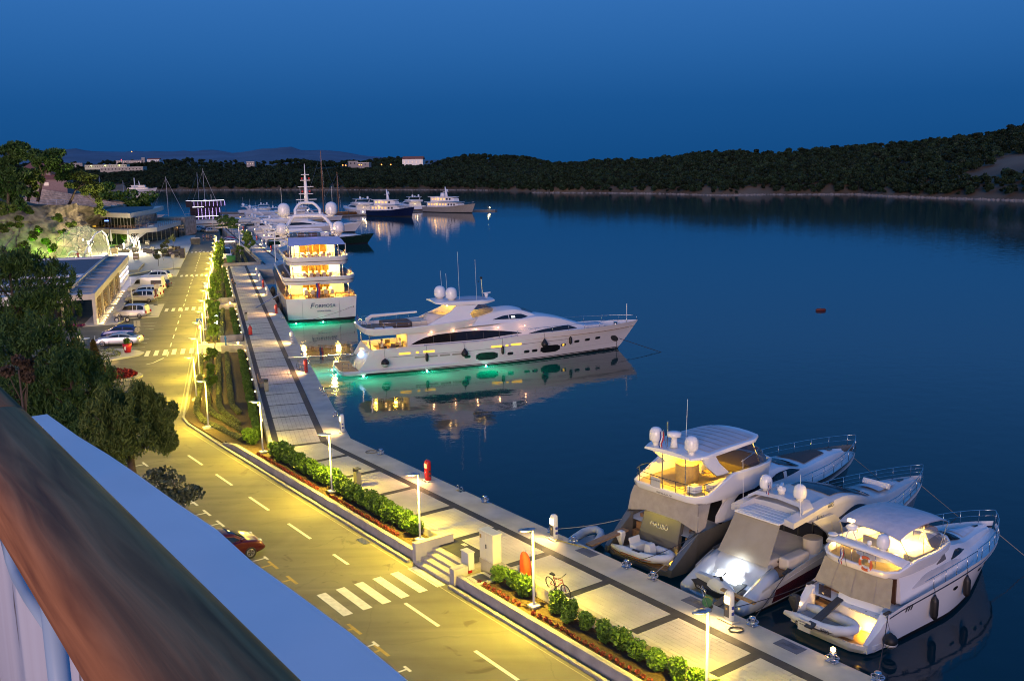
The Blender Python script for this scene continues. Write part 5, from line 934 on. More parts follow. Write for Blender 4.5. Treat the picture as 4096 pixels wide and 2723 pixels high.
rl = thing('balcony_railing', 'dark wooden handrail on white steel posts in the foreground', 'railing', BP(0, 0, -1.3), brz)
WOOD = wood()
for a, b_ in ((-2.2, .985), (.99, 5.0)):
    rings = []
    for x in (a, a+.004, b_-.004, b_):
        k = .97 if x in (a, b_) else 1; rings.append([(x, .057*p*k, .915+.040*q*k) for p, q in rsq(24, 3.4)])
    obj('handrail', G().loft(rings), WOOD, rl, True, auto=R(50))
PST = M('rail_post_sky_tint', (.36, .47, .58), .35, var=.05)  # blue of the skylight is put into the white tubes' base colour
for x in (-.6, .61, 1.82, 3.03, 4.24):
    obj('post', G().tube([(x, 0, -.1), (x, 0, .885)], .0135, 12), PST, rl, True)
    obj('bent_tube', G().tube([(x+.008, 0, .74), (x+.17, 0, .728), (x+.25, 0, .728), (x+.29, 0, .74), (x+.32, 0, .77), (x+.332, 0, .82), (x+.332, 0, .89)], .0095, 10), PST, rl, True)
# parapet with its wide curved coping
outer = [(-1.58, 3.23), (-1.35, 2.94), (-1.17, 2.73), (-1.04, 2.57), (-.93, 2.43), (-.82, 2.29), (-.68, 2.12), (-.55, 1.93), (-.43, 1.78), (-.36, 1.69), (-.29, 1.60), (-.17, 1.43), (.3, .8), (1.2, -.4)]
inner = []
for x, y in outer:
    s_ = (V((x, y, 0))-bo).dot(bd_); q = bo+bd_*s_-bn_*.13; inner.append((q.x, q.y))
o4 = outer; i4 = inner
pp = thing('balcony_parapet', 'white balcony parapet with a wide smooth coping, in the foreground', 'parapet', (0, 0, 0))
g = G(); n_ = len(o4); vs = [(x, y, BZ-.80) for x, y in i4]+[(x, y, BZ-.80) for x, y in o4]+[(x, y, BZ-.97) for x, y in o4]
g.add(vs, [(i, i+1, n_+i+1, n_+i) for i in range(n_-1)]+[(n_+i, n_+i+1, 2*n_+i+1, 2*n_+i) for i in range(n_-1)]); obj('coping', g, M('coping_paint', (.84, .84, .84), .42, var=.05, sc=3, det=8), pp)
g = G().add([(x, y, BZ-.803) for x, y in i4]+[(x, y, BZ-2.2) for x, y in i4], [(i, i+1, n_+i+1, n_+i) for i in range(n_-1)]); obj('inner_face', g, stained(), pp)
obj('balcony_floor', G().prism(ccw([(-3.4, 4.1), (1.4, -1.5), (-1.2, -2.6), (-4.6, 2.2)]), BZ-1.75, BZ-1.55), CONC2, pp)
# ================================================================ vegetation kit
rg = np.random.default_rng(11)
def quadmesh(name, C, U, W_):
    n = len(C); v = np.empty((n, 4, 3), np.float32); v[:, 0] = C-U-W_; v[:, 1] = C+U-W_; v[:, 2] = C+U+W_; v[:, 3] = C-U+W_
    me = bpy.data.meshes.new(name); me.vertices.add(4*n); me.vertices.foreach_set('co', v.ravel()); me.loops.add(4*n); me.loops.foreach_set('vertex_index', np.arange(4*n, dtype=np.int32)); me.polygons.add(n); me.polygons.foreach_set('loop_start', np.arange(0, 4*n, 4, dtype=np.int32)); me.update(calc_edges=True); return me
def unit(a): return a/np.maximum(1e-6, np.linalg.norm(a, axis=1, keepdims=True))
def leaves(name, blobs, size, asp=.5, up=0.0, shell=.55):
    """blobs: (x, y, z, rx, ry, rz, n): leaf faces spread through each clump, denser towards its skin"""
    Cs, Us, Ws = [], [], []
    for x, y, z, rx, ry, rz, n in blobs:
        n = int(n); d = unit(rg.normal(size=(n, 3))); r = shell+(1-shell)*rg.random((n, 1))**.6; c = d*r*np.array([rx, ry, rz])+np.array([x, y, z])
        u = unit(rg.normal(size=(n, 3))+np.array([0, 0, up])+.5*d); w_ = unit(np.cross(u, rg.normal(size=(n, 3)))); s = size*(.6+.8*rg.random((n, 1)))
        Cs.append(c); Us.append(u*s); Ws.append(w_*s*asp)
    return quadmesh(name, np.concatenate(Cs), np.concatenate(Us), np.concatenate(Ws))
def clumps(c, R_, k, n, rr=(.3, .5), flat=.8, seed=0):
    """split an ellipsoid crown into k uneven clumps on and inside its skin"""
    q = random.Random(seed); out = []
    for i in range(k):
        a = q.random()*2*pi; h = q.uniform(-.85, .95); s = sqrt(max(0, 1-h*h))*q.uniform(.55, .95); f = q.uniform(*rr)
        out.append((c[0]+R_[0]*s*cos(a), c[1]+R_[1]*s*sin(a), c[2]+R_[2]*h*.85, R_[0]*f, R_[1]*f, max(R_[2]*f*flat, .1), n//k))
    return out
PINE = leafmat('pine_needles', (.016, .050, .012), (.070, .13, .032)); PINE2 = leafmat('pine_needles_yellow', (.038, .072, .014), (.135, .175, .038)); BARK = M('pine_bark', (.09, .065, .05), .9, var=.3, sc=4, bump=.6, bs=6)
BUSH = leafmat('hedge_leaves', (.04, .095, .014), (.12, .21, .04), .45); OLIVE = leafmat('olive_leaves', (.05, .065, .03), (.12, .14, .07)); DRY = leafmat('dry_leaves', (.05, .035, .022), (.11, .075, .05)); LAV = leafmat('lavender_leaves', (.09, .11, .045), (.22, .24, .11)); SAP = leafmat('sapling_leaves', (.06, .13, .015), (.18, .28, .05), .45)
def tree(name, label, base, crown_c, blobs, mat, size, asp, trunk_r=.2, group=None, limbs=5, up=.3):
    t = thing(name, label, 'tree', base, 0, group); b = V(base)
    bl = [(x-b.x, y-b.y, z-b.z, rx, ry, rz, n) for x, y, z, rx, ry, rz, n in blobs]; me = leaves('crown', bl, size, asp, up); link('crown', me, mat, t)
    c = V(crown_c)-b; g = G(); mid = c*.5+V((rnd.uniform(-.3, .3), rnd.uniform(-.3, .3), 0)); g.tube([(0, 0, -.4), tuple(mid), tuple(c)], [trunk_r, trunk_r*.75, trunk_r*.35], 7); obj('trunk', g, BARK, t, True)
    for i in range(min(limbs, len(bl))):
        q = bl[i*max(1, len(bl)//limbs)]; p0 = mid.lerp(c, .3+.5*i/limbs); obj('limb', G().tube([p0, p0.lerp(V(q[:3]), .55)+V((0, 0, -.1)), V(q[:3])], [trunk_r*.35, trunk_r*.22, trunk_r*.08], 5), BARK, t, True)
    return t
# big pines between the hotel and the road, left foreground
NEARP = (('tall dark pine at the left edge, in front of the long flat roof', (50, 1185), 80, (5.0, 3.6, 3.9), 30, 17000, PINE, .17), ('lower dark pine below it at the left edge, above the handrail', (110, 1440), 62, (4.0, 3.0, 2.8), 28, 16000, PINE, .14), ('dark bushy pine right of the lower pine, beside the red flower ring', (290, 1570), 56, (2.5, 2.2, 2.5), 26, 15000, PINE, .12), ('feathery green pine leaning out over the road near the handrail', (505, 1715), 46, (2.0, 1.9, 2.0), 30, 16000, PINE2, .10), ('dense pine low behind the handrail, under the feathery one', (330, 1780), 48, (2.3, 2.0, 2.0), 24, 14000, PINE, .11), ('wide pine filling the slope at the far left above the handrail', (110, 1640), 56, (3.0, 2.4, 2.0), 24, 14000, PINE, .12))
for i, (lb, px, Y, Rr, k, n, mt, sz) in enumerate(NEARP):
    c = aty(px[0], px[1], Y); bl = clumps(c, Rr, k, int(n*.8), (.2, .34), .7, i+3)+[(c.x, c.y, c.z, Rr[0]*.75, Rr[1]*.75, Rr[2]*.75, int(n*.2))]
    q = random.Random(i+40)
    for _ in range(70):
        a, h = q.random()*6.283, q.uniform(-.6, 1); s_ = sqrt(1-h*h)*q.uniform(.9, 1.12); u = .012*Y**.5*q.uniform(.8, 1.5); bl.append((c.x+Rr[0]*s_*cos(a), c.y+Rr[1]*s_*sin(a), c.z+Rr[2]*h*1.02, u*1.9, u*1.9, u*5, 45))
    if i == 3:
        for qx, qy in ((690, 1640), (670, 1700), (640, 1610), (690, 1760), (600, 1580), (560, 1560)): p = aty(qx, qy, Y-.3); bl.append((p.x, p.y, p.z, .28, .28, .45, 420)); bl.append((p.x-.3, p.y, p.z-.3, .4, .35, .35, 420))
    tree('pine_tree', lb, (c.x, c.y+.6, .7), (c.x, c.y, c.z+Rr[2]*.5), bl, mt, sz, .17, .28, 'pines below the hotel', 6, 1.3)
c = aty(75, 1480, 50); tree('dry_shrub', 'brownish half-dry shrub at the left edge just above the handrail', (c.x, c.y+.4, .7), (c.x, c.y, c.z), clumps(c, (.8, .7, .7), 9, 3000, (.3, .5), .9, 31), DRY, .07, .5, .12)
c = aty(715, 1955, 37); bl = [(p.x, p.y, p.z, .42, .42, .26, 120) for p in (aty(qx, qy, 37+rnd.uniform(-.4, .4)) for qx, qy in ((640, 1930), (690, 1975), (735, 1985), (760, 1960), (700, 1920), (650, 1980), (720, 2000), (775, 1975), (615, 1900), (660, 1890)))]
tree('young_tree', 'loose leafy tree top poking over the coping beside parking bays', (c.x-.9, c.y, .7), (c.x-.5, c.y, c.z-.3), bl, OLIVE, .06, .55, .05, limbs=10)
c = at(385, 1500, .9)
tree('ornamental_tree', 'small cone-shaped dark tree with reddish leaves beside the flower ring', c, (c.x, c.y, 3.4), [(c.x, c.y, 1.0+.55*k, .95-.15*k, .95-.15*k, .5, 900) for k in range(6)], leafmat('copper_leaves', (.03, .035, .012), (.11, .07, .025)), .09, .5, .08)
# pines on the cliff top
def cpine(lb, trunk_px, base_px, Y, cl, mt=PINE, n=900, sz=.32):
    b = aty(*base_px, Y); blobs = []
    for px, py, rx, rz in cl: p = aty(px, py, Y+rnd.uniform(-2, 2)); blobs += clumps(p, (rx, rx*.8, rz), 5, n, (.42, .6), .8, int(px+py))
    c = aty(*trunk_px, Y); return tree('umbrella_pine', lb, b, c, blobs, mt, sz, .3, .38, 'pines on the cliff', 5, .6)
cpine('tall dark umbrella pine at the upper left edge on the cliff', (40, 640), (30, 850), 215, [(20, 585, 3.6, 2.0), (60, 600, 2.6, 1.6), (0, 640, 4.0, 2.4), (60, 665, 3.0, 2.0), (20, 720, 3.6, 2.6), (60, 740, 2.4, 2.4), (-30, 760, 3.6, 3), (40, 800, 3.0, 2.6)], PINE, 1500)
cpine('broad umbrella pine second from the left on the cliff', (190, 660), (150, 800), 235, [(160, 625, 2.6, 1.5), (205, 625, 3.2, 1.7), (245, 655, 2.6, 1.6), (180, 665, 2.6, 1.5), (250, 690, 2.4, 1.8), (130, 640, 2.0, 1.4)], PINE, 1200)
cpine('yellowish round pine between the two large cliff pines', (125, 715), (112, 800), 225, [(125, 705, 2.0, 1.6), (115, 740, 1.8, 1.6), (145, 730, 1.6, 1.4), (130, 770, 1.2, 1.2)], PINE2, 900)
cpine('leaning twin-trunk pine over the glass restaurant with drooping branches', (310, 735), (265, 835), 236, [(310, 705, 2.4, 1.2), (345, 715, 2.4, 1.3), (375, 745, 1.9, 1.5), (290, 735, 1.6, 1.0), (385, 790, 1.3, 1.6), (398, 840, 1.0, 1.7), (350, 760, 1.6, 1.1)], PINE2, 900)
# ================================================================ hedges, lavender balls, flowers, saplings
def protos(name, mk, k): return [mk(i) for i in range(k)]
def bush_mesh(i, h=1.0, r=.46): q = random.Random(i); return leaves('bush', [(q.uniform(-.12, .12), q.uniform(-.12, .12), h*(.35+.5*j/4)+q.uniform(-.05, .05), r*q.uniform(.75, 1), r*q.uniform(.75, 1), h*.3, 260) for j in range(5)], .055, .55, .2, .5)
BM = [bush_mesh(i) for i in range(5)]
for m in BM: m.materials.append(BUSH)
k = 0
stemg = G().tube([(0, 0, -.05), (0, 0, .45)], .035, 6); stem = stemg.mesh('stem'); stem.materials.append(BARK)
def hedge_bush(p, label, group, s=1.0):
    global k; k += 1
    t = thing('hedge_bush', label, 'bush', p, rnd.random()*6, group); t.scale = (s*rnd.uniform(.72, .98), s*rnd.uniform(.72, .98), s*rnd.uniform(.7, .98)); link('foliage', BM[k % 5], None, t); link('stem', stem, None, t)
for i in range(20): hedge_bush(Np(-3.6+.93*i, 3.5+rnd.uniform(-.06, .06), 1.1), 'leafy green bush in the long hedge between road and promenade', 'bushes of the long hedge', 1.18)
for S in (21.4, 22.35, 23.3): hedge_bush(Np(S, 3.5, 1.1), 'one of three leafy bushes between the cabinets and the street lamp', 'three bushes by the cabinets', .95)
for i in range(18): hedge_bush(Np(25.35+.98*i, 3.48+rnd.uniform(-.06, .06), 1.1), 'leafy green bush in the row right of the bicycle', 'bushes of the right hedge', .98)
hedge_bush(Fp(-3.0, 4.7, .9), 'single leafy bush at the near corner of the lavender bed', None, 1.15)
def trim(S0, S1, T, z, label, s=.8):
    n = int(abs(S1-S0)/.85)
    for i in range(n): hedge_bush(Fp(S0+(S1-S0)*i/n, T, z), label, label, s)
trim(-4.5, -38, 4.15, .9, 'low hedge bush along the first garden wall'); trim(-48, -71, 4.15, .9, 'low hedge bush along the second garden wall'); trim(-82, -128, 4.1, .9, 'low hedge bush along the third garden wall')
ball = leaves('ball', [(0, 0, .2, .27, .27, .22, 420)], .032, .5, .4, .8); ball.materials.append(LAV); core = G().ball((0, 0, .19), .24, 10, 6, (1, 1, .8)).mesh('core', True); core.materials.append(M('lavender_core', (.05, .058, .03), .9))
NB = 0; far_balls = []
def lav(p, label):
    global NB; NB += 1
    if NB > 300: far_balls.append(p); return
    t = thing('lavender_ball', label, 'shrub', p, rnd.random()*6, 'clipped round shrubs in the garden rows'); s = rnd.uniform(.78, .98); t.scale = (s, s, s*rnd.uniform(.85, 1.05)); link('foliage', ball, None, t); link('inner_mass', core, None, t)
def along(pts, step):
    out = []; rest = 0
    for a, b in zip(pts, pts[1:]):
        L = (b-a).length; s = rest
        while s < L: out.append(a.lerp(b, s/L)); s += step
        rest = s-L
    return out
rows = [('nearest the road', [Fp(-4.1, 5.2, .9), Fp(-10.5, 7.8, .9), Fp(-13.5, 8.3, .9), Fp(-38.5, 7.95, .9)]), ('second from the road', [Fp(-6.7, 5.2, .9), Fp(-12.5, 7.1, .9), Fp(-15, 7.45, .9), Fp(-38.5, 7.1, .9)]), ('third from the road', [Fp(-8.8, 5.3, .9), Fp(-13, 6.4, .9), Fp(-15.5, 6.6, .9), Fp(-38.5, 6.3, .9)]), ('nearest the promenade', [Fp(-12.1, 5.2, .9), Fp(-14.5, 5.55, .9), Fp(-17, 5.65, .9), Fp(-38.5, 5.5, .9)])]
for nm, pts in rows:
    for p in along(pts, .62): lav(p, 'round clipped shrub in the first bed, row '+nm)
for T, nm in ((7.35, 'nearest the road'), (6.6, 'second from the road'), (5.9, 'third from the road')):
    for p in along([Fp(-47.5, T, .9), Fp(-72, T-.6, .9)], .56): lav(p, 'round clipped shrub in the second bed, row '+nm)
    for p in along([Fp(-81.5, T-.65, .9), Fp(-129, T-1.7, .9)], .6): lav(p, 'round clipped shrub in the third bed')
for T in (1.0, 2.2, 3.4):
    for p in along([Fp(-134, T-1.5, 1.3), Fp(-165, T-1.5, 1.3)], .7): lav(p, 'round clipped shrub in the third bed')
far_c = [(p.x, p.y, p.z+.2, .27, .27, .22, 60) for p in far_balls]
if far_c: o = stuff(link('lavender_rows', leaves('lavender_rows', far_c, .07, .6, .4, .8), LAV)); tag(o, 'distant rows of clipped round shrubs in the far beds', 'shrubs')
fl = leaves('flowers', [(0, 0, .1, .1, .1, .1, 60)], .028, .7, .3, .4); fl.materials.append(leafmat('pink_flowers', (.05, .025, .012), (.34, .06, .07)))
for i in range(58):
    if 13.7 < -4.6+.33*i < 15.8 or 4.6 < -4.6+.33*i < 5.8: continue
    t = tag(link('flower_clump', fl, None, None, Np(-4.6+.33*i, 4.28+rnd.uniform(-.05, .05), 1.11), rnd.random()*6), 'reddish flower clump in front of the long hedge', 'flowers', 'flower clumps before the long hedge')
for i in range(62):
    S = 20.9+.36*i
    if 23.8 < S < 24.7: continue
    t = tag(link('flower_clump', fl, None, None, Np(S, 4.25+rnd.uniform(-.05, .05), 1.11), rnd.random()*6), 'pink-red flower clump in the bed right of the steps', 'flowers', 'flower clumps right of the steps')
def sapling(p, h, r, label, n=900, mt=SAP, seed=0, grp='young trees along the road'):
    c = V((p.x, p.y, p.z+h*.66)); r *= .6; h *= .88; bl = clumps(c, (r, r, h*.33), 10, int(n*.55), (.3, .48), .5, seed); return tree('young_tree', label, tuple(p), (p.x, p.y, p.z+h*.85), bl, mt, .13, .6, .055, grp, 6, .1)
for i, (S, T, h, r, z) in enumerate(((-16.8, 7.05, 3.4, .75, .9), (-27, 6.9, 3.0, .8, .9), (-41.8, 6.7, 3.8, 1.0, .9), (-51, 6.5, 4.2, 1.1, .9), (-60, 6.4, 4.2, 1.2, .9), (-69, 6.2, 4.4, 1.3, .9), (-79, 6.0, 4.4, 1.2, .9), (-88, 5.8, 4.4, 1.3, .9), (-97, 5.6, 4.4, 1.3, .9), (-107, 5.4, 4.6, 1.4, .9), (-118, 5.0, 4.6, 1.5, .9), (-128, 4.8, 4.6, 1.5, .9), (-137, 4.6, 4.6, 1.5, 1.3), (-141, .6, 3.6, 1.2, 1.3), (-148, 4.2, 4.6, 1.6, 1.3), (-158, -2.2, 4.6, 1.9, 1.3), (-166, -2.0, 4.8, 2.0, 1.3), (-174, -1.8, 4.8, 2.0, 1.3), (-150, -1.8, 4.6, 1.8, 1.3))):
    sapling(Fp(S, T, z), h, r, 'young leafy street tree, %s from the bend along the garden beds' % ('first second third fourth fifth sixth seventh eighth ninth tenth eleventh twelfth thirteenth fourteenth fifteenth sixteenth seventeenth eighteenth nineteenth'.split()[i]), 1100, SAP, i+50)
for i, (px, py) in enumerate(((632, 1064), (655, 1040), (672, 1015), (692, 990))): sapling(at(px, py, .95), 3.6, 1.3, 'small olive tree on the pale plaza, %s from the front' % ('first', 'second', 'third', 'fourth')[i], 900, OLIVE, i+90, 'olive trees on the plaza')
for i, (S, T) in enumerate(((-228, 1.5), (-236, 0), (-245, .5), (-222, -.5), (-252, 2))): sapling(Fp(S, T, 1.3), 5.4, 3.2, 'dark rounded tree at the far end of the promenade, %s in its group' % ('first', 'second', 'third', 'fourth', 'fifth')[i], 1600, BUSH, i+120, 'round trees at the far end')
# red flower ring and island by the crossing
rc = at(300, 1508, .9)
struct(obj('flower_bed', G().prism([(rc.x+6.2*cos(a), rc.y+3.0*sin(a)) for a in [2*pi*i/28 for i in range(28)]], .5, ZR+.14), KERB))
o = stuff(link('red_flowers', leaves('red_flowers', [(rc.x+5.2*cos(a)*f, rc.y+2.45*sin(a)*f, 1.08, .55, .5, .16, 90) for a in [2*pi*i/34 for i in range(34)] for f in (1, .84)], .09, .7, .4, .4), leafmat('red_leaves', (.06, .004, .008), (.20, .012, .02)))); tag(o, 'ring of dark red flowers in the round bed', 'flowers')
obj('gravel_disc', G().prism([(rc.x+4.0*cos(a), rc.y+1.8*sin(a)) for a in [2*pi*i/24 for i in range(24)]], .9, ZR+.17), M('white_gravel', (.5, .49, .47), .9, var=.3, sc=14, bump=.5, bs=30))['kind'] = 'structure'
# ================================================================ far shores, hills, forest
def shore_land(name, cols, mat, rows=10, back=1.35, shore_z=.6, rough=2.0, prof=.75, treeh=0):
    """terrain from a table of (column px, shoreline py, ridge py, ridge distance): real shore, slope and ridge behind"""
    xs = np.linspace(cols[0][0], cols[-1][0], 70); V_ = []; grid = []
    for x in xs:
        ys = lerp([(c[0], c[1]) for c in cols], x); yr = lerp([(c[0], c[2]) for c in cols], x); Y = lerp([(c[0], c[3]) for c in cols], x)
        a = at(x, ys, 0) if ys < 900 else aty(x, 700, ys); a.z = 0; r = aty(x, yr, Y); r.z -= treeh; col = []
        for j in range(rows+4):
            t = j/rows
            if t <= 1: p = a.lerp(V((r.x, r.y, 0)), t); z = shore_z*min(1, j)+(max(2, r.z)-shore_z)*t**prof*(1 if j else 0)
            else: p = V((r.x, r.y, 0))*(1+(t-1)*(back-1)*2.2); z = r.z*(1-(t-1)*1.6)
            z += (MN.noise(V((p.x/70, p.y/70, 3)))*rough+MN.noise(V((p.x/20, p.y/20, 7)))*rough*.35)*min(1, t*3) if j else -1.5
            col.append(V((p.x, p.y, z)))
        grid.append(col)
    g = G(); m = rows+4
    for c in grid: g.v += [tuple(p) for p in c]
    g.f = [(i*m+j, (i+1)*m+j, (i+1)*m+j+1, i*m+j+1) for i in range(len(xs)-1) for j in range(m-1)]
    o = struct(obj(name, g, mat, None, True)); return grid
def scatter(grid, n, mask, tmax=1.05, q=None):
    q = q or random.Random(5); out = []; m = len(grid[0]); rows = m-4
    while len(out) < n:
        u = q.random()*(len(grid)-1.001); v = q.random()*rows*tmax; i, j = int(u), min(int(v), m-2); a = grid[i][j].lerp(grid[i+1][j], u-i); b = grid[i][j+1].lerp(grid[i+1][j+1], u-i); p = a.lerp(b, v-j)
        n -= 0 if mask(p, v/rows) else 1
        if mask(p, v/rows): out.append(p)
        if n <= len(out): break
    return out
tcol = bpy.data.collections.new('forest_kinds')
fm = leafmat('forest_leaves', (.004, .013, .008), (.020, .042, .020)); fn = fm.node_tree; oi = fn.nodes.new('ShaderNodeObjectInfo'); mr = fn.nodes.new('ShaderNodeMapRange'); mr.inputs[3].default_value = .45; mr.inputs[4].default_value = 1.7; hv = fn.nodes.new('ShaderNodeHueSaturation'); fb = fn.nodes['Principled BSDF']; src = fb.inputs['Base Color'].links[0].from_socket
fn.links.new(oi.outputs['Random'], mr.inputs[0]); fn.links.new(mr.outputs[0], hv.inputs['Value']); fn.links.new(src, hv.inputs['Color']); fn.links.new(hv.outputs[0], fb.inputs['Base Color'])
for i in range(5):
    q = random.Random(i+200); h = 7.0; bl = [(q.uniform(-1.5, 1.5), q.uniform(-1.5, 1.5), h*q.uniform(.42, .86), 1.5, 1.5, 1.0, 34) for _ in range(8)]
    ob = bpy.data.objects.new('forest_tree', leaves('forest_tree', bl, .62, .55, .2, .4)); ob.data.materials.append(fm); tcol.objects.link(ob)
def forest(name, pts, label, s0=.7, s1=1.3):
    me = bpy.data.meshes.new(name); me.from_pydata([tuple(p) for p in pts], [], []); o = stuff(link(name, me, None)); tag(o, label, 'forest')
    ng = bpy.data.node_groups.new(name, 'GeometryNodeTree'); ng.interface.new_socket('Geometry', in_out='INPUT', socket_type='NodeSocketGeometry'); ng.interface.new_socket('Geometry', in_out='OUTPUT', socket_type='NodeSocketGeometry')
    N = ng.nodes; gi = N.new('NodeGroupInput'); go = N.new('NodeGroupOutput'); ci = N.new('GeometryNodeCollectionInfo'); ci.inputs['Collection'].default_value = tcol; ci.inputs['Separate Children'].default_value = True; ci.inputs['Reset Children'].default_value = True
    ip = N.new('GeometryNodeInstanceOnPoints'); ip.inputs['Pick Instance'].default_value = True
    rv = N.new('FunctionNodeRandomValue'); rv.data_type = 'FLOAT_VECTOR'; rv.inputs[0].default_value = (0, 0, 0); rv.inputs[1].default_value = (.1, .1, 6.28)
    rs = N.new('FunctionNodeRandomValue'); rs.data_type = 'FLOAT'; rs.inputs[2].default_value = s0; rs.inputs[3].default_value = s1; rs.inputs['Seed'].default_value = 3
    L = ng.links.new; L(gi.outputs[0], ip.inputs['Points']); L(ci.outputs[0], ip.inputs['Instance']); L(rv.outputs[0], ip.inputs['Rotation']); L(rs.outputs[1], ip.inputs['Scale']); L(ip.outputs[0], go.inputs[0])
    md = o.modifiers.new('trees', 'NODES'); md.node_group = ng; return o
SCRUB = M('scrub_ground', (.115, .09, .06), .95, var=.5, sc=.02, det=8); HILLM = M('haze_blue_hills', (.055, .125, .19), .95, var=.25, sc=.002, det=8); TOWN = M('town_ground', (.05, .06, .04), .95, var=.4, sc=.01, det=6)  # blue of distant haze is painted into the mountain hills' base colour
nz = lambda p, s, o=0: MN.noise(V((p.x/s, p.y/s, o)))
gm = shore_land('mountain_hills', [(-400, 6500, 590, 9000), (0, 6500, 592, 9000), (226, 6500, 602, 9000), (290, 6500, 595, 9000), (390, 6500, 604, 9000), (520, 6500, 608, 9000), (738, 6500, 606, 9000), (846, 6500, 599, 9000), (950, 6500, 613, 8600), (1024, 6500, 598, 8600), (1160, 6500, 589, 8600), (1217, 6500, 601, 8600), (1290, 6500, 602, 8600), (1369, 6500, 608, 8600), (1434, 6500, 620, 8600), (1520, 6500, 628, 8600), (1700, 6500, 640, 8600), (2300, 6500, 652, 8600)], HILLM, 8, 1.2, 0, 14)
gt = shore_land('town_hills', [(-300, 1750, 660, 2600), (269, 1750, 655, 2600), (586, 1750, 648, 2500), (738, 1750, 640, 2400), (900, 1750, 648, 2400), (1060, 1750, 650, 2400), (1200, 1750, 645, 2400), (1300, 1750, 654, 2300), (1420, 1750, 650, 2200), (1520, 1750, 640, 2000), (1620, 1750, 638, 1900)], TOWN, 8, 1.3, 1, 4, .9, 6)
gh = shore_land('far_hill', [(1380, 1120, 668, 1500), (1500, 1120, 648, 1500), (1586, 1120, 640, 1450), (1694, 1120, 634, 1400), (1803, 1120, 621, 1350), (1868, 1120, 611, 1300), (1933, 1120, 609, 1300), (2020, 1120, 609, 1300), (2116, 1120, 620, 1250), (2222, 1120, 642, 1200), (2320, 1120, 662, 1200)], SCRUB, 8, 1.3, 1, 3, .9, 8)
gb = shore_land('forest_shore', [(-300, 765, 690, 1500), (0, 764, 690, 1450), (380, 763, 688, 1350), (600, 762, 678, 1250), (1024, 760, 672, 1150), (1300, 760, 672, 1120), (1500, 760, 666, 1080), (1738, 760, 660, 1030), (1900, 761, 660, 980), (2000, 763, 664, 940), (2100, 765, 672, 880), (2200, 772, 690, 760)], SCRUB, 10, 1.3, .8, 2.5, .7, 6)
gp = shore_land('peninsula', [(2112, 764, 745, 790), (2140, 771, 700, 780), (2178, 771, 655, 800), (2444, 773, 628, 790), (2622, 775, 624, 770), (2871, 782, 603, 740), (3066, 779, 603, 720), (3422, 778, 577, 690), (3555, 786, 566, 680), (3777, 794, 548, 660), (3955, 800, 527, 650), (4070, 803, 494, 640), (4300, 808, 470, 640), (4700, 815, 440, 640)], SCRUB, 12, 1.35, .8, 2.2, .8, 5)
forest('forest_trees', scatter(gb, 10000, lambda p, t: t > .03 and nz(p, 90) > -.45-.3*t, 1.1, random.Random(1)), 'dark pine forest covering the far shore across the water', .5, 1.0)
forest('forest_trees', scatter(gp, 8000, lambda p, t: t > .03 and (nz(p, 60, 4)+.55*(t > .72)-(.32 if (p.x > 175 and .38 < t < .7) else 0) > -.42), 1.12, random.Random(2)), 'dark pine forest on the wooded peninsula at right', .3, .85)
forest('forest_trees', scatter(gh, 2600, lambda p, t: nz(p, 80, 2) > -.25, 1.05, random.Random(3)), 'scattered trees on the low hill at mid distance', .6, 1.1)
forest('forest_trees', scatter(gt, 3200, lambda p, t: nz(p, 150, 9) > -.2, 1.05, random.Random(4)), 'distant trees on the low land below the mountains', 1.0, 2.0)
# rocky shoreline
def rocks(name, cols, n, label, q):
    g = G()
    for _ in range(n):
        u = q.random()*(len(cols)-1.001); i = int(u); (x0, y0), (x1, y1) = cols[i], cols[i+1]; p = at(x0+(x1-x0)*(u-i), y0+(y1-y0)*(u-i)-q.uniform(-.6, 1.6), 0); s = q.uniform(.3, 1.1)
        g.add([(p.x+s*q.uniform(.5, 1.3)*cos(a)*1.6, p.y+s*sin(a), s*q.uniform(-.3, .05)) for a in (0, 1.2, 2.5, 3.8, 5)]+[(p.x+q.uniform(-.3, .3), p.y, s*q.uniform(.5, .9))], [(k, (k+1) % 5, 5) for k in range(5)])
    o = stuff(obj(name, g, M('shore_rock', (.22, .19, .16), .9, var=.3, sc=.3))); tag(o, label, 'rocks')
rocks('shore_rocks', [(2130, 771), (2444, 773), (2622, 775), (2888, 782), (3066, 779), (3422, 778), (3555, 786), (3777, 794), (4096, 804)], 1400, 'pale rocks along the waterline of the peninsula', random.Random(8))
rocks('shore_rocks', [(400, 763), (800, 761), (1024, 760), (1500, 760), (1738, 760), (2000, 762)], 1100, 'pale rocks along the far forest waterline', random.Random(9))
# far buildings
def far_house(label, px, py, Y, w, d, h, wall=M('far_wall', (.28, .27, .27), .8), roof=None, lit=0, group=None):
    p = aty(px, py, Y); t = thing('far_building', label, 'building', (p.x, p.y, p.z), rnd.uniform(-.3, .3), group)
    obj('wall', G().bb(-w/2, w/2, -d/2, d/2, -3, h), wall, t); obj('roof', G().loft([[(-w/2-.3, -d/2-.3, h), (-w/2-.3, d/2+.3, h), (-w/2-.3, 0, h+d*.22)], [(w/2+.3, -d/2-.3, h), (w/2+.3, d/2+.3, h), (w/2+.3, 0, h+d*.22)]]) if roof else G().bb(-w/2-.2, w/2+.2, -d/2-.2, d/2+.2, h, h+.4), roof or WHITE2, t)
    for k in range(int(w/5)): obj('window', G().bb(-w/2+2+5*k, -w/2+3.4+5*k, -d/2-.08, -d/2-.01, h*.35, h*.7), DKGLASS, t)
    for k in range(lit): q = obj('lamp_globe', G().ball((-w/2+(k+.5)*w/lit, -d/2-2, h*.8), 1.0, 8, 5), M('far_lamp', (1, 1, 1), .5, var=0, emit=(.9, 1, .25), es=4), t)
    return t
TILE = M('roof_tile', (.25, .09, .055), .8, var=.2, sc=3)
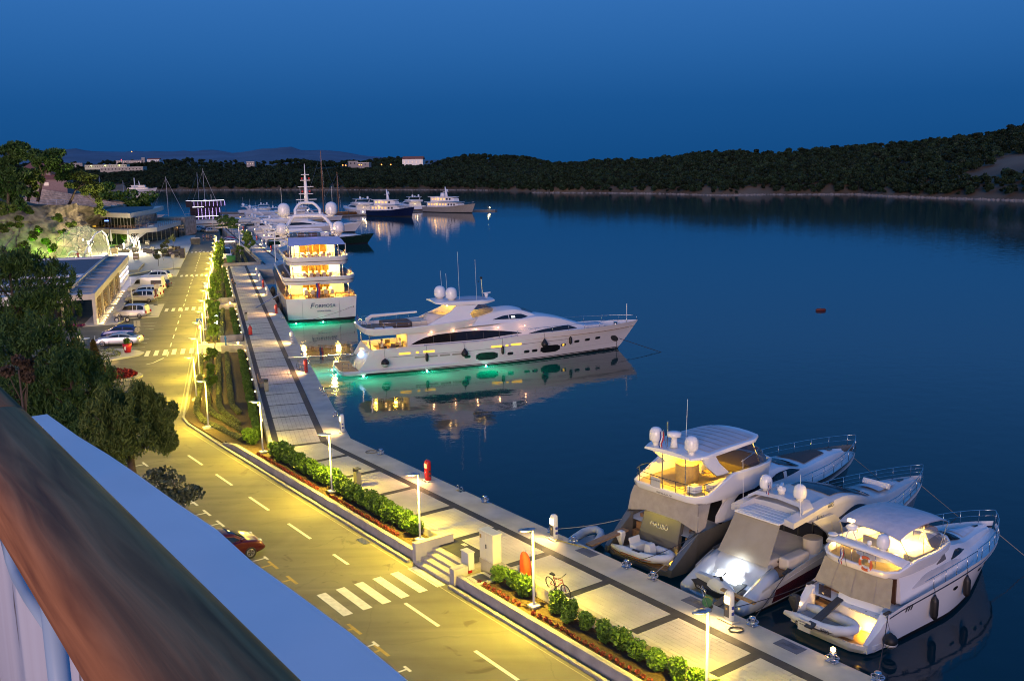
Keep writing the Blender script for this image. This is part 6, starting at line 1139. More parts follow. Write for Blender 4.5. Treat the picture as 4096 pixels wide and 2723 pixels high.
far_house('long pale hall with a row of windows, far left shore', 297, 668, 2300, 46, 14, 8); far_house('long white shed lit yellow, far left below the mountains', 430, 672, 2100, 90, 16, 6, M('pale_hall', (.55, .55, .40), .8), None, 3)
far_house('low concrete building among the trees on far shore', 495, 684, 1420, 62, 14, 5, CONC); far_house('pale block on the distant ridge, left of the sails', 520, 656, 2400, 60, 16, 8); far_house('small white tower house on distant ridge', 577, 660, 2350, 8, 8, 16); far_house('white villa roof on the distant ridge', 618, 652, 2400, 30, 14, 8, WHITE2, TILE); far_house('white house beside the forest edge, far left of centre', 1006, 664, 2000, 16, 12, 8); far_house('white gabled house above the forest, near the mid hill', 1655, 660, 1250, 26, 16, 7, WHITE2, TILE); far_house('small white house on forest ridge near orange lamps', 1412, 662, 1300, 12, 8, 5); far_house('low white house on forest ridge beside orange lamps', 1455, 664, 1300, 18, 8, 4)
for i, (px, py, Y) in enumerate(((1371, 661, 1250), (1383, 662, 1250), (1437, 660, 1250), (1446, 660, 1250), (1526, 659, 1230), (1563, 659, 1230), (486, 640, 2500), (527, 607, 8800))):
    p = aty(px, py, Y); t = thing('far_lamp', ('orange lamp point on the forest ridge, %d from left' % (i+1)) if i < 6 else ('red mast light on the distant ridge', 'orange village light on the far mountain')[i-6], 'lamp', p, 0, 'far lamps on the ridge' if i < 6 else None); obj('globe', G().ball((0, 0, 0), (.7 if Y < 5000 else 4)*(1 if i != 6 else 1.4), 8, 5), M('far_orange', (1, .5, .2), .5, var=0, emit=(1, .32, .05), es=4) if i != 6 else M('far_red', (1, .1, .1), .5, var=0, emit=(1, .03, .05), es=9), t); obj('pole', G().tube([(0, 0, -8), (0, 0, 0)], .15, 4), DKGREY, t)
# ================================================================ cliff, terraces
def cliff():
    cols = [(-160, 205), (-60, 207), (40, 210), (120, 213), (200, 217), (260, 222), (310, 230), (345, 240), (365, 250)]; tops = [(-160, 790), (0, 800), (60, 815), (130, 822), (260, 822), (300, 832), (330, 850), (350, 880), (365, 905)]
    g = G(); nx, nzv = 130, 44; rows = []
    for i in range(nx):
        x = -160+525*i/(nx-1); Y = lerp(cols, x); zt = aty(x, lerp(tops, x), Y+9).z; col = []
        for j in range(nzv):
            t = j/(nzv-1); z = .6+(zt-.6)*t; p = aty(x, 900, Y+9*t**1.3); q = V((p.x, p.y, z)); k = MN.fractal(V((q.x*.3, q.y*.1, q.z*.35)), 1, 2, 6)*2.4+abs(MN.noise(V((q.x*.6, 0, q.z*.2))))*2.6*(1-t*.5); col.append((q.x+.4*k, q.y+k*1.3*(1 if j < nzv-1 else .2), z+.3*k*(1 if 0 < j < nzv-1 else 0)))
        col.append((col[-1][0], col[-1][1]+9, zt-.3)); col.append((col[-1][0], col[-1][1]+30, zt-5)); rows.append(col)
    g.loft(rows, False); return obj('rock_cliff', g, M('cliff_rock', (.19, .155, .12), .95, var=.75, sc=.5, bump=1.0, bs=1.2, det=9))
struct(cliff())
# lit and unlit shrubs clinging to the rock
GL = leafmat('cliff_leaves', (.06, .10, .015), (.13, .18, .03)); shr = ((135, 945, 212, 1.5, 2.2, 1), (185, 975, 215, 1.4, 2.2, 1), (205, 985, 216, 1.2, 1.8, 1), (95, 985, 210, 1.4, 2.0, 1), (80, 1010, 209, 1.5, 1.2, 1), (255, 930, 222, 1.2, 1.4, 1), (290, 900, 226, 1.4, 2.2, 0), (155, 915, 214, 1.0, 1.3, 1), (230, 870, 222, 1.5, 1.4, 0), (60, 880, 210, 2.0, 2.2, 0), (30, 830, 208, 2.4, 2.6, 0), (110, 840, 214, 1.6, 1.4, 0), (5, 910, 206, 1.6, 1.8, 0))
for i, (px, py, Y, r, h, lit) in enumerate(shr):
    p = aty(px, py, Y-1.0); t = thing('cliff_shrub', ('green floodlit shrub on the rock cliff, %s from its foot' if lit else 'unlit shrub high on the rock cliff, %s of its kind') % ('first second third fourth fifth sixth seventh eighth ninth tenth eleventh twelfth thirteenth'.split()[i]), 'shrub', (p.x, p.y, p.z-h*.6), 0, 'shrubs on the cliff'); me = leaves('foliage', clumps((0, 0, h*.5), (r*.8, r*.6, h*.55), 6, 700, (.4, .6), .8, i+300), .2, .6, .3); link('foliage', me, GL, t); obj('stem', G().tube([(0, .4, 0), (0, 0, h*.5)], .08, 5), BARK, t)
    if lit: lamp('floodlight', 'POINT', (0, -1.0, -.3), 480, (.35, 1, .04), t, .2); obj('floodlight_case', G().box((0, -1.6, -.45), (.3, .2, .2)), DKGREY, t)
BRICKS = M('rubble_wall', (.42, .34, .27), .9, var=.45, sc=1.2, bump=.8, bs=2.5, det=9)
a0, a1 = aty(150, 752, 345), aty(556, 820, 330); b0, b1 = aty(80, 815, 250), aty(360, 845, 262)
ter = thing('stone_terraces', 'stepped stone amphitheatre terraces above the glass restaurant', 'terraces', (0, 0, 0))
for k in range(9):
    t = k/8; u = (k+1)/8; p, q = b0.lerp(a0, t), b1.lerp(a1, t); p2, q2 = b0.lerp(a0, u), b1.lerp(a1, u); z0, z1 = min(p.z, q.z), max(p.z, q.z)
    if k == 8: z1 += 0
    g = G().add([(p.x, p.y, -1), (q.x, q.y, -1), (q2.x, q2.y, -1), (p2.x, p2.y, -1), (p.x, p.y, p.z+.45), (q.x, q.y, q.z+.45), (q2.x, q2.y, q.z+.55), (p2.x, p2.y, p.z+.55)], [(0, 1, 5, 4), (1, 2, 6, 5), (2, 3, 7, 6), (3, 0, 4, 7), (4, 5, 6, 7)]); obj('terrace_step', g, BRICKS if k % 2 else M('terrace_earth', (.34, .24, .16), .95, var=.35, sc=.8, bump=.4, bs=3), ter); obj('terrace_wall', G().slab([(p.x, p.y, p.z-.5), (q.x, q.y, q.z-.5), (q.x, q.y, q.z+1.0), (p.x, p.y, p.z+1.0)], (0, .5, 0)), BRICKS, ter)
obj('coping_wall', G().slab([(a0.x, a0.y+1, a0.z-3), (a1.x, a1.y+1, a1.z-4), (a1.x, a1.y+1, a1.z+.9), (a0.x, a0.y+1, a0.z+1.0)], (0, .8, 0)), BRICKS, ter)
for k in range(4):
    p = a1+V((2+4.5*k, -6-8*k, 0)); obj('stair_wall', G().bb(p.x-2.5, p.x+2.5, p.y-5, p.y+5, -1, a1.z-.8-1.7*k), BRICKS, ter)
fr_ = thing('white_fence', 'white metal railing along the cliff top path', 'fence', (0, 0, 0)); fp = [aty(x, y, Y) for x, y, Y in ((75, 815, 240), (150, 820, 243), (255, 815, 247), (340, 842, 256))]; rail(fr_, [V((p.x, p.y, p.z-.3)) for p in fp], 1.3, 2.2, .05, 2, WHITE2)
far_house('pink house with red roof behind the cliff pines', 190, 735, 330, 11, 9, 5, M('pink_render', (.26, .18, .17), .8), TILE); far_house('low pink house with red roof right of the other one', 225, 755, 325, 9, 7, 3, M('pink_render'), TILE)
# ================================================================ long flat-roofed restaurant with lit rubble screens
LB = thing('restaurant', 'long flat-roofed building with pergola edge and floodlit stone screens', 'building', Fp(-66, 20.4, ZR+.1), FRZ)   # local -x = away, -y = to land
PALE = M('pale_beam', (.50, .46, .42), .7, var=.08); GRAV = M('roof_gravel', (.16, .165, .17), .95, var=.35, sc=9, bump=.6, bs=14)
L_ = 58.5
obj('roof_beam', G().bb(-L_, 0, -.4, .0, 3.05, 3.9), PALE, LB); obj('roof_beam', G().bb(-.4, -.002, -3.4, -.4, 3.1, 3.8), PALE, LB); obj('roof_beam', G().bb(-L_, -L_+.4, -15.5, -.4, 3.1, 3.9), PALE, LB)
for k in range(24): obj('pergola_slat', G().bb(-1.6-k*2.4, -.7-k*2.4, -3.35, -.4, 3.3 if k % 4 else 3.45, 3.6 if k % 4 else 3.8), PALE, LB)
obj('parapet', G().bb(-L_, -.2, -3.75, -3.35, 3.0, 4.15), PALE, LB); obj('parapet', G().bb(-L_+.4, -.2, -15.6, -15.2, 3.0, 4.0), WHITE2, LB); obj('fascia', G().bb(-1.2, .3, -12, -3.75, 2.9, 4.0), WHITE2, LB); obj('fascia_drop', G().bb(-1.0, -.4, -6.2, -5.4, 2.5, 2.9), WHITE2, LB)
obj('roof_deck', G().bb(-L_+.4, -1.2, -15.2, -3.75, 3.2, 3.62), GRAV, LB)
for x in (-6, -15, -16.5, -25, -26.5, -L_+1.2): obj('roof_upstand', G().bb(x-.45, x+.45, -15.2, -3.76, 3.62, 3.85), WHITE2, LB)
for k, x in enumerate((-.35, -1.3, -9.5, -18.5, -27.5, -36.5)): obj('pier', G().bb(x-.28, x+.28, -.42, -.02, 0, 3.05), PALE, LB)
SCR = M('rubble_screen', (.34, .26, .17), .9, var=.35, sc=3)
for i, (x0, x1) in enumerate(((-9.2, -1.65), (-18.2, -9.8), (-27.2, -18.8), (-36.2, -27.8))):
    sc = obj('screen_frame', G().bb(x0, x1, -.38, -.34, .1, 3.0), DKGREY, LB); n = 0
    for r in range(18):
        x = x0+rnd.uniform(0, .3)
        while x < x1-.3:
            w_ = rnd.uniform(.35, .8)
            if n < 75 and rnd.random() < .62: obj('stone', G().box(((x+min(x1, x+w_))/2, -.30+rnd.uniform(-.05, .05), .2+r*.155), (min(x1, x+w_)-x-.03, .13, .11)), SCR, sc); n += 1
            x += w_
        if r % 4 == 3: n = max(0, n-18)
WP = obj('white_wall', G().bb(-L_, -36.8, -.5, -.25, 0, 3.05), M('white_render', (.72, .72, .75), .7, var=.05), LB)
LEDW = M('led_white', (.8, .8, 1), .4, var=0, emit=(.72, .66, 1), es=9)
for k in range(9):
    for z in (.75, 1.0, 1.9, 2.15): obj('wall_slot', G().bb(-L_+.6+k*2.35+.25*(z > 1.5), -L_+2.0+k*2.35+.25*(z > 1.5), -.25, -.2, z, z+.12), LEDW if z in (1.0, 1.9) else DKGREY, WP)
obj('glass_front', G().bb(-.9, -.8, -13, -4.6, .3, 2.9), DKGLASS, LB)
for k in range(6): obj('logo_ring', G().loft([[(-.79+.0, -7.4+(r)*cos(a), .32+r*sin(a)) for r in (.28+.27*k, .40+.27*k)]+[(-.77, -7.4+r*cos(a), .32+r*sin(a)) for r in (.40+.27*k, .28+.27*k)] for a in [pi*i/20 for i in range(21)]]), M('sand_print', (.42, .34, .26), .7), LB)
obj('plinth', G().bb(-1.0, -.6, -13, -4.4, 0, .3), CONC2, LB); obj('back_wall', G().bb(-L_, -1, -15.5, -4.7, 0, 3.2), M('dark_interior', (.05, .045, .04), .7), LB)
for i in range(10): p = obj('entrance_column', G().bb(-2.2-i*.0-5*i-.15, -2.2-5*i+.15, -4.3, -4.0, 0, 3.2), PALE, LB)
for k, x in enumerate((-.2, -1.2, -3.2, -5.2, -7.4, -10.6, -12.8, -15.2, -19.5, -22, -24.5, -28.5, -31.5, -35)):
    obj('ground_uplight', G().lathe([(.13, 0), (.13, .06), (.02, .07)], (x, .55, .02), 8), WARM, LB); lamp('uplight', 'POINT', (x, .28, .22), 26, (1, .62, .24), LB, .08)
for x in (-38, -44, -50, -56): lamp('wall_light', 'POINT', (x, .35, .9), 26, (.72, .62, 1), LB, .2)
lamp('entrance_light', 'POINT', (-2.5, -2.6, 2.7), 40, (1, .7, .35), LB, .1)
o = stuff(link('flower_strip', leaves('flower_strip', [(*Fp(-64.6, 22+.5*i, 1.1)[:3], .35, .3, .12, 60) for i in range(12)], .08, .7, .3, .4), leafmat('magenta_leaves', (.10, .02, .06), (.35, .05, .18)))); tag(o, 'strip of magenta flowers before the dark glass front', 'flowers')
# ================================================================ glass restaurant on two levels
GB = thing('glass_restaurant', 'two-storey glass restaurant with thick white slabs under the pines', 'building', (0, 0, 0))
def plan(pts): return [(p.x, p.y) for p in pts]
lo = [aty(417, 925, 254), aty(508, 932, 247), aty(629, 929, 256), aty(725, 897, 287)]; bk = [V((-103, 303, 0)), V((-140, 300, 0)), V((-128, 262, 0))]
SLAB = M('white_slab', (.62, .57, .47), .7, var=.06, sc=.5)
obj('middle_slab', G().prism(ccw(plan(lo+bk)), 4.2, 5.3), SLAB, GB); up = [aty(347, 857, 260), aty(521, 862, 250), aty(612, 853, 274)]; obj('roof_slab', G().prism(ccw(plan(up+[V((-105, 300, 0)), V((-135, 296, 0))])), 8.1, 9.3), SLAB, GB); obj('roof_top', G().prism(ccw(plan([p*1.006 for p in up]+[V((-107, 298, 0)), V((-133, 294, 0))])), 9.3, 9.36), DKGREY, GB)
def glazed(pts, z0, z1, n, nm):
    for a, b in zip(pts, pts[1:]):
        obj(nm, G().slab([(a.x, a.y, z0), (b.x, b.y, z0), (b.x, b.y, z1), (a.x, a.y, z1)], (-.06, .1, 0)), M('green_black_glass', (.02, .03, .02), .08, var=.3, sc=.4), GB); m = max(2, int((b-a).length/n))
        for k in range(m+1): p = a.lerp(b, k/m); obj('mullion', G().bb(p.x-.08, p.x+.08, p.y-.2, p.y+.02, z0, z1), M('mullion_grey', (.25, .25, .24), .5, metal=.5), GB)
glazed([p+V((0, 2.2, 0)) for p in (aty(355, 870, 262), up[1], up[2])], 5.3, 8.1, 1.5, 'upper_glazing'); glazed([V((-108, 259, 0)), V((-98.5, 257, 0)), V((-95, 282, 0)), V((-95.5, 289, 0))], .95, 4.2, 2.4, 'lower_glazing')
p = aty(360, 870, 261.5); obj('lit_window', G().bb(p.x-1, p.x+1.3, p.y-.1, p.y+.1, 5.5, 7.9), M('amber_room', (1, .7, .1), .5, var=0, emit=(1, .55, .03), es=2.2), GB)
p = aty(426, 883, 258); obj('blue_screen', G().bb(p.x-.5, p.x+.5, p.y-.1, p.y+.05, 7.0, 7.25), M('blue_sign', (.2, .3, 1), .5, var=0, emit=(.1, .2, 1), es=6), GB)
rail(GB, [V((q.x, q.y+.3, 5.3)) for q in lo], 1.0, 2.5, .05, 2, M('rail_brown', (.22, .12, .08), .5)); obj('stone_end_wall', G().bb(-104, -95.5, 290, 300, .9, 6.2), BRICKS, GB); obj('stone_side_wall', G().bb(-136, -112, 262, 290, 1, 8.1), BRICKS, GB)
sa, sb = aty(600, 905, 256), at(498, 990, 1.0)
stw = obj('stair_stringer', G().slab([(sa.x, sa.y, 5.2), (sb.x, sb.y, 1.0), (sb.x, sb.y, 1.7), (sa.x, sa.y, 5.9)], (.3, 1.6, 0)), WHITE2, GB); rail(GB, [V((sb.x, sb.y-.05, 1.7)), V((sa.x, sa.y-.05, 5.9))], .8, 1.0, .04, 1, WHITE2)
for px, py, h in ((430, 985, 4.2), (540, 1005, 4.4), (548, 1000, 4.0), (366, 1020, 4.0)):
    p = at(px, py, .95); obj('raking_column', G().tube([(p.x, p.y, .9), (p.x-.1, p.y, 2.6), (p.x-.9, p.y, .9+h*.85)], [.16, .14, .08], 7), WHITE2, GB, True); obj('raking_column', G().tube([(p.x-.1, p.y, 2.6), (p.x+.7, p.y, .9+h*.8)], .09, 6), WHITE2, GB, True)
for px in (498, 448):
    p = aty(px, 970, 256); t = thing('wall_shrub', 'green floodlit climbing plant against restaurant glass, %s one' % ('right' if px > 480 else 'left'), 'shrub', (p.x, p.y, 1), 0); link('foliage', leaves('foliage', [(0, 0, 2.2, .8, .5, .9, 500)], .16, .6, .3), GL, t); obj('stem', G().tube([(0, 0, 0), (0, 0, 2)], .05, 5), BARK, t); lamp('floodlight', 'POINT', (0, -1.2, .8), 110, (.35, 1, .05), t, .2)
for px, py in ((447, 985), (516, 990), (524, 985)):
    p = at(px, py, .95); t = thing('closed_parasol', 'closed white parasol standing on the restaurant terrace, %s' % {447: 'left of the stairs', 516: 'under the stairs', 524: 'right of the pair'}[px], 'parasol', p, 0, 'closed parasols'); obj('pole', G().tube([(0, 0, 0), (0, 0, 4.2)], .05, 6), WHITE2, t); obj('folded_canopy', G().lathe([(.05, 4.3), (.22, 3.2), (.38, 1.6), (.3, 1.3), (.05, 1.3)][::-1], (0, 0, 0), 9), FWHITE, t, True)
# geodesic dome
dc = V((-96.6, 221.5, 2.1)); DM = thing('geodesic_dome', 'translucent geodesic dome tent with white arch, open at its right', 'dome', dc)
bm = bmesh.new(); bmesh.ops.create_icosphere(bm, subdivisions=2, radius=5.9); bmesh.ops.rotate(bm, verts=bm.verts, cent=(0, 0, 0), matrix=MX.Rotation(.3, 3, 'X'))
cut = V((.80, -.28, .02)).normalized()
for f in list(bm.faces):
    c = f.calc_center_median()
    if c.z < -1.0 or c.dot(cut) > 3.9: bm.faces.remove(f)
bmesh.ops.delete(bm, geom=[v for v in bm.verts if not v.link_faces], context='VERTS')
me = bpy.data.meshes.new('membrane'); bm.to_mesh(me); edges = [(e.verts[0].co.copy(), e.verts[1].co.copy()) for e in bm.edges if e.link_faces]; bm.free(); link('membrane', me, M('dome_membrane', (.30, .32, .25), .35, var=.1, alpha=.42), DM)
for a, b in edges: obj('strut', G().tube([a, b], .05, 5), M('strut_grey', (.07, .075, .08), .5), DM)
obj('white_arch', G().tube([(2.0, -5.0, -1.3), (3.2, -4.0, 1.6), (4.2, -2.3, 4.0), (4.8, 0, 4.6), (4.7, 2.4, 3.4), (4.4, 4.0, .5), (4.2, 4.4, -1.2)], [.3, .24, .2, .18, .18, .2, .22], 8), WHITE2, DM, True)
p = at(295, 1035, 1)-dc; obj('entrance_arch', G().tube([(p.x+1.35*cos(a), p.y, -1.2+1.7*sin(a)) for a in [pi*i/14 for i in range(15)]], .17, 8), WHITE2, DM, True)
lamp('dome_light', 'POINT', (-1.5, -.5, 2.6), 260, (.75, 1, .45), DM, .3); lamp('dome_light', 'POINT', (1.5, -1, 0.6), 150, (1, .9, .55), DM, .3); obj('dome_lamp', G().ball((1.0, -1.5, 2.7), .14, 8, 5), M('cool_lamp', (1, 1, 1), .4, var=0, emit=(.9, 1, .9), es=25), DM)
person('person in red clothes inside the dome entrance', 'walk', at(314, 1038, 1), -1.2, RSH, RSH)
# plaza floodlights and stage gear
for i, (px, py, h, e_) in enumerate(((497, 1010, 2.2, 900), (358, 1030, 3.6, 700), (560, 1010, 2.6, 500))):
    p = at(px, py, .95); t = thing('floodlight_mast', 'bright white floodlight post on the plaza, %s' % ('middle one', 'beside the dome', 'right one')[i], 'floodlight', p, 0, 'plaza floodlights'); obj('post', G().tube([(0, 0, 0), (0, 0, h)], .07, 6), WHITE2, t); obj('lamp_tube', G().tube([(0, 0, h*.35), (0, 0, h)], .1, 8), M('flood_tube', (1, 1, 1), .4, var=0, emit=(1, .88, .6), es=35), t); lamp('flood_light', 'POINT', (.2, -.3, h+.2), e_*13, (1, .80, .42), t, .2)
q = random.Random(77); CASE = M('flight_case_black', (.03, .03, .032), .5); CASEY = M('flight_case_tan', (.22, .17, .09), .6)
spots = [(q.uniform(455, 625), q.uniform(968, 1020)) for _ in range(12)]+[(q.uniform(655, 715), q.uniform(1005, 1030)) for _ in range(16)]+[(585, 1012), (598, 1015), (545, 1040), (505, 1013), (610, 1000), (620, 1018)]
for i, (px, py) in enumerate(spots):
    p = at(px, py, .96); t = thing('flight_case', 'stage equipment case on the pale plaza behind the flat roof', 'case', p, q.uniform(-.5, .5), 'stage cases on the plaza'); w_, d_, h_ = q.uniform(.8, 1.4), .8, q.uniform(.7, 1.5)
    obj('box', G().bb(-w_/2, w_/2, -d_/2, d_/2, .14, h_), CASEY if i % 4 == 2 else CASE, t); obj('edge_trim', G().bb(-w_/2-.015, w_/2+.015, -d_/2-.015, d_/2+.015, h_*.5, h_*.5+.05), STEEL, t)
    for sx_ in (-1, 1): obj('castor', G().lathe([(.06, 0), (.06, .13)], (sx_*w_*.4, 0, 0), 8), BLACK, t)
p = at(731, 1032, .95); t = thing('speaker_tower', 'tall black loudspeaker stack at the plaza edge by the road', 'speaker', p, .1)
for k in range(3): obj('cabinet', G().bb(-.5, .5, -.4, .4, .02+.72*k, .7+.72*k), CASE, t, bevel=.03)
p = at(783, 977, ZR); t = thing('skip_container', 'dark open rubbish skip standing in the road beside plaza', 'skip', p, FRZ); obj('skip_body', G().loft([[(-1.0, -1.3, z), (1.0, -1.3, z), (1.0, 1.3, z), (-1.0, 1.3, z)] if z else [(-.85, -1.1, z), (.85, -1.1, z), (.85, 1.1, z), (-.85, 1.1, z)] for z in (0, 1.5)]), DKGREY, t); obj('rubbish_load', G().box((0, 0, 1.6), (1.6, 2.2, .3)), CONC2, t)
# ================================================================ tower with violet light lattice on white terraces
TW = thing('lattice_tower', 'dark wooden lattice tower with violet lights on white stepped base', 'tower', at(828, 912, 1.3), FRZ+.25)
for k, (w_, d_, z0, z1) in enumerate(((20, 12, 0, .6), (22, 13, 1.0, 1.5), (25, 14, 1.8, 2.6))): obj('white_terrace', G().loft([[(-d_/2-dz, -w_/2, z), (d_/2, -w_/2-dz, z), (d_/2, w_/2+dz, z), (-d_/2-dz, w_/2, z)] for z, dz in ((z0, 0), (z1, .8))]), WHITE2, TW)
for z in (.6, 1.5): obj('dark_gap', G().bb(-5.5, 5.5, -9, 9, z, z+.42), DKGLASS, TW)
for k in range(5): obj('terrace_rail', G().bb(7.0, 7.1, -12.5, 12.5, 2.62+.15*k, 2.68+.15*k), WHITE2, TW); obj('terrace_rail', G().bb(-7, 7, -12.6, -12.5, 2.62+.15*k, 2.68+.15*k), WHITE2, TW)
LAT = M('lattice_wood', (.05, .03, .03), .7); VIO = M('violet_led', (.7, .5, 1), .4, var=0, emit=(.62, .42, 1), es=3)
obj('tower_core', G().bb(-2.9, 2.9, -3.7, 3.7, 2.6, 8.5), M('tower_core', (.025, .02, .025), .5), TW)
for zz, ww, n_, h0, h1 in ((2.6, 4.0, 15, 2.6, 6.8), (6.8, 5.2, 18, 6.8, 8.9)):
    for k in range(n_):
        y = -ww+2*ww*k/(n_-1); obj('lattice_post', G().bb(3.4, 3.55, y-.07, y+.07, h0, h1), LAT, TW); obj('lattice_post', G().bb(-3.4+6.8*k/(n_-1)-.07, -3.4+6.8*k/(n_-1)+.07, -ww-.12, -ww, h0, h1), LAT, TW)
        if k % 2: obj('violet_strip', G().bb(3.1, 3.2, y+.2, y+.26, h0+.3, h1-.3), VIO, TW)
    for j in range(7): z = h0+(h1-h0)*(j+.5)/7; obj('lattice_bar', G().bb(3.5, 3.6, -ww, ww, z, z+.1), LAT, TW); obj('lattice_bar', G().bb(-3.4, 3.4, -ww-.2, -ww-.12, z, z+.1), LAT, TW)
LEDS = M('tower_led', (1, 1, 1), .4, var=0, emit=(.85, .8, 1), es=5)
obj('led_line', G().bb(3.6, 3.7, -4.2, 3.0, 3.9, 3.98), LEDS, TW); obj('led_line', G().bb(3.6, 3.7, -5.1, 5.1, 8.85, 8.93), LEDS, TW); obj('led_line', G().bb(-3.4, 3.6, -5.25, -5.15, 8.85, 8.93), LEDS, TW); obj('led_line', G().bb(3.6, 3.7, -5.0, -1.5, 6.9, 7.0), LEDS, TW)
obj('roof_mast', G().tube([(0, 2, 8.5), (0, 2, 10.8)], .06, 5), WHITE2, TW); obj('roof_dome', G().ball((0, 0, 8.7), .6, 10, 6), WHITE2, TW, True); obj('tower_door', G().bb(3.56, 3.66, 2.6, 3.6, 2.7, 5.0), DKGLASS, TW)
# ================================================================ cars
TYRE = M('tyre', (.015, .015, .016), .8, var=.1); RIM = M('alloy_rim', (.5, .5, .52), .3, metal=.9, var=.05); HEADL = M('headlamp', (.75, .78, .8), .1, var=0); TAILL = M('tail_lamp', (.35, .01, .015), .2, var=0)
CGLASS = M('car_glass', (.015, .02, .025), .04, var=0, spec=.8)
KIND = dict(coupe=(4.95, .93, [(-2.47, .62), (-2.35, .9), (-1.6, .98), (.9, .95), (1.9, .82), (2.4, .66), (2.47, .5)], [(-1.75, .95), (-1.0, 1.3), (-.1, 1.38), (.5, 1.28), (1.2, .94)]),
 hatch=(3.95, .85, [(-1.97, .6), (-1.92, .95), (-1.2, .98), (.75, .95), (1.5, .85), (1.9, .68), (1.97, .5)], [(-1.95, .96), (-1.6, 1.35), (-.6, 1.47), (.2, 1.42), (1.1, .95)]),
 mpv=(4.35, .92, [(-2.17, .6), (-2.14, 1.02), (-1, 1.05), (.9, 1.05), (1.6, .98), (2.05, .75), (2.17, .5)], [(-2.14, 1.05), (-2.05, 1.7), (-.5, 1.8), (.5, 1.72), (1.35, 1.05)]),
 suv=(5.0, .98, [(-2.5, .65), (-2.45, 1.05), (-1, 1.1), (1.0, 1.1), (1.9, 1.04), (2.4, .8), (2.5, .55)], [(-2.4, 1.08), (-1.9, 1.62), (-.4, 1.74), (.5, 1.68), (1.35, 1.1)]),
 van=(5.6, 1.0, [(-2.8, .6), (-2.78, 1.3), (0, 1.32), (1.6, 1.3), (2.3, 1.12), (2.75, .8), (2.8, .55)], [(-2.78, 1.32), (-2.72, 2.45), (.2, 2.5), (.9, 2.4), (2.0, 1.3)]))
def car(label, kind, loc, rz, paint, group=None, sc=1.0, rack=False, panel=None):
    L, w_, belt, roof = KIND[kind]; t = thing('parked_car' if kind != 'van' else 'parked_van', label, 'car' if kind != 'van' else 'van', loc, rz, group); t.scale = (sc,)*3
    g = G(); rings = []; zb = .2 if kind != 'van' else .28
    for i in range(25):
        x = -L/2+L*i/24; e_ = min(1, (L/2-abs(x))/.35+.55); ww = w_*(.86+.14*min(1, e_)); z = sm(belt, x); zl = zb+.12*(1-min(1, (L/2-abs(x))/.5))
        rings.append([(x, ww*.88, zl), (x, ww, zl+.14), (x, ww*1.0, (zl+z)*.55), (x, ww*.96, z-.06), (x, ww*.88, z), (x, 0, z+.03), (x, -ww*.88, z), (x, -ww*.96, z-.06), (x, -ww, (zl+z)*.55), (x, -ww, zl+.14), (x, -ww*.88, zl)])
    obj('body', g.loft(rings), paint, t, True, auto=R(38))
    x0, x1 = roof[0][0], roof[-1][0]; hs = House([(x0, sm(belt, x0)-.06), (x1, sm(belt, x1)-.06)], roof, [(x0, w_*.92), (0, w_*.93), (x1, w_*.9)], [(x0, w_*.72), (-.2, w_*.74), (x1, w_*.8)], .16, .04)
    hs.body('cabin', x0, x1, paint, t, 18); zr = max(z for _, z in roof); bz = sm(belt, 0)
    xs = [x for x, z in roof]; a, b = (x0+.28*(L/4), x1-.38)
    if kind == 'van':
        hs.patch('side_window', [(.75, 1.45), (1.65, 1.45)], [(.75, 2.1), (1.1, 2.1), (1.65, 1.5)], CGLASS, t, off=.015, n=6)
        if panel: hs.patch('side_panel', [(-2.5, 1.35), (-.9, 1.35)], [(-2.5, 1.95), (-.9, 1.95)], panel, t, off=.012, n=2)
    else:
        hi = [(x, sm(roof, x)-.13) for x in (a, a+.35, (a+b)/2, b-.3)]+[(b, bz+.06)]; hi[0] = (a, bz+.10 if kind in ('coupe',) else sm(roof, a)-.25)
        lo_ = [(a, bz+.04), (b, bz+.02)]; hs.patch('side_window', lo_, [(x, max(bz+.06, z)) for x, z in hi], CGLASS, t, off=.012, n=10)
        for xx in ((a+b)/2, a+.3*(b-a) if kind in ('mpv', 'suv') else (a+b)/2+.02): hs.patch('pillar', [(xx-.04, bz+.04), (xx+.04, bz+.04)], [(xx-.04, sm(roof, xx)-.13), (xx+.04, sm(roof, xx)-.13)], paint, t, off=.02, n=1)
    xw = roof[-2][0]; hs.top('windscreen', xw+.06, x1-.05, 1.05, 1.1, CGLASS, t, .012); hs.top('rear_window', x0+.06, roof[1][0], 1.05, 1.0, CGLASS, t, .012)
    r = .33 if kind in ('coupe', 'suv', 'van') else .3; wb_ = L*.3
    for sx_ in (1, -1):
        for sy in (1, -1):
            w = obj('wheel', G().loft([[(sx_*wb_+rr*cos(a), sy*(w_-.2+yy), r+rr*sin(a)) for a in [2*pi*i/18 for i in range(18)]] for yy, rr in ((0, r*.6), (0, r*.95), (.03, r), (.19, r), (.215, r*.93), (.215, r*.7), (.2, r*.68))], True), TYRE, t, True, auto=R(40))
            obj('rim', G().loft([[(sx_*wb_+rr*cos(a), sy*(w_-.2+yy), r+rr*sin(a)) for a in [2*pi*i/18 for i in range(18)]] for yy, rr in ((.195, r*.68), (.21, r*.6), (.19, r*.5), (.2, .05))], True), RIM, w, True)
            for k in range(5): a = 2*pi*k/5; obj('spoke', G().box((sx_*wb_+r*.36*cos(a), sy*(w_+.012), r+r*.36*sin(a)), (.07, .015, .07)), RIM, w)
        obj('wheel_arch', G().loft([[(sx_*wb_+rr*cos(a), sy*(w_*.998+.004), r+rr*sin(a)) for a in [pi*i/12-.1 for i in range(13)] for rr in (r*1.18,)] for sy in (-1, 1)], False), BLACK, t)
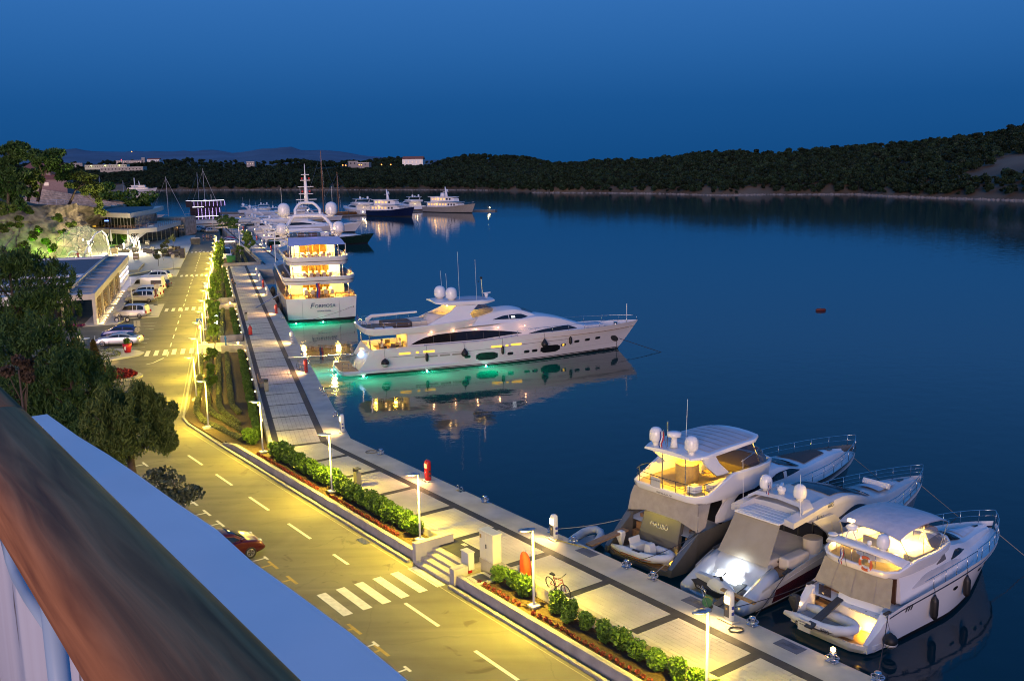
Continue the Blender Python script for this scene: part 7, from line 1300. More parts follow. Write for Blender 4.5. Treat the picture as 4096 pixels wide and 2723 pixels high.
    for sy in (1, -1):
        obj('headlight', G().ball((L/2-.22, sy*w_*.7, sm(belt, L/2-.3)-.12), .14, 8, 5), HEADL, t, True); obj('tail_light', G().box((-L/2+.02, sy*w_*.78, .8 if kind != 'van' else 1.0), (.12, .2, .34 if kind in ('mpv', 'van') else .16)), TAILL, t, bevel=.02); obj('mirror', G().box((x1-.35, sy*(w_+.06), bz+.1), (.12, .16, .12)), paint, t, bevel=.03)
        if rack: obj('roof_rail', G().tube([(-1.6, sy*w_*.66, zr+.05), (.5, sy*w_*.66, zr+.05)], .025, 5), STEEL, t)
    obj('bumper', G().box((L/2-.04, 0, .42), (.1, w_*1.5, .16)), DKGREY, t, bevel=.03); obj('bumper', G().box((-L/2+.02, 0, .45), (.1, w_*1.6, .18)), DKGREY if kind != 'coupe' else paint, t, bevel=.03)
    return t
def paint(n, c, m=.3): return M(n, c, .28, metal=m, var=.02, coat=.6)
PS, PWH, PB, PRD, PDB = paint('silver_paint', (.46, .48, .52), .6), paint('car_white', (.72, .72, .72), 0), paint('blue_paint', (.012, .03, .16), .3), paint('red_paint', (.07, .004, .008), .4), paint('dark_blue_paint', (.02, .035, .07), .3)
HD = R(184)
car('silver coupe parked beside the red flower pot', 'coupe', (-43.2, 106.1, ZR), HD, PS); car('blue hatchback parked behind the silver coupe', 'hatch', (-44.9, 110.9, ZR), HD, PB)
car('silver people carrier parked behind the motorbike', 'mpv', (-49.5, 126.7, ZR), R(176), PS); car('silver panel-sided people carrier beside the banner flag', 'mpv', (-54.0, 142.0, ZR), HD, PS); car('white minibus half hidden behind the silver people carrier', 'mpv', (-54.6, 145.4, ZR), HD, PWH, None, 1.12)
car('tall white van with dark side panel and blue emblem', 'van', (-57.4, 153.6, ZR), HD, PWH, None, 1.0, False, M('van_panel', (.03, .025, .02), .4, var=.6, sc=1.2)); car('dark blue car behind the tall white van', 'hatch', (-57.2, 158.0, ZR), HD, PDB); car('white estate car with black wheels, farthest in parking row', 'suv', (-61.9, 170.6, ZR), R(178), PWH, None, 1.0, True)
car('dark red car parked at the coping edge, nose to the road', 'hatch', (-14.35, 45.15, ZR), R(37), PRD)
for i, (S, T, kd, pt, lb) in enumerate(((-252, 5.2, 'hatch', PS, 'silver hatchback nearest in the far row of parked cars'), (-255.5, 6.4, 'hatch', PDB, 'dark car second in the far row of parked cars'), (-258.5, 7.4, 'hatch', PWH, 'white small car third in the far row'), (-262, 8.6, 'suv', PWH, 'large white car fourth in the far row'), (-265.5, 9.6, 'hatch', PDB, 'dark car fifth in the far row'), (-269, 10.6, 'hatch', PS, 'silver car farthest in the far row'))): car(lb, kd, Fp(S, T, .85), R(20), pt, 'cars in the far parking row')
car('silver car parked in the bay beyond the white van', 'hatch', Fp(-196, 1.6, 1.0), R(190), PS); car('grey car behind the silver one in that bay', 'hatch', Fp(-199.5, 2.4, 1.0), R(190), paint('grey_paint', (.2, .21, .23), .5)); car('bright red car behind the grey one in that bay', 'hatch', Fp(-203.5, 1.6, 1.0), R(190), paint('bright_red_paint', (.38, .015, .02), .1))
car('white lorry cab facing the camera between the young trees', 'van', Fp(-150, 3.0, 1.05), FRZ, PWH)
t = thing('waste_container', 'green waste container beside the white lorry', 'container', Fp(-141, 2.4, 1.3), FRZ); obj('container_body', G().loft([[(-.6, -.9, z), (.6, -.9, z), (.6, .9, z), (-.6, .9, z)] if z else [(-.5, -.8, 0), (.5, -.8, 0), (.5, .8, 0), (-.5, .8, 0)] for z in (0, 1.2)]), M('container_green', (.03, .20, .06), .5), t); obj('container_lid', G().bb(-.62, .62, -.92, .92, 1.2, 1.32), M('container_green'), t, bevel=.03)
# motorbike, bicycles
def wheel2(g, x, r, rt=.04): return g.loft([[(x+(r+rt*cos(b))*cos(a), rt*sin(b), r+rt+(r+rt*cos(b))*sin(a)) for b in [2*pi*j/6 for j in range(6)]] for a in [2*pi*i/20 for i in range(21)]], True, False)
t = thing('motorbike', 'black motorbike parked in front of the silver people carrier', 'motorbike', (-49.2, 122.4, ZR), R(178))
for x in (-.68, .68):
    w = obj('wheel', wheel2(G(), x, .27, .06), TYRE, t, True); obj('wheel_disc', G().loft([[(x+.16*cos(a), y, .33+.16*sin(a)) for a in [2*pi*i/10 for i in range(10)]] for y in (-.03, .03)]), RIM, w)
obj('engine', G().bb(-.25, .25, -.14, .14, .28, .6), DKGREY, t, bevel=.04); obj('fuel_tank', G().loft([[(x, y*k, z) for y, z in ((.15, .72), (.1, .88), (-.1, .88), (-.15, .72))] for x, k in ((-.05, .6), (.15, 1), (.4, .7))]), BLACK, t, bevel=.03); obj('seat', G().bb(-.75, -.02, -.13, .13, .74, .82), BLACK, t, bevel=.04); obj('tail', G().box((-.8, 0, .78), (.3, .14, .12), 0, .3), DKGREY, t); obj('fork', G().tube([(.68, 0, .33), (.45, 0, .95)], .045, 6), STEEL, t); obj('handlebar', G().tube([(.35, -.36, 1.02), (.45, 0, .97), (.35, .36, 1.02)], .02, 6), STEEL, t); obj('headlight', G().ball((.6, 0, .86), .1, 8, 5), HEADL, t); obj('exhaust', G().tube([(0, -.16, .3), (-.7, -.2, .42)], .05, 6), STEEL, t)
def bicycle(label, loc, rz, tilt, fm):
    t = thing('bicycle', label, 'bicycle', loc, rz); t.rotation_euler = (tilt, 0, rz)
    for x in (-.52, .52):
        w = obj('wheel', wheel2(G(), x, .31, .022), TYRE, t, True)
        for k in range(8): a = pi*k/8; obj('spoke', G().tube([(x-.3*cos(a), 0, .33-.3*sin(a)), (x+.3*cos(a), 0, .33+.3*sin(a))], .004, 3), STEEL, w)
    for a, b, r in (((-.12, 0, .32), (-.22, 0, .82), .02), ((-.2, 0, .74), (.38, 0, .80), .018), ((-.12, 0, .32), (.40, 0, .72), .022), ((-.52, 0, .33), (-.12, 0, .32), .013), ((-.52, 0, .33), (-.2, 0, .74), .012), ((.52, 0, .33), (.37, 0, .88), .02)): obj('frame_tube', G().tube([a, b], r, 6), fm, t)
    obj('handlebar', G().tube([(.33, -.3, .98), (.36, 0, .93), (.33, .3, .98)], .016, 6), BLACK, t); obj('seat', G().loft([[(x, y*k, .87) for y in (-.08, .08)]+[(x, y*k, .91) for y in (.07, -.07)] for x, k in ((-.38, 1), (-.2, .8), (-.08, .3))]), BLACK, t); obj('crank', G().lathe([(.09, 0), (.09, .01)], (0, 0, 0), 12), DKGREY, t).matrix_local = frame((-.12, -.03, .3), (1, 0, 0), (0, 0, 1)); obj('pedal_arm', G().tube([(-.12, -.05, .31), (-.05, -.09, .16)], .012, 5), DKGREY, t)
bicycle('mountain bicycle leaning on the low wall by the promenade', Np(24.5, 2.62, 1.43), NRZ, R(10), M('bike_red', (.22, .03, .03), .4)); bicycle('bicycle leaning against the red pedestal at the quay edge', Fp(-24.6, -.75, 1.4), FRZ+.4, R(8), M('bike_silver', (.4, .4, .42), .3, metal=.5))
# ================================================================ quay furniture
RP = M('pedestal_red', (.42, .012, .012), .35, coat=.3); WPD = M('pedestal_white', (.72, .72, .68), .35); LITP = M('pedestal_glow', (1, .9, .6), .4, var=0, emit=(1, .72, .25), es=18); LITR = M('pedestal_glow_red', (1, .3, .2), .4, var=0, emit=(1, .16, .05), es=6)
def pedestal(label, loc, rz, red=False, power=1.0, grp='service pedestals'):
    t = thing('service_pedestal', label, 'pedestal', loc, rz, grp); m = RP if red else WPD
    obj('base_plate', G().bb(-.36, .36, -.26, .26, 0, .05), CONC2, t); obj('pedestal_body', G().loft([[(a*.19*k, b*.15*k, z) for a, b in rsq(14, 4)] for z, k in ((.05, 1), (1.05, .98), (1.18, .9), (1.25, .6), (1.27, .2))]), m, t, True, auto=R(40))
    obj('front_panel', G().bb(-.13, .13, -.157, -.15, .2, .72), RP if red else M('panel_navy', (.03, .035, .07), .4), t); obj('light_panel', G().bb(-.13, .13, -.16, -.15, .78, 1.06), LITR if red else LITP, t)
    for z in (.35, .6): obj('socket', G().box((.2, 0, z), (.06, .12, .12)), BLUE if not red else DKGREY, t, bevel=.01)
    obj('warning_sticker', G().bb(-.04, .04, -.162, -.157, .5, .58), YPAINT if not red else FWHITE, t)
    lamp('pedestal_light', 'SPOT', (0, -.26, .98), 420*power, (1, .62, .18) if not red else (1, .5, .16), t, .06, (R(-50), 0, 0), R(150), .8); return t
pedestal('white service pedestal with lit panel beside the grey yacht', Np(19.39, -1.2, ZP), NRZ); pedestal('white service pedestal between silver and nearest white yacht', Np(30.54, -1.2, ZP), NRZ); pedestal('glowing red pedestal standing alone at the near quay edge', Np(7.7, -1.15, ZP), NRZ, True); pedestal('white service pedestal at the bend of the quay', Fp(-2.2, -1.5, ZP), FRZ)
for i, (S, T, rd, lb) in enumerate(((-23.7, -1.1, True, 'red pedestal with a bicycle beside the long white yacht'), (-40, -1.2, False, 'white pedestal between long white yacht and superyacht stern'), (-62.5, -1.15, True, 'red pedestal just before the superyacht stern'), (-83.1, -1.2, False, 'white pedestal at the superyacht gangway'), (-92.4, -1.2, True, 'red pedestal beside the superyacht, beyond the gangway'), (-102.8, -1.25, False, 'white pedestal beside the superyacht, near its middle'), (-113.6, -1.3, False, 'white pedestal where the quay steps out'))): pedestal(lb, Fp(S, T, ZP), FRZ, rd, 1.8)
for i, (S, rd) in enumerate(((-164, True), (-175, False), (-185, False), (-201, True), (-217, False), (-233, False), (-248, True), (-263, False))): pedestal('%s pedestal on the far quay, %s of eight' % ('red' if rd else 'white', 'first second third fourth fifth sixth seventh eighth'.split()[i]), Fp(S, Te(S)+.8, ZP), FRZ, rd, 1.8)
def bollard(label, loc, rz, grp):
    t = thing('mooring_bollard', label, 'bollard', loc, rz, grp); obj('foot', G().bb(-.2, .2, -.16, .16, 0, .03), STEEL, t); obj('post', G().lathe([(.11, .03), (.09, .1), (.09, .28), (.13, .31), (.13, .35), (.02, .37)], (0, 0, 0), 12), STEEL, t, True); obj('ring', G().loft([[((.24+.022*cos(b))*cos(a), (.2+.022*cos(b))*sin(a), .18+.022*sin(b)) for b in [2*pi*j/6 for j in range(6)]] for a in [2*pi*i/18 for i in range(19)]], True, False), STEEL, t, True)
    for a in (.7, 2.4, 3.9, 5.5): obj('ring_arm', G().tube([(.09*cos(a), .09*sin(a), .15), (.24*cos(a), .2*sin(a), .18)], .018, 5), STEEL, t)
NB_ = [('beside the heap of rope near the bend', Np(1.2, -1.6, ZP), NRZ), ('alone on the near quay edge left of the grey yacht', Np(12.9, -1.6, ZP), NRZ), ('behind the pedestal of the grey yacht', Np(18.7, -1.62, ZP), NRZ), ('right of that pedestal beside the inflatable', Np(20.4, -1.6, ZP), NRZ), ('at the left stern corner of the grey yacht', Np(24.15, -1.6, ZP), NRZ), ('at the right stern corner of the grey yacht', Np(25.82, -1.62, ZP), NRZ), ('right of the hose reel beside the pedestal', Np(31.4, -1.6, ZP), NRZ), ('with a lamp glowing on it by the nearest yacht', Np(35.1, -1.62, ZP), NRZ), ('at the lower right end of the quay', Np(36.9, -1.7, ZP), NRZ), ('first of the pair before the long white yacht', Fp(-14.0, -1.6, ZP), FRZ), ('second of the pair before the long white yacht', Fp(-15.9, -1.6, ZP), FRZ), ('just before the bend pedestal', Fp(-6.8, -1.6, ZP), FRZ), ('at the long white yacht gangway', Fp(-28, -1.6, ZP), FRZ), ('beyond the gangway of the long white yacht', Fp(-33, -1.6, ZP), FRZ), ('by the superyacht transom', Fp(-58, -1.6, ZP), FRZ), ('halfway along the superyacht', Fp(-86, -1.6, ZP), FRZ)]
for lb, p, rz in NB_: bollard('steel mooring bollard '+lb, p, rz, 'steel bollards on the quay edge')
t = thing('beacon_lamp', 'small orange lamp glowing on the bollard by the nearest yacht', 'lamp', Np(35.1, -1.62, ZP+.37)); obj('lamp_globe', G().ball((0, 0, .12), .1, 10, 6), WARM, t); obj('lamp_foot', G().lathe([(.06, 0), (.06, .05)], (0, 0, 0), 8), STEEL, t); lamp('beacon_light', 'POINT', (0, .25, .25), 14, (1, .6, .15), t, .08)
def line(label, a, b, sag=.15, r=.018, mat=None, grp='mooring lines'):
    a, b = V(a), V(b); pts = [a.lerp(b, i/8)+V((0, 0, -sag*4*(i/8)*(1-i/8))) for i in range(9)]; tag(obj('mooring_line', G().tube(pts, r, 5), mat or M('dark_rope', (.03, .03, .035), .9), None, True), label, 'rope', grp)
PALER = M('pale_rope', (.36, .31, .24), .9)
line('pale mooring line from pedestal bollard up to the grey yacht', Np(18.7, -1.6, ZP+.2), local(yA, (1.4, 2.2, 1.6)), .1, .02, PALER); line('dark mooring line from the quay to the grey yacht, left', Np(24.15, -1.6, ZP+.2), local(yA, (2.0, -2.3, 2.0)), .2); line('pale mooring line at the right stern of the grey yacht', Np(25.82, -1.6, ZP+.2), local(yA, (2.1, -2.3, 2.0)), .05, .016, PALER); line('dark mooring line at the silver yacht stern', Np(31.4, -1.6, ZP+.2), local(yB, (2.6, -2.0, 1.52)), .05); line('dark line crossing from pedestal to the nearest yacht', Np(30.6, -1.5, ZP+.5), local(yC, (1.4, 1.9, 1.52)), .1); line('dark lines down from the nearest yacht stern fairlead', local(yC, (1.35, -1.9, 1.5)), Np(36.9, -1.7, ZP+.2), .1)
line('long mooring line from quay to the long white yacht stern', Fp(-33, -1.6, ZP+.2), local(yD, (2.2, 2.6, 2.4)), .2); line('second mooring line to the long white yacht stern', Fp(-28, -1.6, ZP+.2), local(yD, (2.2, -2.6, 2.3)), .25); line('dark line from superyacht transom to the quay', local(yF, (-.35, -3.9, 1.75)), Fp(-52, -1.6, ZP+.2), .3); line('anchor chain at the bow of the long white yacht', local(yD, (29.2, -1.0, 1.3)), local(yD, (33, -4, -.1)), 0, .03); line('anchor rode straight down at the long white yacht bow', local(yD, (28.9, -1.0, 1.2)), local(yD, (28.9, -1.2, -.2)), 0, .025)
for y_, lb in ((yA, 'grey'), (yB, 'silver'), (yC, 'nearest')): L0 = {id(yA): 18.6, id(yB): 16.9, id(yC): 12.4}[id(y_)]; line('bow mooring line of the %s yacht' % lb, local(y_, (L0, -.3, 1.9)), local(y_, (L0+2.0, -1.6, -.1)), .0, .016, PALER)
# cabinets, cover, bin, hose reel, mats, boxes
t = thing('utility_cabinet', 'tall pale double-door electrical cabinet beside the steps', 'cabinet', Np(20.05, 3.05, ZP-.05), NRZ); CAB = M('cabinet_cream', (.62, .61, .52), .5, var=.05)
obj('plinth', G().bb(-.56, .56, -.25, .25, -.3, .3), CONC, t); obj('cabinet_body', G().bb(-.54, .54, -.23, .23, .3, 1.62), CAB, t, bevel=.01); obj('cabinet_roof', G().bb(-.58, .58, -.27, .27, 1.62, 1.69), CAB, t, bevel=.01)
for x in (-.27, .27): obj('cabinet_door', G().bb(x-.25, x+.25, -.245, -.23, .36, 1.58), CAB, t, bevel=.004)
obj('door_handle', G().bb(-.03, .03, -.27, -.245, .9, 1.1), DKGREY, t); obj('warning_label', G().bb(-.5, -.36, -.25, -.246, 1.3, 1.48), YPAINT, t)
t = thing('utility_cabinet', 'small pale cabinet standing beside the steps', 'cabinet', Np(19.5, 3.95, 1.12), NRZ); obj('cabinet_body', G().bb(-.3, .3, -.16, .16, .18, .98), CAB, t, bevel=.01); obj('cabinet_lid', G().bb(-.33, .33, -.19, .19, .98, 1.02), CAB, t); obj('cable_foot', G().bb(-.2, .2, -.1, .1, 0, .18), RP, t)
t = thing('inspection_cover', 'dark square inspection cover set in the planter', 'cover', Np(20.6, 3.95, 1.13), NRZ); obj('cover_frame', G().bb(-.55, .55, -.5, .5, -.1, .06), CONC2, t); obj('cover_plate', G().bb(-.36, .36, -.3, .3, .06, .075), DKGREY, t)
t = thing('covered_scooter', 'bright orange fabric cover standing by the low wall', 'cover', Np(22.1, 2.6, 1.43), NRZ); obj('fabric_cover', G().loft([[(a*.26*kx+dx, b*.2*ky, z) for a, b in rsq(14, 2.6)] for z, kx, ky, dx in ((0, 1.25, 1.1, 0), (.3, 1.2, 1.05, 0), (.7, 1.05, .95, -.02), (.95, .8, .8, -.06), (1.08, .4, .5, -.1), (1.12, .1, .1, -.12))]), M('orange_fabric', (.55, .075, .015), .7, var=.15, sc=5, bump=.5, bs=5), t, True); obj('cover_hem', G().loft([[(a*.34, b*.23, z) for a, b in rsq(14, 2.6)] for z in (0, .05)]), M('orange_fabric'), t)
def litter(label, p, rz): t = thing('litter_bin', label, 'bin', p, rz, 'litter bins'); obj('bin_body', G().bb(-.2, .2, -.16, .16, .04, .78), M('bin_steel', (.33, .33, .3), .35, metal=.6), t, bevel=.015); obj('bin_hood', G().loft([[(-.21, y, .78), (-.21, y, 1.0), (-.17, y, 1.0), (-.17, y, .78)] for y in (-.17, .17)]), DKGREY, t); obj('bin_lid', G().bb(-.21, .21, -.17, .17, .98, 1.02), DKGREY, t); obj('bin_foot', G().bb(-.15, .15, -.12, .12, 0, .04), DKGREY, t)
litter('steel litter bin beside the long hedge', Np(5.9, 2.5, 1.43), NRZ); litter('steel litter bin by bench on the far promenade', Fp(-17.2, 2.75, 1.43), FRZ); litter('steel litter bin near the red extinguisher on far promenade', Fp(-58, 2.75, 1.43), FRZ)
t = thing('slatted_bench', 'slatted bench by the garden wall beside a bin', 'bench', Fp(-19.4, 3.0, 1.43), FRZ)
for k in range(4): obj('seat_slat', G().bb(-.9, .9, -.25+.13*k, -.15+.13*k, .42, .46), TEAK, t)
for x in (-.7, .7): obj('leg', G().bb(x-.05, x+.05, -.22, .22, 0, .42), STEEL, t)
obj('backrest', G().box((0, -.3, .7), (1.8, .05, .4)), TEAK, t)
t = thing('extinguisher_stand', 'red fire extinguisher stand on the far promenade', 'extinguisher', Fp(-46.8, 2.75, 1.43), FRZ); obj('cylinder', G().lathe([(.2, 0), (.22, .1), (.22, .8), (.15, .95), (.05, 1.05)], (0, 0, 0), 12), RP, t, True); obj('valve', G().lathe([(.05, 1.05), (.08, 1.12), (.02, 1.18)], (0, 0, 0), 8), DKGREY, t); obj('trolley_foot', G().bb(-.25, .25, -.2, .2, 0, .06), DKGREY, t)
t = thing('hose_reel', 'green and yellow hose reel on a steel trolley', 'hose reel', Np(29.35, -1.25, ZP), NRZ+.6); obj('drum', G().loft([[(r*cos(a), y, .38+r*sin(a)) for a in [2*pi*i/14 for i in range(14)]] for y, r in ((-.14, .21), (-.13, .21), (-.12, .15), (.12, .15), (.13, .21), (.14, .21))]), M('reel_green', (.015, .10, .05), .5), t); obj('hose', G().loft([[(r*cos(a), y, .38+r*sin(a)) for a in [2*pi*i/14 for i in range(14)]] for y, r in ((-.11, .16), (-.1, .19), (.1, .19), (.11, .16))]), M('hose_yellow', (.4, .33, .04), .6), t, True)
for y in (-.17, .17): obj('handle', G().tube([(.1, y, .05), (-.1, y, .6), (-.25, y, .95)], .016, 5), STEEL, t, True); obj('trolley_wheel', G().loft([[(.12+.09*cos(a), y+d, .09+.09*sin(a)) for a in [2*pi*i/10 for i in range(10)]] for d in (-.02, .02)]), BLACK, t)
obj('handle_bar', G().tube([(-.25, -.17, .95), (-.25, .17, .95)], .016, 5), STEEL, t)
for i, (S, lb) in enumerate(((21.7, 'beside the inflatable and the grey yacht'), (28.6, 'beside the hose reel'), (33.4, 'by the nearest yacht'))): t = tag(obj('quay_mat', G().bb(-.55, .55, -.3, .3, 0, .012), M('mat_grey', (.10, .11, .15), .9, var=.2), loc=Np(S, -1.35, ZP+.002), rz=NRZ), 'dark printed door mat on the quay '+lb, 'mat', 'door mats on the quay'); text('mat_print', 'SPLENDID', .16, TXT, t, frame((0, -.06, .013), (1, 0, 0), (0, 1, 0)), .002); obj('mat_emblem', G().prism([(-.18, .1), (.2, .1), (.1, .17), (0, .17), (-.05, .2), (-.08, .17)], .012, .015), TXT, t)
def coil(label, p, r, mat): tag(obj('rope_coil', G().tube([(r*(1+.12*sin(i*1.7))*cos(i*.55), r*(.8+.1*cos(i*2.3))*sin(i*.55), .02+.012*(i % 5)) for i in range(58)], .018, 5), mat, None, True, loc=p), label, 'rope', 'coils on the quay')
coil('grey cable coil on the quay in front of the pedestal', Np(31.3, -.75, ZP), .28, DKGREY); coil('heap of grey rope on quay near the bend', Np(.4, -1.35, ZP), .38, M('grey_rope', (.2, .19, .18), .9)); coil('orange cable coil on the silver yacht platform', local(yB, (.75, -1.0, .4)), .34, M('orange_cable', (.42, .1, .03), .7)); line('yellow hose lying along the quay by the first pedestal', Np(19.6, -1.1, ZP+.06), Np(21.4, -1.6, ZP+.06), 0, .025, M('hose_yellow'), None)
tag(obj('timber_plank', G().bb(-.9, .9, -.09, .09, 0, .08), M('raw_timber', (.34, .22, .10), .8, var=.2, sc=6), loc=local(yB, (-.95, -2.1, 1.42))-V((0, 0, 0)), rz=NRZ), 'raw timber plank lying at the quay edge', 'plank')
t = thing('quay_ladder', 'steel ladder top at the notch in the quay edge', 'ladder', Np(10.4, -1.5, ZP), NRZ)
for x in (-.2, .2): obj('ladder_stile', G().tube([(x, 0, .25), (x, .1, .3), (x, .18, .1), (x, .18, -1.2)], .02, 6), STEEL, t, True)
for z in (0, -.3, -.6, -.9): obj('ladder_rung', G().tube([(-.2, .18, z), (.2, .18, z)], .015, 5), STEEL, t)
# ================================================================ road signs, lantern, floodlights, hydrant
SBL = M('sign_blue', (.01, .10, .42), .4, var=0); SWH = M('sign_white', (.78, .78, .78), .4, var=0); SRD = M('sign_red', (.5, .01, .015), .4, var=0); SBK = M('sign_black', (.01, .01, .01), .5, var=0)
def xsign(label, loc, rz, twenty=True, grp='pedestrian crossing signs', back=False):
    t = thing('road_sign', label, 'road sign', loc, rz, grp); obj('sign_pole', G().tube([(0, 0, 0), (0, 0, 3.1)], .03, 6), STEEL, t); y = .04
    s = obj('crossing_plate', G().bb(-.32, .32, -y-.012, -y, 2.5, 3.14), SBL if not back else CONC, t)
    if not back:
        obj('white_triangle', G().slab([(-.27, -y-.013, 2.56), (.27, -y-.013, 2.56), (0, -y-.013, 3.06)], (0, -.004, 0)), SWH, s)
        for a, b, w in (((0, 2.9), (0, 2.78), .05), ((0, 2.8), (-.07, 2.62), .03), ((0, 2.8), (.07, 2.62), .03), ((-.06, 2.82), (.06, 2.82), .022)): d = V((b[0]-a[0], 0, b[1]-a[1])); n = V((-d.z, 0, d.x)).normalized()*w/2; obj('walker_figure', G().slab([(a[0]-n.x, -y-.018, a[1]-n.z), (b[0]-n.x, -y-.018, b[1]-n.z), (b[0]+n.x, -y-.018, b[1]+n.z), (a[0]+n.x, -y-.018, a[1]+n.z)], (0, -.003, 0)), SBK, s)
        for k in range(4): obj('stripe_mark', G().bb(-.17+.1*k, -.12+.1*k, -y-.021, -y-.017, 2.57, 2.61), SBK, s)
    if twenty:
        d = obj('speed_plate', G().slab([(.29*cos(a), -y, 2.16+.29*sin(a)) for a in [2*pi*i/24 for i in range(24)]], (0, -.012, 0)), SRD if not back else CONC, t)
        if not back: obj('speed_face', G().slab([(.225*cos(a), -y-.013, 2.16+.225*sin(a)) for a in [2*pi*i/24 for i in range(24)]], (0, -.004, 0)), SWH, d); text('speed_number', '20', .27, SBK, d, frame((0, -y-.02, 2.065), (1, 0, 0), (0, 0, 1)), .002)
FACE = FRZ+pi/2   # faces traffic coming from the camera side
xsign('blue crossing sign above a round 20 sign, nearest on the kerb', Rp(-43.6, -.5, .95), FACE); xsign('blue crossing sign on the kerb, second from the bend', Rp(-77.5, -.5, .95), FACE, False); xsign('blue crossing sign on the kerb, third from the bend', Rp(-121, -.5, .95), FACE, False); xsign('far blue crossing sign above a 20 sign, near the plaza', Rp(-180, -.5, .95), FACE, True)
xsign('grey back of a sign pair beside the silver coupe', Rp(-45.6, 5.9, .8), FACE+pi, True, None, True); xsign('grey back of a square sign beside the parked people carriers', Rp(-80, 6.2, .9), FACE, False, None, True); xsign('grey back of a square sign at the plaza edge', Rp(-131, 6.6, .9), FACE, False, None, True)
t = thing('lantern_column', 'glowing white lantern column among the lavender rows', 'lantern', Fp(-52.1, 6.3, .9)); obj('lantern_post', G().tube([(0, 0, 0), (0, 0, 1.2)], .05, 6), DKGREY, t); obj('lantern_tube', G().lathe([(.1, 1.2), (.17, 1.35), (.17, 2.5), (.1, 2.65)], (0, 0, 0), 10), M('lantern_glow', (1, 1, 1), .4, var=0, emit=(.95, 1, .9), es=14), t, True); lamp('lantern_light', 'POINT', (0, -.4, 1.9), 120, (.9, 1, .8), t, .25)
for i, (S, T) in enumerate(((-40.0, 4.3), (-72.9, 4.3), (-128, 4.4))): t = thing('garden_floodlight', 'orange starburst lamp on the garden wall end, %s' % ('nearest', 'second', 'farthest')[i], 'lamp', Fp(S, T, 1.62), 0, 'garden wall lamps'); obj('lamp_globe', G().ball((0, 0, .15), .11, 10, 6), WARM, t); obj('lamp_foot', G().lathe([(.07, -.02), (.05, .06)], (0, 0, 0), 8), DKGREY, t); lamp('garden_light', 'POINT', (0, 0, .4), 170, (1, .62, .14), t, .1)
for S in list(range(-8, -39, -5))+list(range(-50, -72, -5))+list(range(-85, -128, -6)): t = tag(obj('wall_spot', G().ball((0, 0, 0), .06, 6, 4), WARM, loc=Fp(S, 3.66, 1.3)), 'tiny warm lamp on the inner face of garden wall', 'lamp', 'wall spots along the garden wall')
t = thing('hydrant', 'blue standpipe hydrant at the garden path corner', 'hydrant', Fp(-42.4, 5.5, .9)); HB = M('hydrant_blue', (.01, .10, .32), .4); obj('standpipe', G().lathe([(.12, 0), (.09, .1), (.09, .9), (.13, .95), (.13, 1.1), (.07, 1.3), (.02, 1.36)], (0, 0, 0), 10), HB, t, True)
for y in (-.15, .15): obj('outlet', G().tube([(0, y*.4, .8), (0, y, .8)], .05, 8), HB, t)
# café corner by the crossing
isl = struct(obj('cafe_island', G().prism(ccw([Rp(-44.6, 6.0), Rp(-43.2, 5.2), Rp(-41.6, 5.6), Rp(-40, 8), Rp(-38.5, 12.5), Rp(-42, 15), Rp(-46.5, 13), Rp(-46.5, 8)]), .5, ZR+.13), PLAZA))
t = thing('flower_pot', 'big red pot with white emblem and a green plant', 'plant pot', at(511, 1409, .93), 0); obj('pot', G().lathe([(.3, 0), (.42, .5), (.52, .95), (.47, .96), (.4, .7)], (0, 0, 0), 16), M('pot_red', (.48, .012, .02), .35), t, True); obj('emblem', G().loft([[(.1*a-.05, -.47-.02*b, .5+.2*b) for a, b in rsq(10, 2)], [(.1*a-.05, -.5-.02*b, .5+.2*b) for a, b in rsq(10, 2)]]), FWHITE, t); link('plant', leaves('plant', [(0, 0, 1.15, .3, .3, .4, 160)], .16, .22, 1.0, .3), BUSH, t)
def ctable(label, px, py, dark):
    p = at(px, py, .93); t = thing('cafe_table', label, 'table', p, 0); obj('table_top', G().lathe([(.42, .72), (.42, .76)], (0, 0, 0), 16), DKGREY if dark else WHITE2, t); obj('table_leg', G().tube([(0, 0, 0), (0, 0, .72)], .04, 6), STEEL, t); obj('table_foot', G().lathe([(.25, 0), (.25, .03)], (0, 0, 0), 10), STEEL, t)
    for k, a in enumerate((.4, 2.6)): c = thing('cafe_chair', '%s café chair on the %s of its table' % ('dark' if dark else 'white', ('right', 'left')[k]), 'chair', p+V((.8*cos(a), .8*sin(a)-.3, 0)), a+pi); chair(c, 0, 0, 0, 0, BLACK if dark else WHITE2, 1.0, 'chair_frame')
ctable('dark café table beside the silver coupe', 400, 1405, True); ctable('white café table under the small glowing lamp', 345, 1380, False)
t = thing('terracotta_planter', 'lit terracotta pot with flowers by the café corner', 'plant pot', at(306, 1400, .93), 0); obj('pot', G().lathe([(.25, 0), (.38, .6), (.34, .62)], (0, 0, 0), 12), M('terracotta', (.35, .13, .05), .7), t, True); link('plant', leaves('plant', [(0, 0, .95, .45, .4, .4, 220)], .1, .5, .3, .4), leafmat('amber_leaves', (.10, .08, .02), (.3, .14, .03)), t); obj('lamp_globe', G().ball((-.7, -.3, .7), .1, 8, 5), WARM, t); lamp('pot_light', 'POINT', (-.5, -.6, .8), 60, (1, .5, .1), t, .1)
for i, (px, py) in enumerate(((340, 1425), (430, 1428))): p = at(px, py, .9); t = thing('clipped_shrub', 'low %s shrub in the bed by the café corner' % ('round green', 'grey floodlit')[i], 'shrub', p, 0); link('foliage', leaves('foliage', [(0, 0, .4, .55+.9*i, .5, .45, 500)], .07, .5, .3, .7), BUSH if not i else LAV, t); obj('stem', G().tube([(0, 0, -.1), (0, 0, .3)], .05, 5), BARK, t)
lamp('bed_light', 'POINT', tuple(at(455, 1432, 1.2)), 22, (1, .6, .12), None, .1)
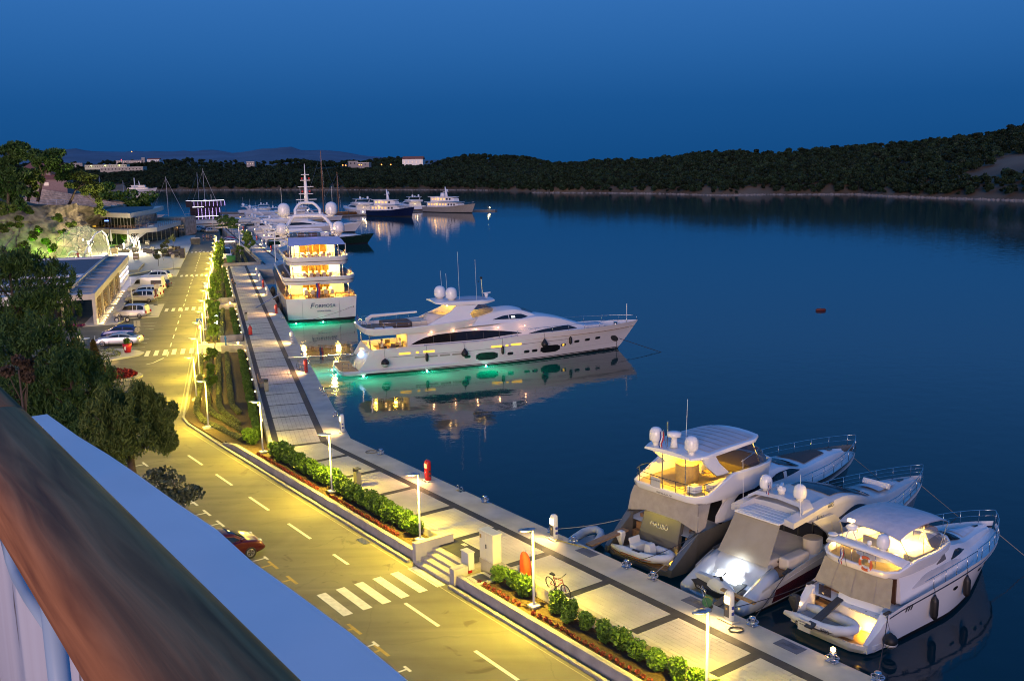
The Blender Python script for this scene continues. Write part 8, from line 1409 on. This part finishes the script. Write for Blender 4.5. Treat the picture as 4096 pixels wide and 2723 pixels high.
t = thing('banner_flag', 'dark red feather banner beside the silver people carrier', 'banner', Rp(-81.5, 6.6, .94), 0); obj('banner_pole', G().tube([(0, 0, 0), (0, 0, 3.0), (.12, 0, 3.25)], .02, 5), STEEL, t); obj('banner_cloth', G().slab([(.02, 0, 1.2), (.3, 0, 1.3), (.36, 0, 2.4), (.15, 0, 3.2), (.02, 0, 3.0)], (0, .015, 0)), M('banner_red', (.10, .02, .03), .7), t); obj('banner_foot', G().lathe([(.3, 0), (.25, .08)], (0, 0, 0), 10), DKGREY, t)
t = thing('white_flagpole', 'tall thin white pole standing before the parked vans', 'pole', Rp(-79.5, 9.4, .94), 0); obj('pole', G().tube([(0, 0, 0), (-.1, 0, 4.2)], [.07, .03], 6), WHITE2, t); obj('pole_foot', G().lathe([(.15, 0), (.1, .1)], (0, 0, 0), 8), DKGREY, t)
for i, (px, py, h) in enumerate(((1106, 1100, 7.5), (963, 1035, 7.0), (843, 880, 5.5), (853, 925, 6.0), (870, 905, 5.0))): p = at(px, py, 1.3); t = thing('slim_mast', 'slim white light mast by far gardens, %s from the camera' % ('first', 'second', 'fifth', 'third', 'fourth')[i], 'mast', p, 0, 'slim white masts'); obj('mast_tube', G().tube([(0, 0, 0), (0, 0, h)], [.12, .07], 8), POLE, t, True); obj('mast_head', G().box((.2, 0, h), (.6, .2, .1)), POLE, t)
for i, (px, py) in enumerate(((815, 962), (828, 962), (836, 963), (846, 962))): person('walker in %s crossing the far road' % ('blue shirt', 'tan shirt', 'grey shirt', 'dark jacket')[i], 'walk', at(px, py, ZR), R(80)+i, (BLUE, M('tan_shirt', (.3, .2, .12), .8), M('grey_shirt', (.2, .2, .22), .8), DTR)[i], DTR, 'walkers on the far road')
person('person sitting on the garden wall by the far promenade', 'sit', Fp(-97, 3.3, 1.35), R(20), DTR, DTR)
# red float out on the water
t = thing('mooring_buoy', 'small dark red buoy floating alone on the open water', 'buoy', at(3283, 1243, 0), .1); obj('float', G().tube([(-.7, 0, .1), (-.5, 0, .14), (.5, 0, .14), (.7, 0, .1)], [.06, .18, .18, .06], 10), M('buoy_red', (.12, .02, .012), .6), t, True); obj('buoy_eye', G().ball((0, 0, .36), .06, 8, 5), STEEL, t)
# ================================================================ boats of the marina
def cruiser(label, loc, rz, L, hull=WHITE, fly=True, top=True, lit=0, domes=2, hgt=1.0, win=True, grp='yachts in the marina', cover=None):
    t = thing('moored_yacht', label, 'yacht', loc, rz, grp); B = L*.125+.55; s = sqrt(L/20)*hgt; z0 = 1.7*s
    H = Hull(L, L*.93, [(0, z0*.9), (.4, z0), (1, z0*1.35)], [(0, B*.92), (.4, B), (.65, B*.85), (.85, B*.45), (1, .03)], [(0, B*.85), (.45, B*.85), (.7, B*.55), (1, .02)], 1.3, .3, 14)
    H.band('hull', .12, 1, hull, t, 4); H.band('boot_stripe', -.2, .12, BLACK, t, 1); H.deck('deck', 0, .97, .25*s, DECK, t, .05, 8)
    hs = House([(L*.18, z0*.8), (L*.9, z0)], [(L*.18, z0+1.55*s), (L*.45, z0+1.6*s), (L*.52, z0+1.45*s), (L*.66, z0+.75*s), (L*.8, z0+.5*s), (L*.9, z0+.25*s)], [(L*.18, B*.8), (L*.5, B*.8), (L*.7, B*.55), (L*.9, B*.12)], [(L*.18, B*.74), (L*.5, B*.66), (L*.7, B*.4), (L*.9, B*.08)], .25, .08); hs.body('superstructure', L*.18, L*.9, cover or WHITE, t, 12)
    if win: hs.patch('saloon_window', [(L*.22, z0+.55*s), (L*.56, z0+.6*s)], [(L*.22, z0+1.15*s), (L*.42, z0+1.2*s), (L*.56, z0+.7*s)], DKGLASS, t, n=6); hs.top('windscreen', L*.53, L*.65, .95, .95, DKGLASS, t, .03, 3)
    obj('swim_platform', G().bb(-L*.06, .3, -B*.8, B*.8, .25, .45), TEAK, t)
    if fly:
        P = sym([(L*.08, B*.6), (L*.1, B*.8), (L*.2, B*.86), (L*.4, B*.8), (L*.5, B*.4)]); tub('flybridge', P, z0+1.45*s, z0+2.15*s, z0+1.65*s, cover or WHITE, t, .12, .08, DECK)
        if top:
            for sd in (1, -1): obj('arch_leg', G().loft([[(x, sd*B*.75, z), (x+.6*s, sd*B*.75, z), (x+.6*s, sd*B*.68, z), (x, sd*B*.68, z)] for x, z in ((L*.24, z0+2.0*s), (L*.18, z0+3.2*s))]), WHITE, t)
            obj('hardtop', G().prism([(L*.12, -B*.7), (L*.36, -B*.7), (L*.4, 0), (L*.36, B*.7), (L*.12, B*.7)], z0+3.2*s, z0+3.32*s), cover or WHITE, t, bevel=.04)
    zt = z0+(3.35 if fly and top else 2.1 if fly else 1.65)*s
    for k in range(domes): radome(t, L*.16, (k-.5*(domes-1))*B*.8, zt+.1, .36*s, .8*s)
    if domes: scanner(t, L*.2, 0, zt, 1.0*s); obj('whip_antenna', G().tube([(L*.17, B*.4, zt), (L*.16, B*.4, zt+2.6*s)], .02, 4), WHITE2, t)
    bp = [H.pt(u, 1, 1) for u in (.5, .65, .8, .92, .995)]; bp += [V((p.x, -p.y, p.z)) for p in bp[::-1]]; obj('bow_rail', G().tube([p+V((0, 0, .55)) for p in bp], .025, 4), STEEL, t)
    for p in bp[::2]: obj('stanchion', G().tube([p, p+V((0, 0, .55))], .02, 4), STEEL, t)
    if lit: lamp('cockpit_light', 'POINT', (L*.1, 0, z0+1.2*s), lit, (1, .65, .25), t, .2); obj('deck_lamp', G().ball((L*.02, B*.5, z0+.9), .12, 6, 4), WARM, t)
    return t
OUT = R(17.1)
cruiser('dark green-hulled yacht with sharp bow beyond the superyacht', Fp(-194.5, Te(-194)-1.2, 0), OUT, 27.5, M('green_hull', (.012, .035, .025), .2, coat=.5), True, False, 40, 0, .95)
cruiser('long white yacht with sharp bow behind the green one', Fp(-243, Te(-243)-1.5, 0), OUT, 33, WHITE, True, False, 0, 1); cruiser('cream-hulled yacht bow showing behind the long white one', Fp(-280, Te(-280)-1.5, 0), OUT, 27, M('cream_hull', (.5, .42, .28), .3), True, True, 20)
for i, (S, L, f, tp, lit, lb, cv) in enumerate(((-158, 11, False, False, 25, 'small grey-covered cruiser nearest beyond the superyacht', CANVAS), (-167, 13, True, False, 35, 'flybridge cruiser with warm deck light, left of superyacht', None), (-175, 13, True, True, 0, 'white cruiser with hardtop, left of superyacht domes', None), (-183, 12, False, False, 0, 'low open white cruiser stern-to on the far quay', None), (-205, 14, True, True, 25, 'hardtop cruiser behind the superyacht radar arch', None), (-215, 13, False, False, 0, 'low cruiser with dark windows on the far quay', None), (-224, 16, True, True, 0, 'white flybridge yacht midway along the far quay', None), (-234, 15, True, True, 30, 'lit flybridge yacht near end of the far quay', None), (-262, 18, True, True, 0, 'white yacht with twin domes farther along the far quay', None), (-272, 17, True, True, 0, 'white yacht beside the twin-domed one', None))): cruiser(lb, Fp(S, Te(S)-1.2, 0), OUT+rnd.uniform(-.04, .04), L, WHITE, f, tp, lit, 2 if tp else 0, 1.0, True, 'yachts in the marina', cv)
cruiser('big white yacht with navy line beside the tower', Fp(-301, -4.5, 0), OUT, 25, WHITE, True, True, 20, 2, 1.1); cruiser('white yacht with tall mast arch behind the tower yacht', Fp(-318, -3, 0), OUT+.05, 24, WHITE, True, True, 0, 2, 1.15); cruiser('sleek white yacht with its stern to the outer pontoon', (-60.6, 424, 0), R(120), 30, WHITE, True, True, 40, 2, 1.05); cruiser('white yacht behind the navy ship on the outer pontoon', (-42, 459, 0), R(118), 26, WHITE, True, True, 40, 2, 1.05)
for i, (x, y, L, rz) in enumerate(((-84, 395, 17, 100), (-92, 388, 18, 100), (-100, 384, 16, 105), (-78, 372, 15, 20), (-90, 430, 18, 110), (-104, 420, 20, 110))): cruiser('white marina yacht behind the superyacht mast, %s from the right' % ('first', 'second', 'third', 'fourth', 'fifth', 'sixth')[i], (x, y, 0), R(rz), L, WHITE, True, True, 15 if i % 2 else 0, 2)
PON = M('pontoon', (.22, .2, .18), .8)
for lb, a, b in (('floating pontoon carrying the outer yachts', (-80, 400), (-60, 418)), ('outer floating pontoon beside the navy ship', (-60, 418), (-35, 448)), ('far floating pontoon behind the white yachts', (-150, 470), (-84, 440)), ('pontoon end beside the grey expedition yacht', (-35, 448), (-6, 436))):
    a, b = V((*a, 0)), V((*b, 0)); t = thing('pontoon', lb, 'pontoon', a, atan2(b.y-a.y, b.x-a.x), 'floating pontoons'); L = (b-a).length; obj('pontoon_deck', G().bb(0, L, -1.2, 1.2, .1, .55), PON, t)
    for k in range(int(L/9)+1): obj('mooring_pile', G().tube([(k*9, 1.1, -1), (k*9, 1.1, 2.2)], .15, 6), DKGREY, t)
    obj('pontoon_lamp', G().ball((L*.9, 0, 1.5), .25, 8, 5), M('pontoon_glow', (1, 1, .8), .4, var=0, emit=(1, .85, .4), es=16), t); obj('lamp_post', G().tube([(L*.9, 0, .5), (L*.9, 0, 1.4)], .05, 5), DKGREY, t); lamp('pontoon_light', 'POINT', (L*.9, -1.6, 2.0), 60, (1, .82, .4), t, .2)
def ship(label, loc, rz, L, hull, sup, lit, decks=2, funnel=True):
    t = thing('motor_ship', label, 'ship', loc, rz); B = L*.115; H = Hull(L, L*.93, [(0, 2.3), (.5, 2.6), (.75, 3.2), (1, 4.0)], [(0, B*.85), (.4, B), (.7, B*.85), (.88, B*.4), (1, .04)], [(0, B*.8), (.5, B*.85), (.75, B*.5), (1, .02)], 1.2, -.2, 18); H.band('hull', .1, 1, hull, t, 4); H.band('boot_stripe', -.15, .1, BLACK, t, 1); H.deck('deck', 0, .97, .5, TEAK, t, .05, 8)
    z = 2.2
    for d in range(decks):
        x0, x1 = L*(.1+.07*d), L*(.72-.1*d); hs = House([(x0, z), (x1, z+.3)], [(x0, z+2.1), (x1-2, z+2.1), (x1, z+1.6)], [(x0, B*(.85-.1*d)), (x1, B*(.6-.1*d))], [(x0, B*(.82-.1*d)), (x1, B*(.5-.1*d))], .12, .05); hs.body('deckhouse', x0, x1, sup, t, 8); obj('deck_overhang', G().prism([(x0-L*.05, -B*(.9-.1*d)), (x1-.5, -B*(.75-.1*d)), (x1, 0), (x1-.5, B*(.75-.1*d)), (x0-L*.05, B*(.9-.1*d))], z+2.12, z+2.3), sup, t)
        n = int((x1-x0)/1.7)
        for k in range(n-1): xa = x0+.8+1.7*k; hs.patch('cabin_window', [(xa, z+.9), (xa+.9, z+.9)], [(xa, z+1.65), (xa+.9, z+1.65)], M('lit_cabin', (1, .7, .3), .4, var=0, emit=(1, .5, .12), es=1.0) if (lit and k < n*.6) else DKGLASS, t, n=1)
        if lit: lamp('deck_light', 'POINT', (x0+(x1-x0)*.3, -B*1.0, z+1.9), 22, (1, .55, .18), t, .2)
        z += 2.3
    obj('mast', G().loft([[(L*.42+a*.5*k+dx, b*.4*k, zz) for a, b in rsq(8, 2.5)] for zz, k, dx in ((z, 1.4, 0), (z+1.6, 1, -.2), (z+4.2, .4, -.8))]), sup, t, True); radome(t, L*.42-.6, .9, z+2.2, .45, 1.0); obj('spreader', G().box((L*.42-.5, 0, z+2.1), (.4, 3, .15)), sup, t)
    if funnel: obj('funnel', G().loft([[(L*.34+a*1.1*k, b*.9*k, zz) for a, b in rsq(10, 2.5)] for zz, k in ((z, 1.1), (z+1.6, .85))]), sup, t, True)
    bp = [H.pt(u, 1, 1) for u in (.72, .85, .95, .995)]; bp += [V((p.x, -p.y, p.z)) for p in bp[::-1]]; rail(t, bp, .8, 2.5, .03, 0); flag(t, .2, 0, 2.2, (RED, FWHITE, BLUE), 1.6, .9); return t
ship('navy blue motor ship with warm lit deckhouse on the outer pontoon', (-58.1, 411, 0), R(-36), 24.5, M('navy_hull', (.006, .012, .05), .2, coat=.4), WHITE, True, 2, False); ship('grey expedition yacht with lit arched windows and tall mast', (-36.8, 441, 0), R(-43.5), 30.5, M('grey_ship_hull', (.30, .29, .27), .4), WHITE, True, 2, True); ship('white excursion ferry far off at left', at(510, 769, 0), R(2), 30, M('ferry_hull', (.5, .53, .58), .5), WHITE2, False, 2, False)
def sail(label, px, py, D, h, rz, L=14, wood=False, raked=False):
    p = aty(px, py, D); p.z = 0; t = thing('sailing_boat', label, 'sailing boat', p, rz, 'sailing boats'); H = Hull(L, L*.85, [(0, 1.1), (.5, 1.0), (1, 1.5)], [(0, L*.09), (.45, L*.14), (.8, L*.08), (1, .03)], [(0, L*.06), (.45, L*.12), (1, .02)], 1.2, .3, 12, -L*.5); H.band('hull', -.1, 1, WHITE if not wood else M('wood_hull', (.2, .11, .05), .4), t, 3); H.deck('deck', 0, .98, .1, TEAK, t, .03, 6)
    MT = M('alu_mast', (.45, .46, .48), .4, metal=.5) if not wood else M('spruce_mast', (.22, .09, .035), .5); obj('mast', G().tube([(0, 0, .8), (0, 0, h)], [.14 if not wood else .22, .08 if not wood else .12], 6), MT, t); obj('boom', G().tube([(-.1, 0, 2.3), (-L*.4, 0, 2.2)], .1, 6), MT, t)
    for f in (.4, .7): obj('spreader', G().tube([(0, -1.0, h*f), (0, 1.0, h*f)], .05, 4), MT, t)
    for xx, yy, rr in ((L*.42, 0, .05 if raked else .025), (-L*.45, 0, .02), (0, L*.12, .02), (0, -L*.12, .02)): obj('stay', G().tube([(xx, yy, 1.1), (0, 0, h*.96)], rr, 4), STEEL if not raked else WHITE2, t)
    obj('coachroof', G().loft([[(x, y*k, 1.0) for y in (-1.0, 1.0)]+[(x, y*k, 1.5) for y in (.8, -.8)] for x, k in ((-L*.15, 1), (L*.1, .9), (L*.22, .5))]), WHITE if not wood else TEAK, t)
for lb, px, D, pyt, rz, wd, rk in (('ketch main mast, tall brown wooden mast right of the superyacht', 1291, 420, 604, .6, True, False), ('shorter brown wooden mast right of the tall one', 1352, 424, 688, .6, True, False), ('slim mast leaning by the white ferry, far left', 403, 430, 705, .2, False, False), ('thin mast left of the tall lamp mast', 496, 420, 722, .3, False, False), ('white mast with furled sail left of the tower', 668, 400, 706, .4, False, True), ('mast just left above the tower', 794, 410, 690, .3, False, False), ('tallest mast with furled sail above the tower', 818, 405, 674, .3, False, True)):
    top = aty(px, pyt, D); sail('sailing boat: '+lb, px, 780, D, top.z, rz, 16 if not wd else 22, wd, rk)
p = aty(540, 760, 330); t = thing('light_mast', 'tall white lamp mast with round head behind the terraces', 'mast', (p.x, p.y, 2)); top = aty(540, 712, 330).z-2; obj('mast_tube', G().tube([(0, 0, 0), (0, 0, top)], [.25, .14], 8), POLE, t, True); obj('lamp_ring', G().loft([[((.9+.15*cos(b))*cos(a), (.9+.15*cos(b))*sin(a), top*.82+.15*sin(b)) for b in [2*pi*j/6 for j in range(6)]] for a in [2*pi*i/14 for i in range(15)]], True, False), POLE, t, True)
for i, (px, py, r) in enumerate(((435, 775, 5.5), (548, 800, 5.0))): p = aty(px, py, 315); t = tree('round_tree', 'dark rounded tree behind the terraces, %s one' % ('left', 'right')[i], (p.x, p.y, 2), tuple(p), clumps(p, (r, r, r*.6), 8, 1800, (.4, .6), .8, i+500), BUSH, .35, .6, .3)
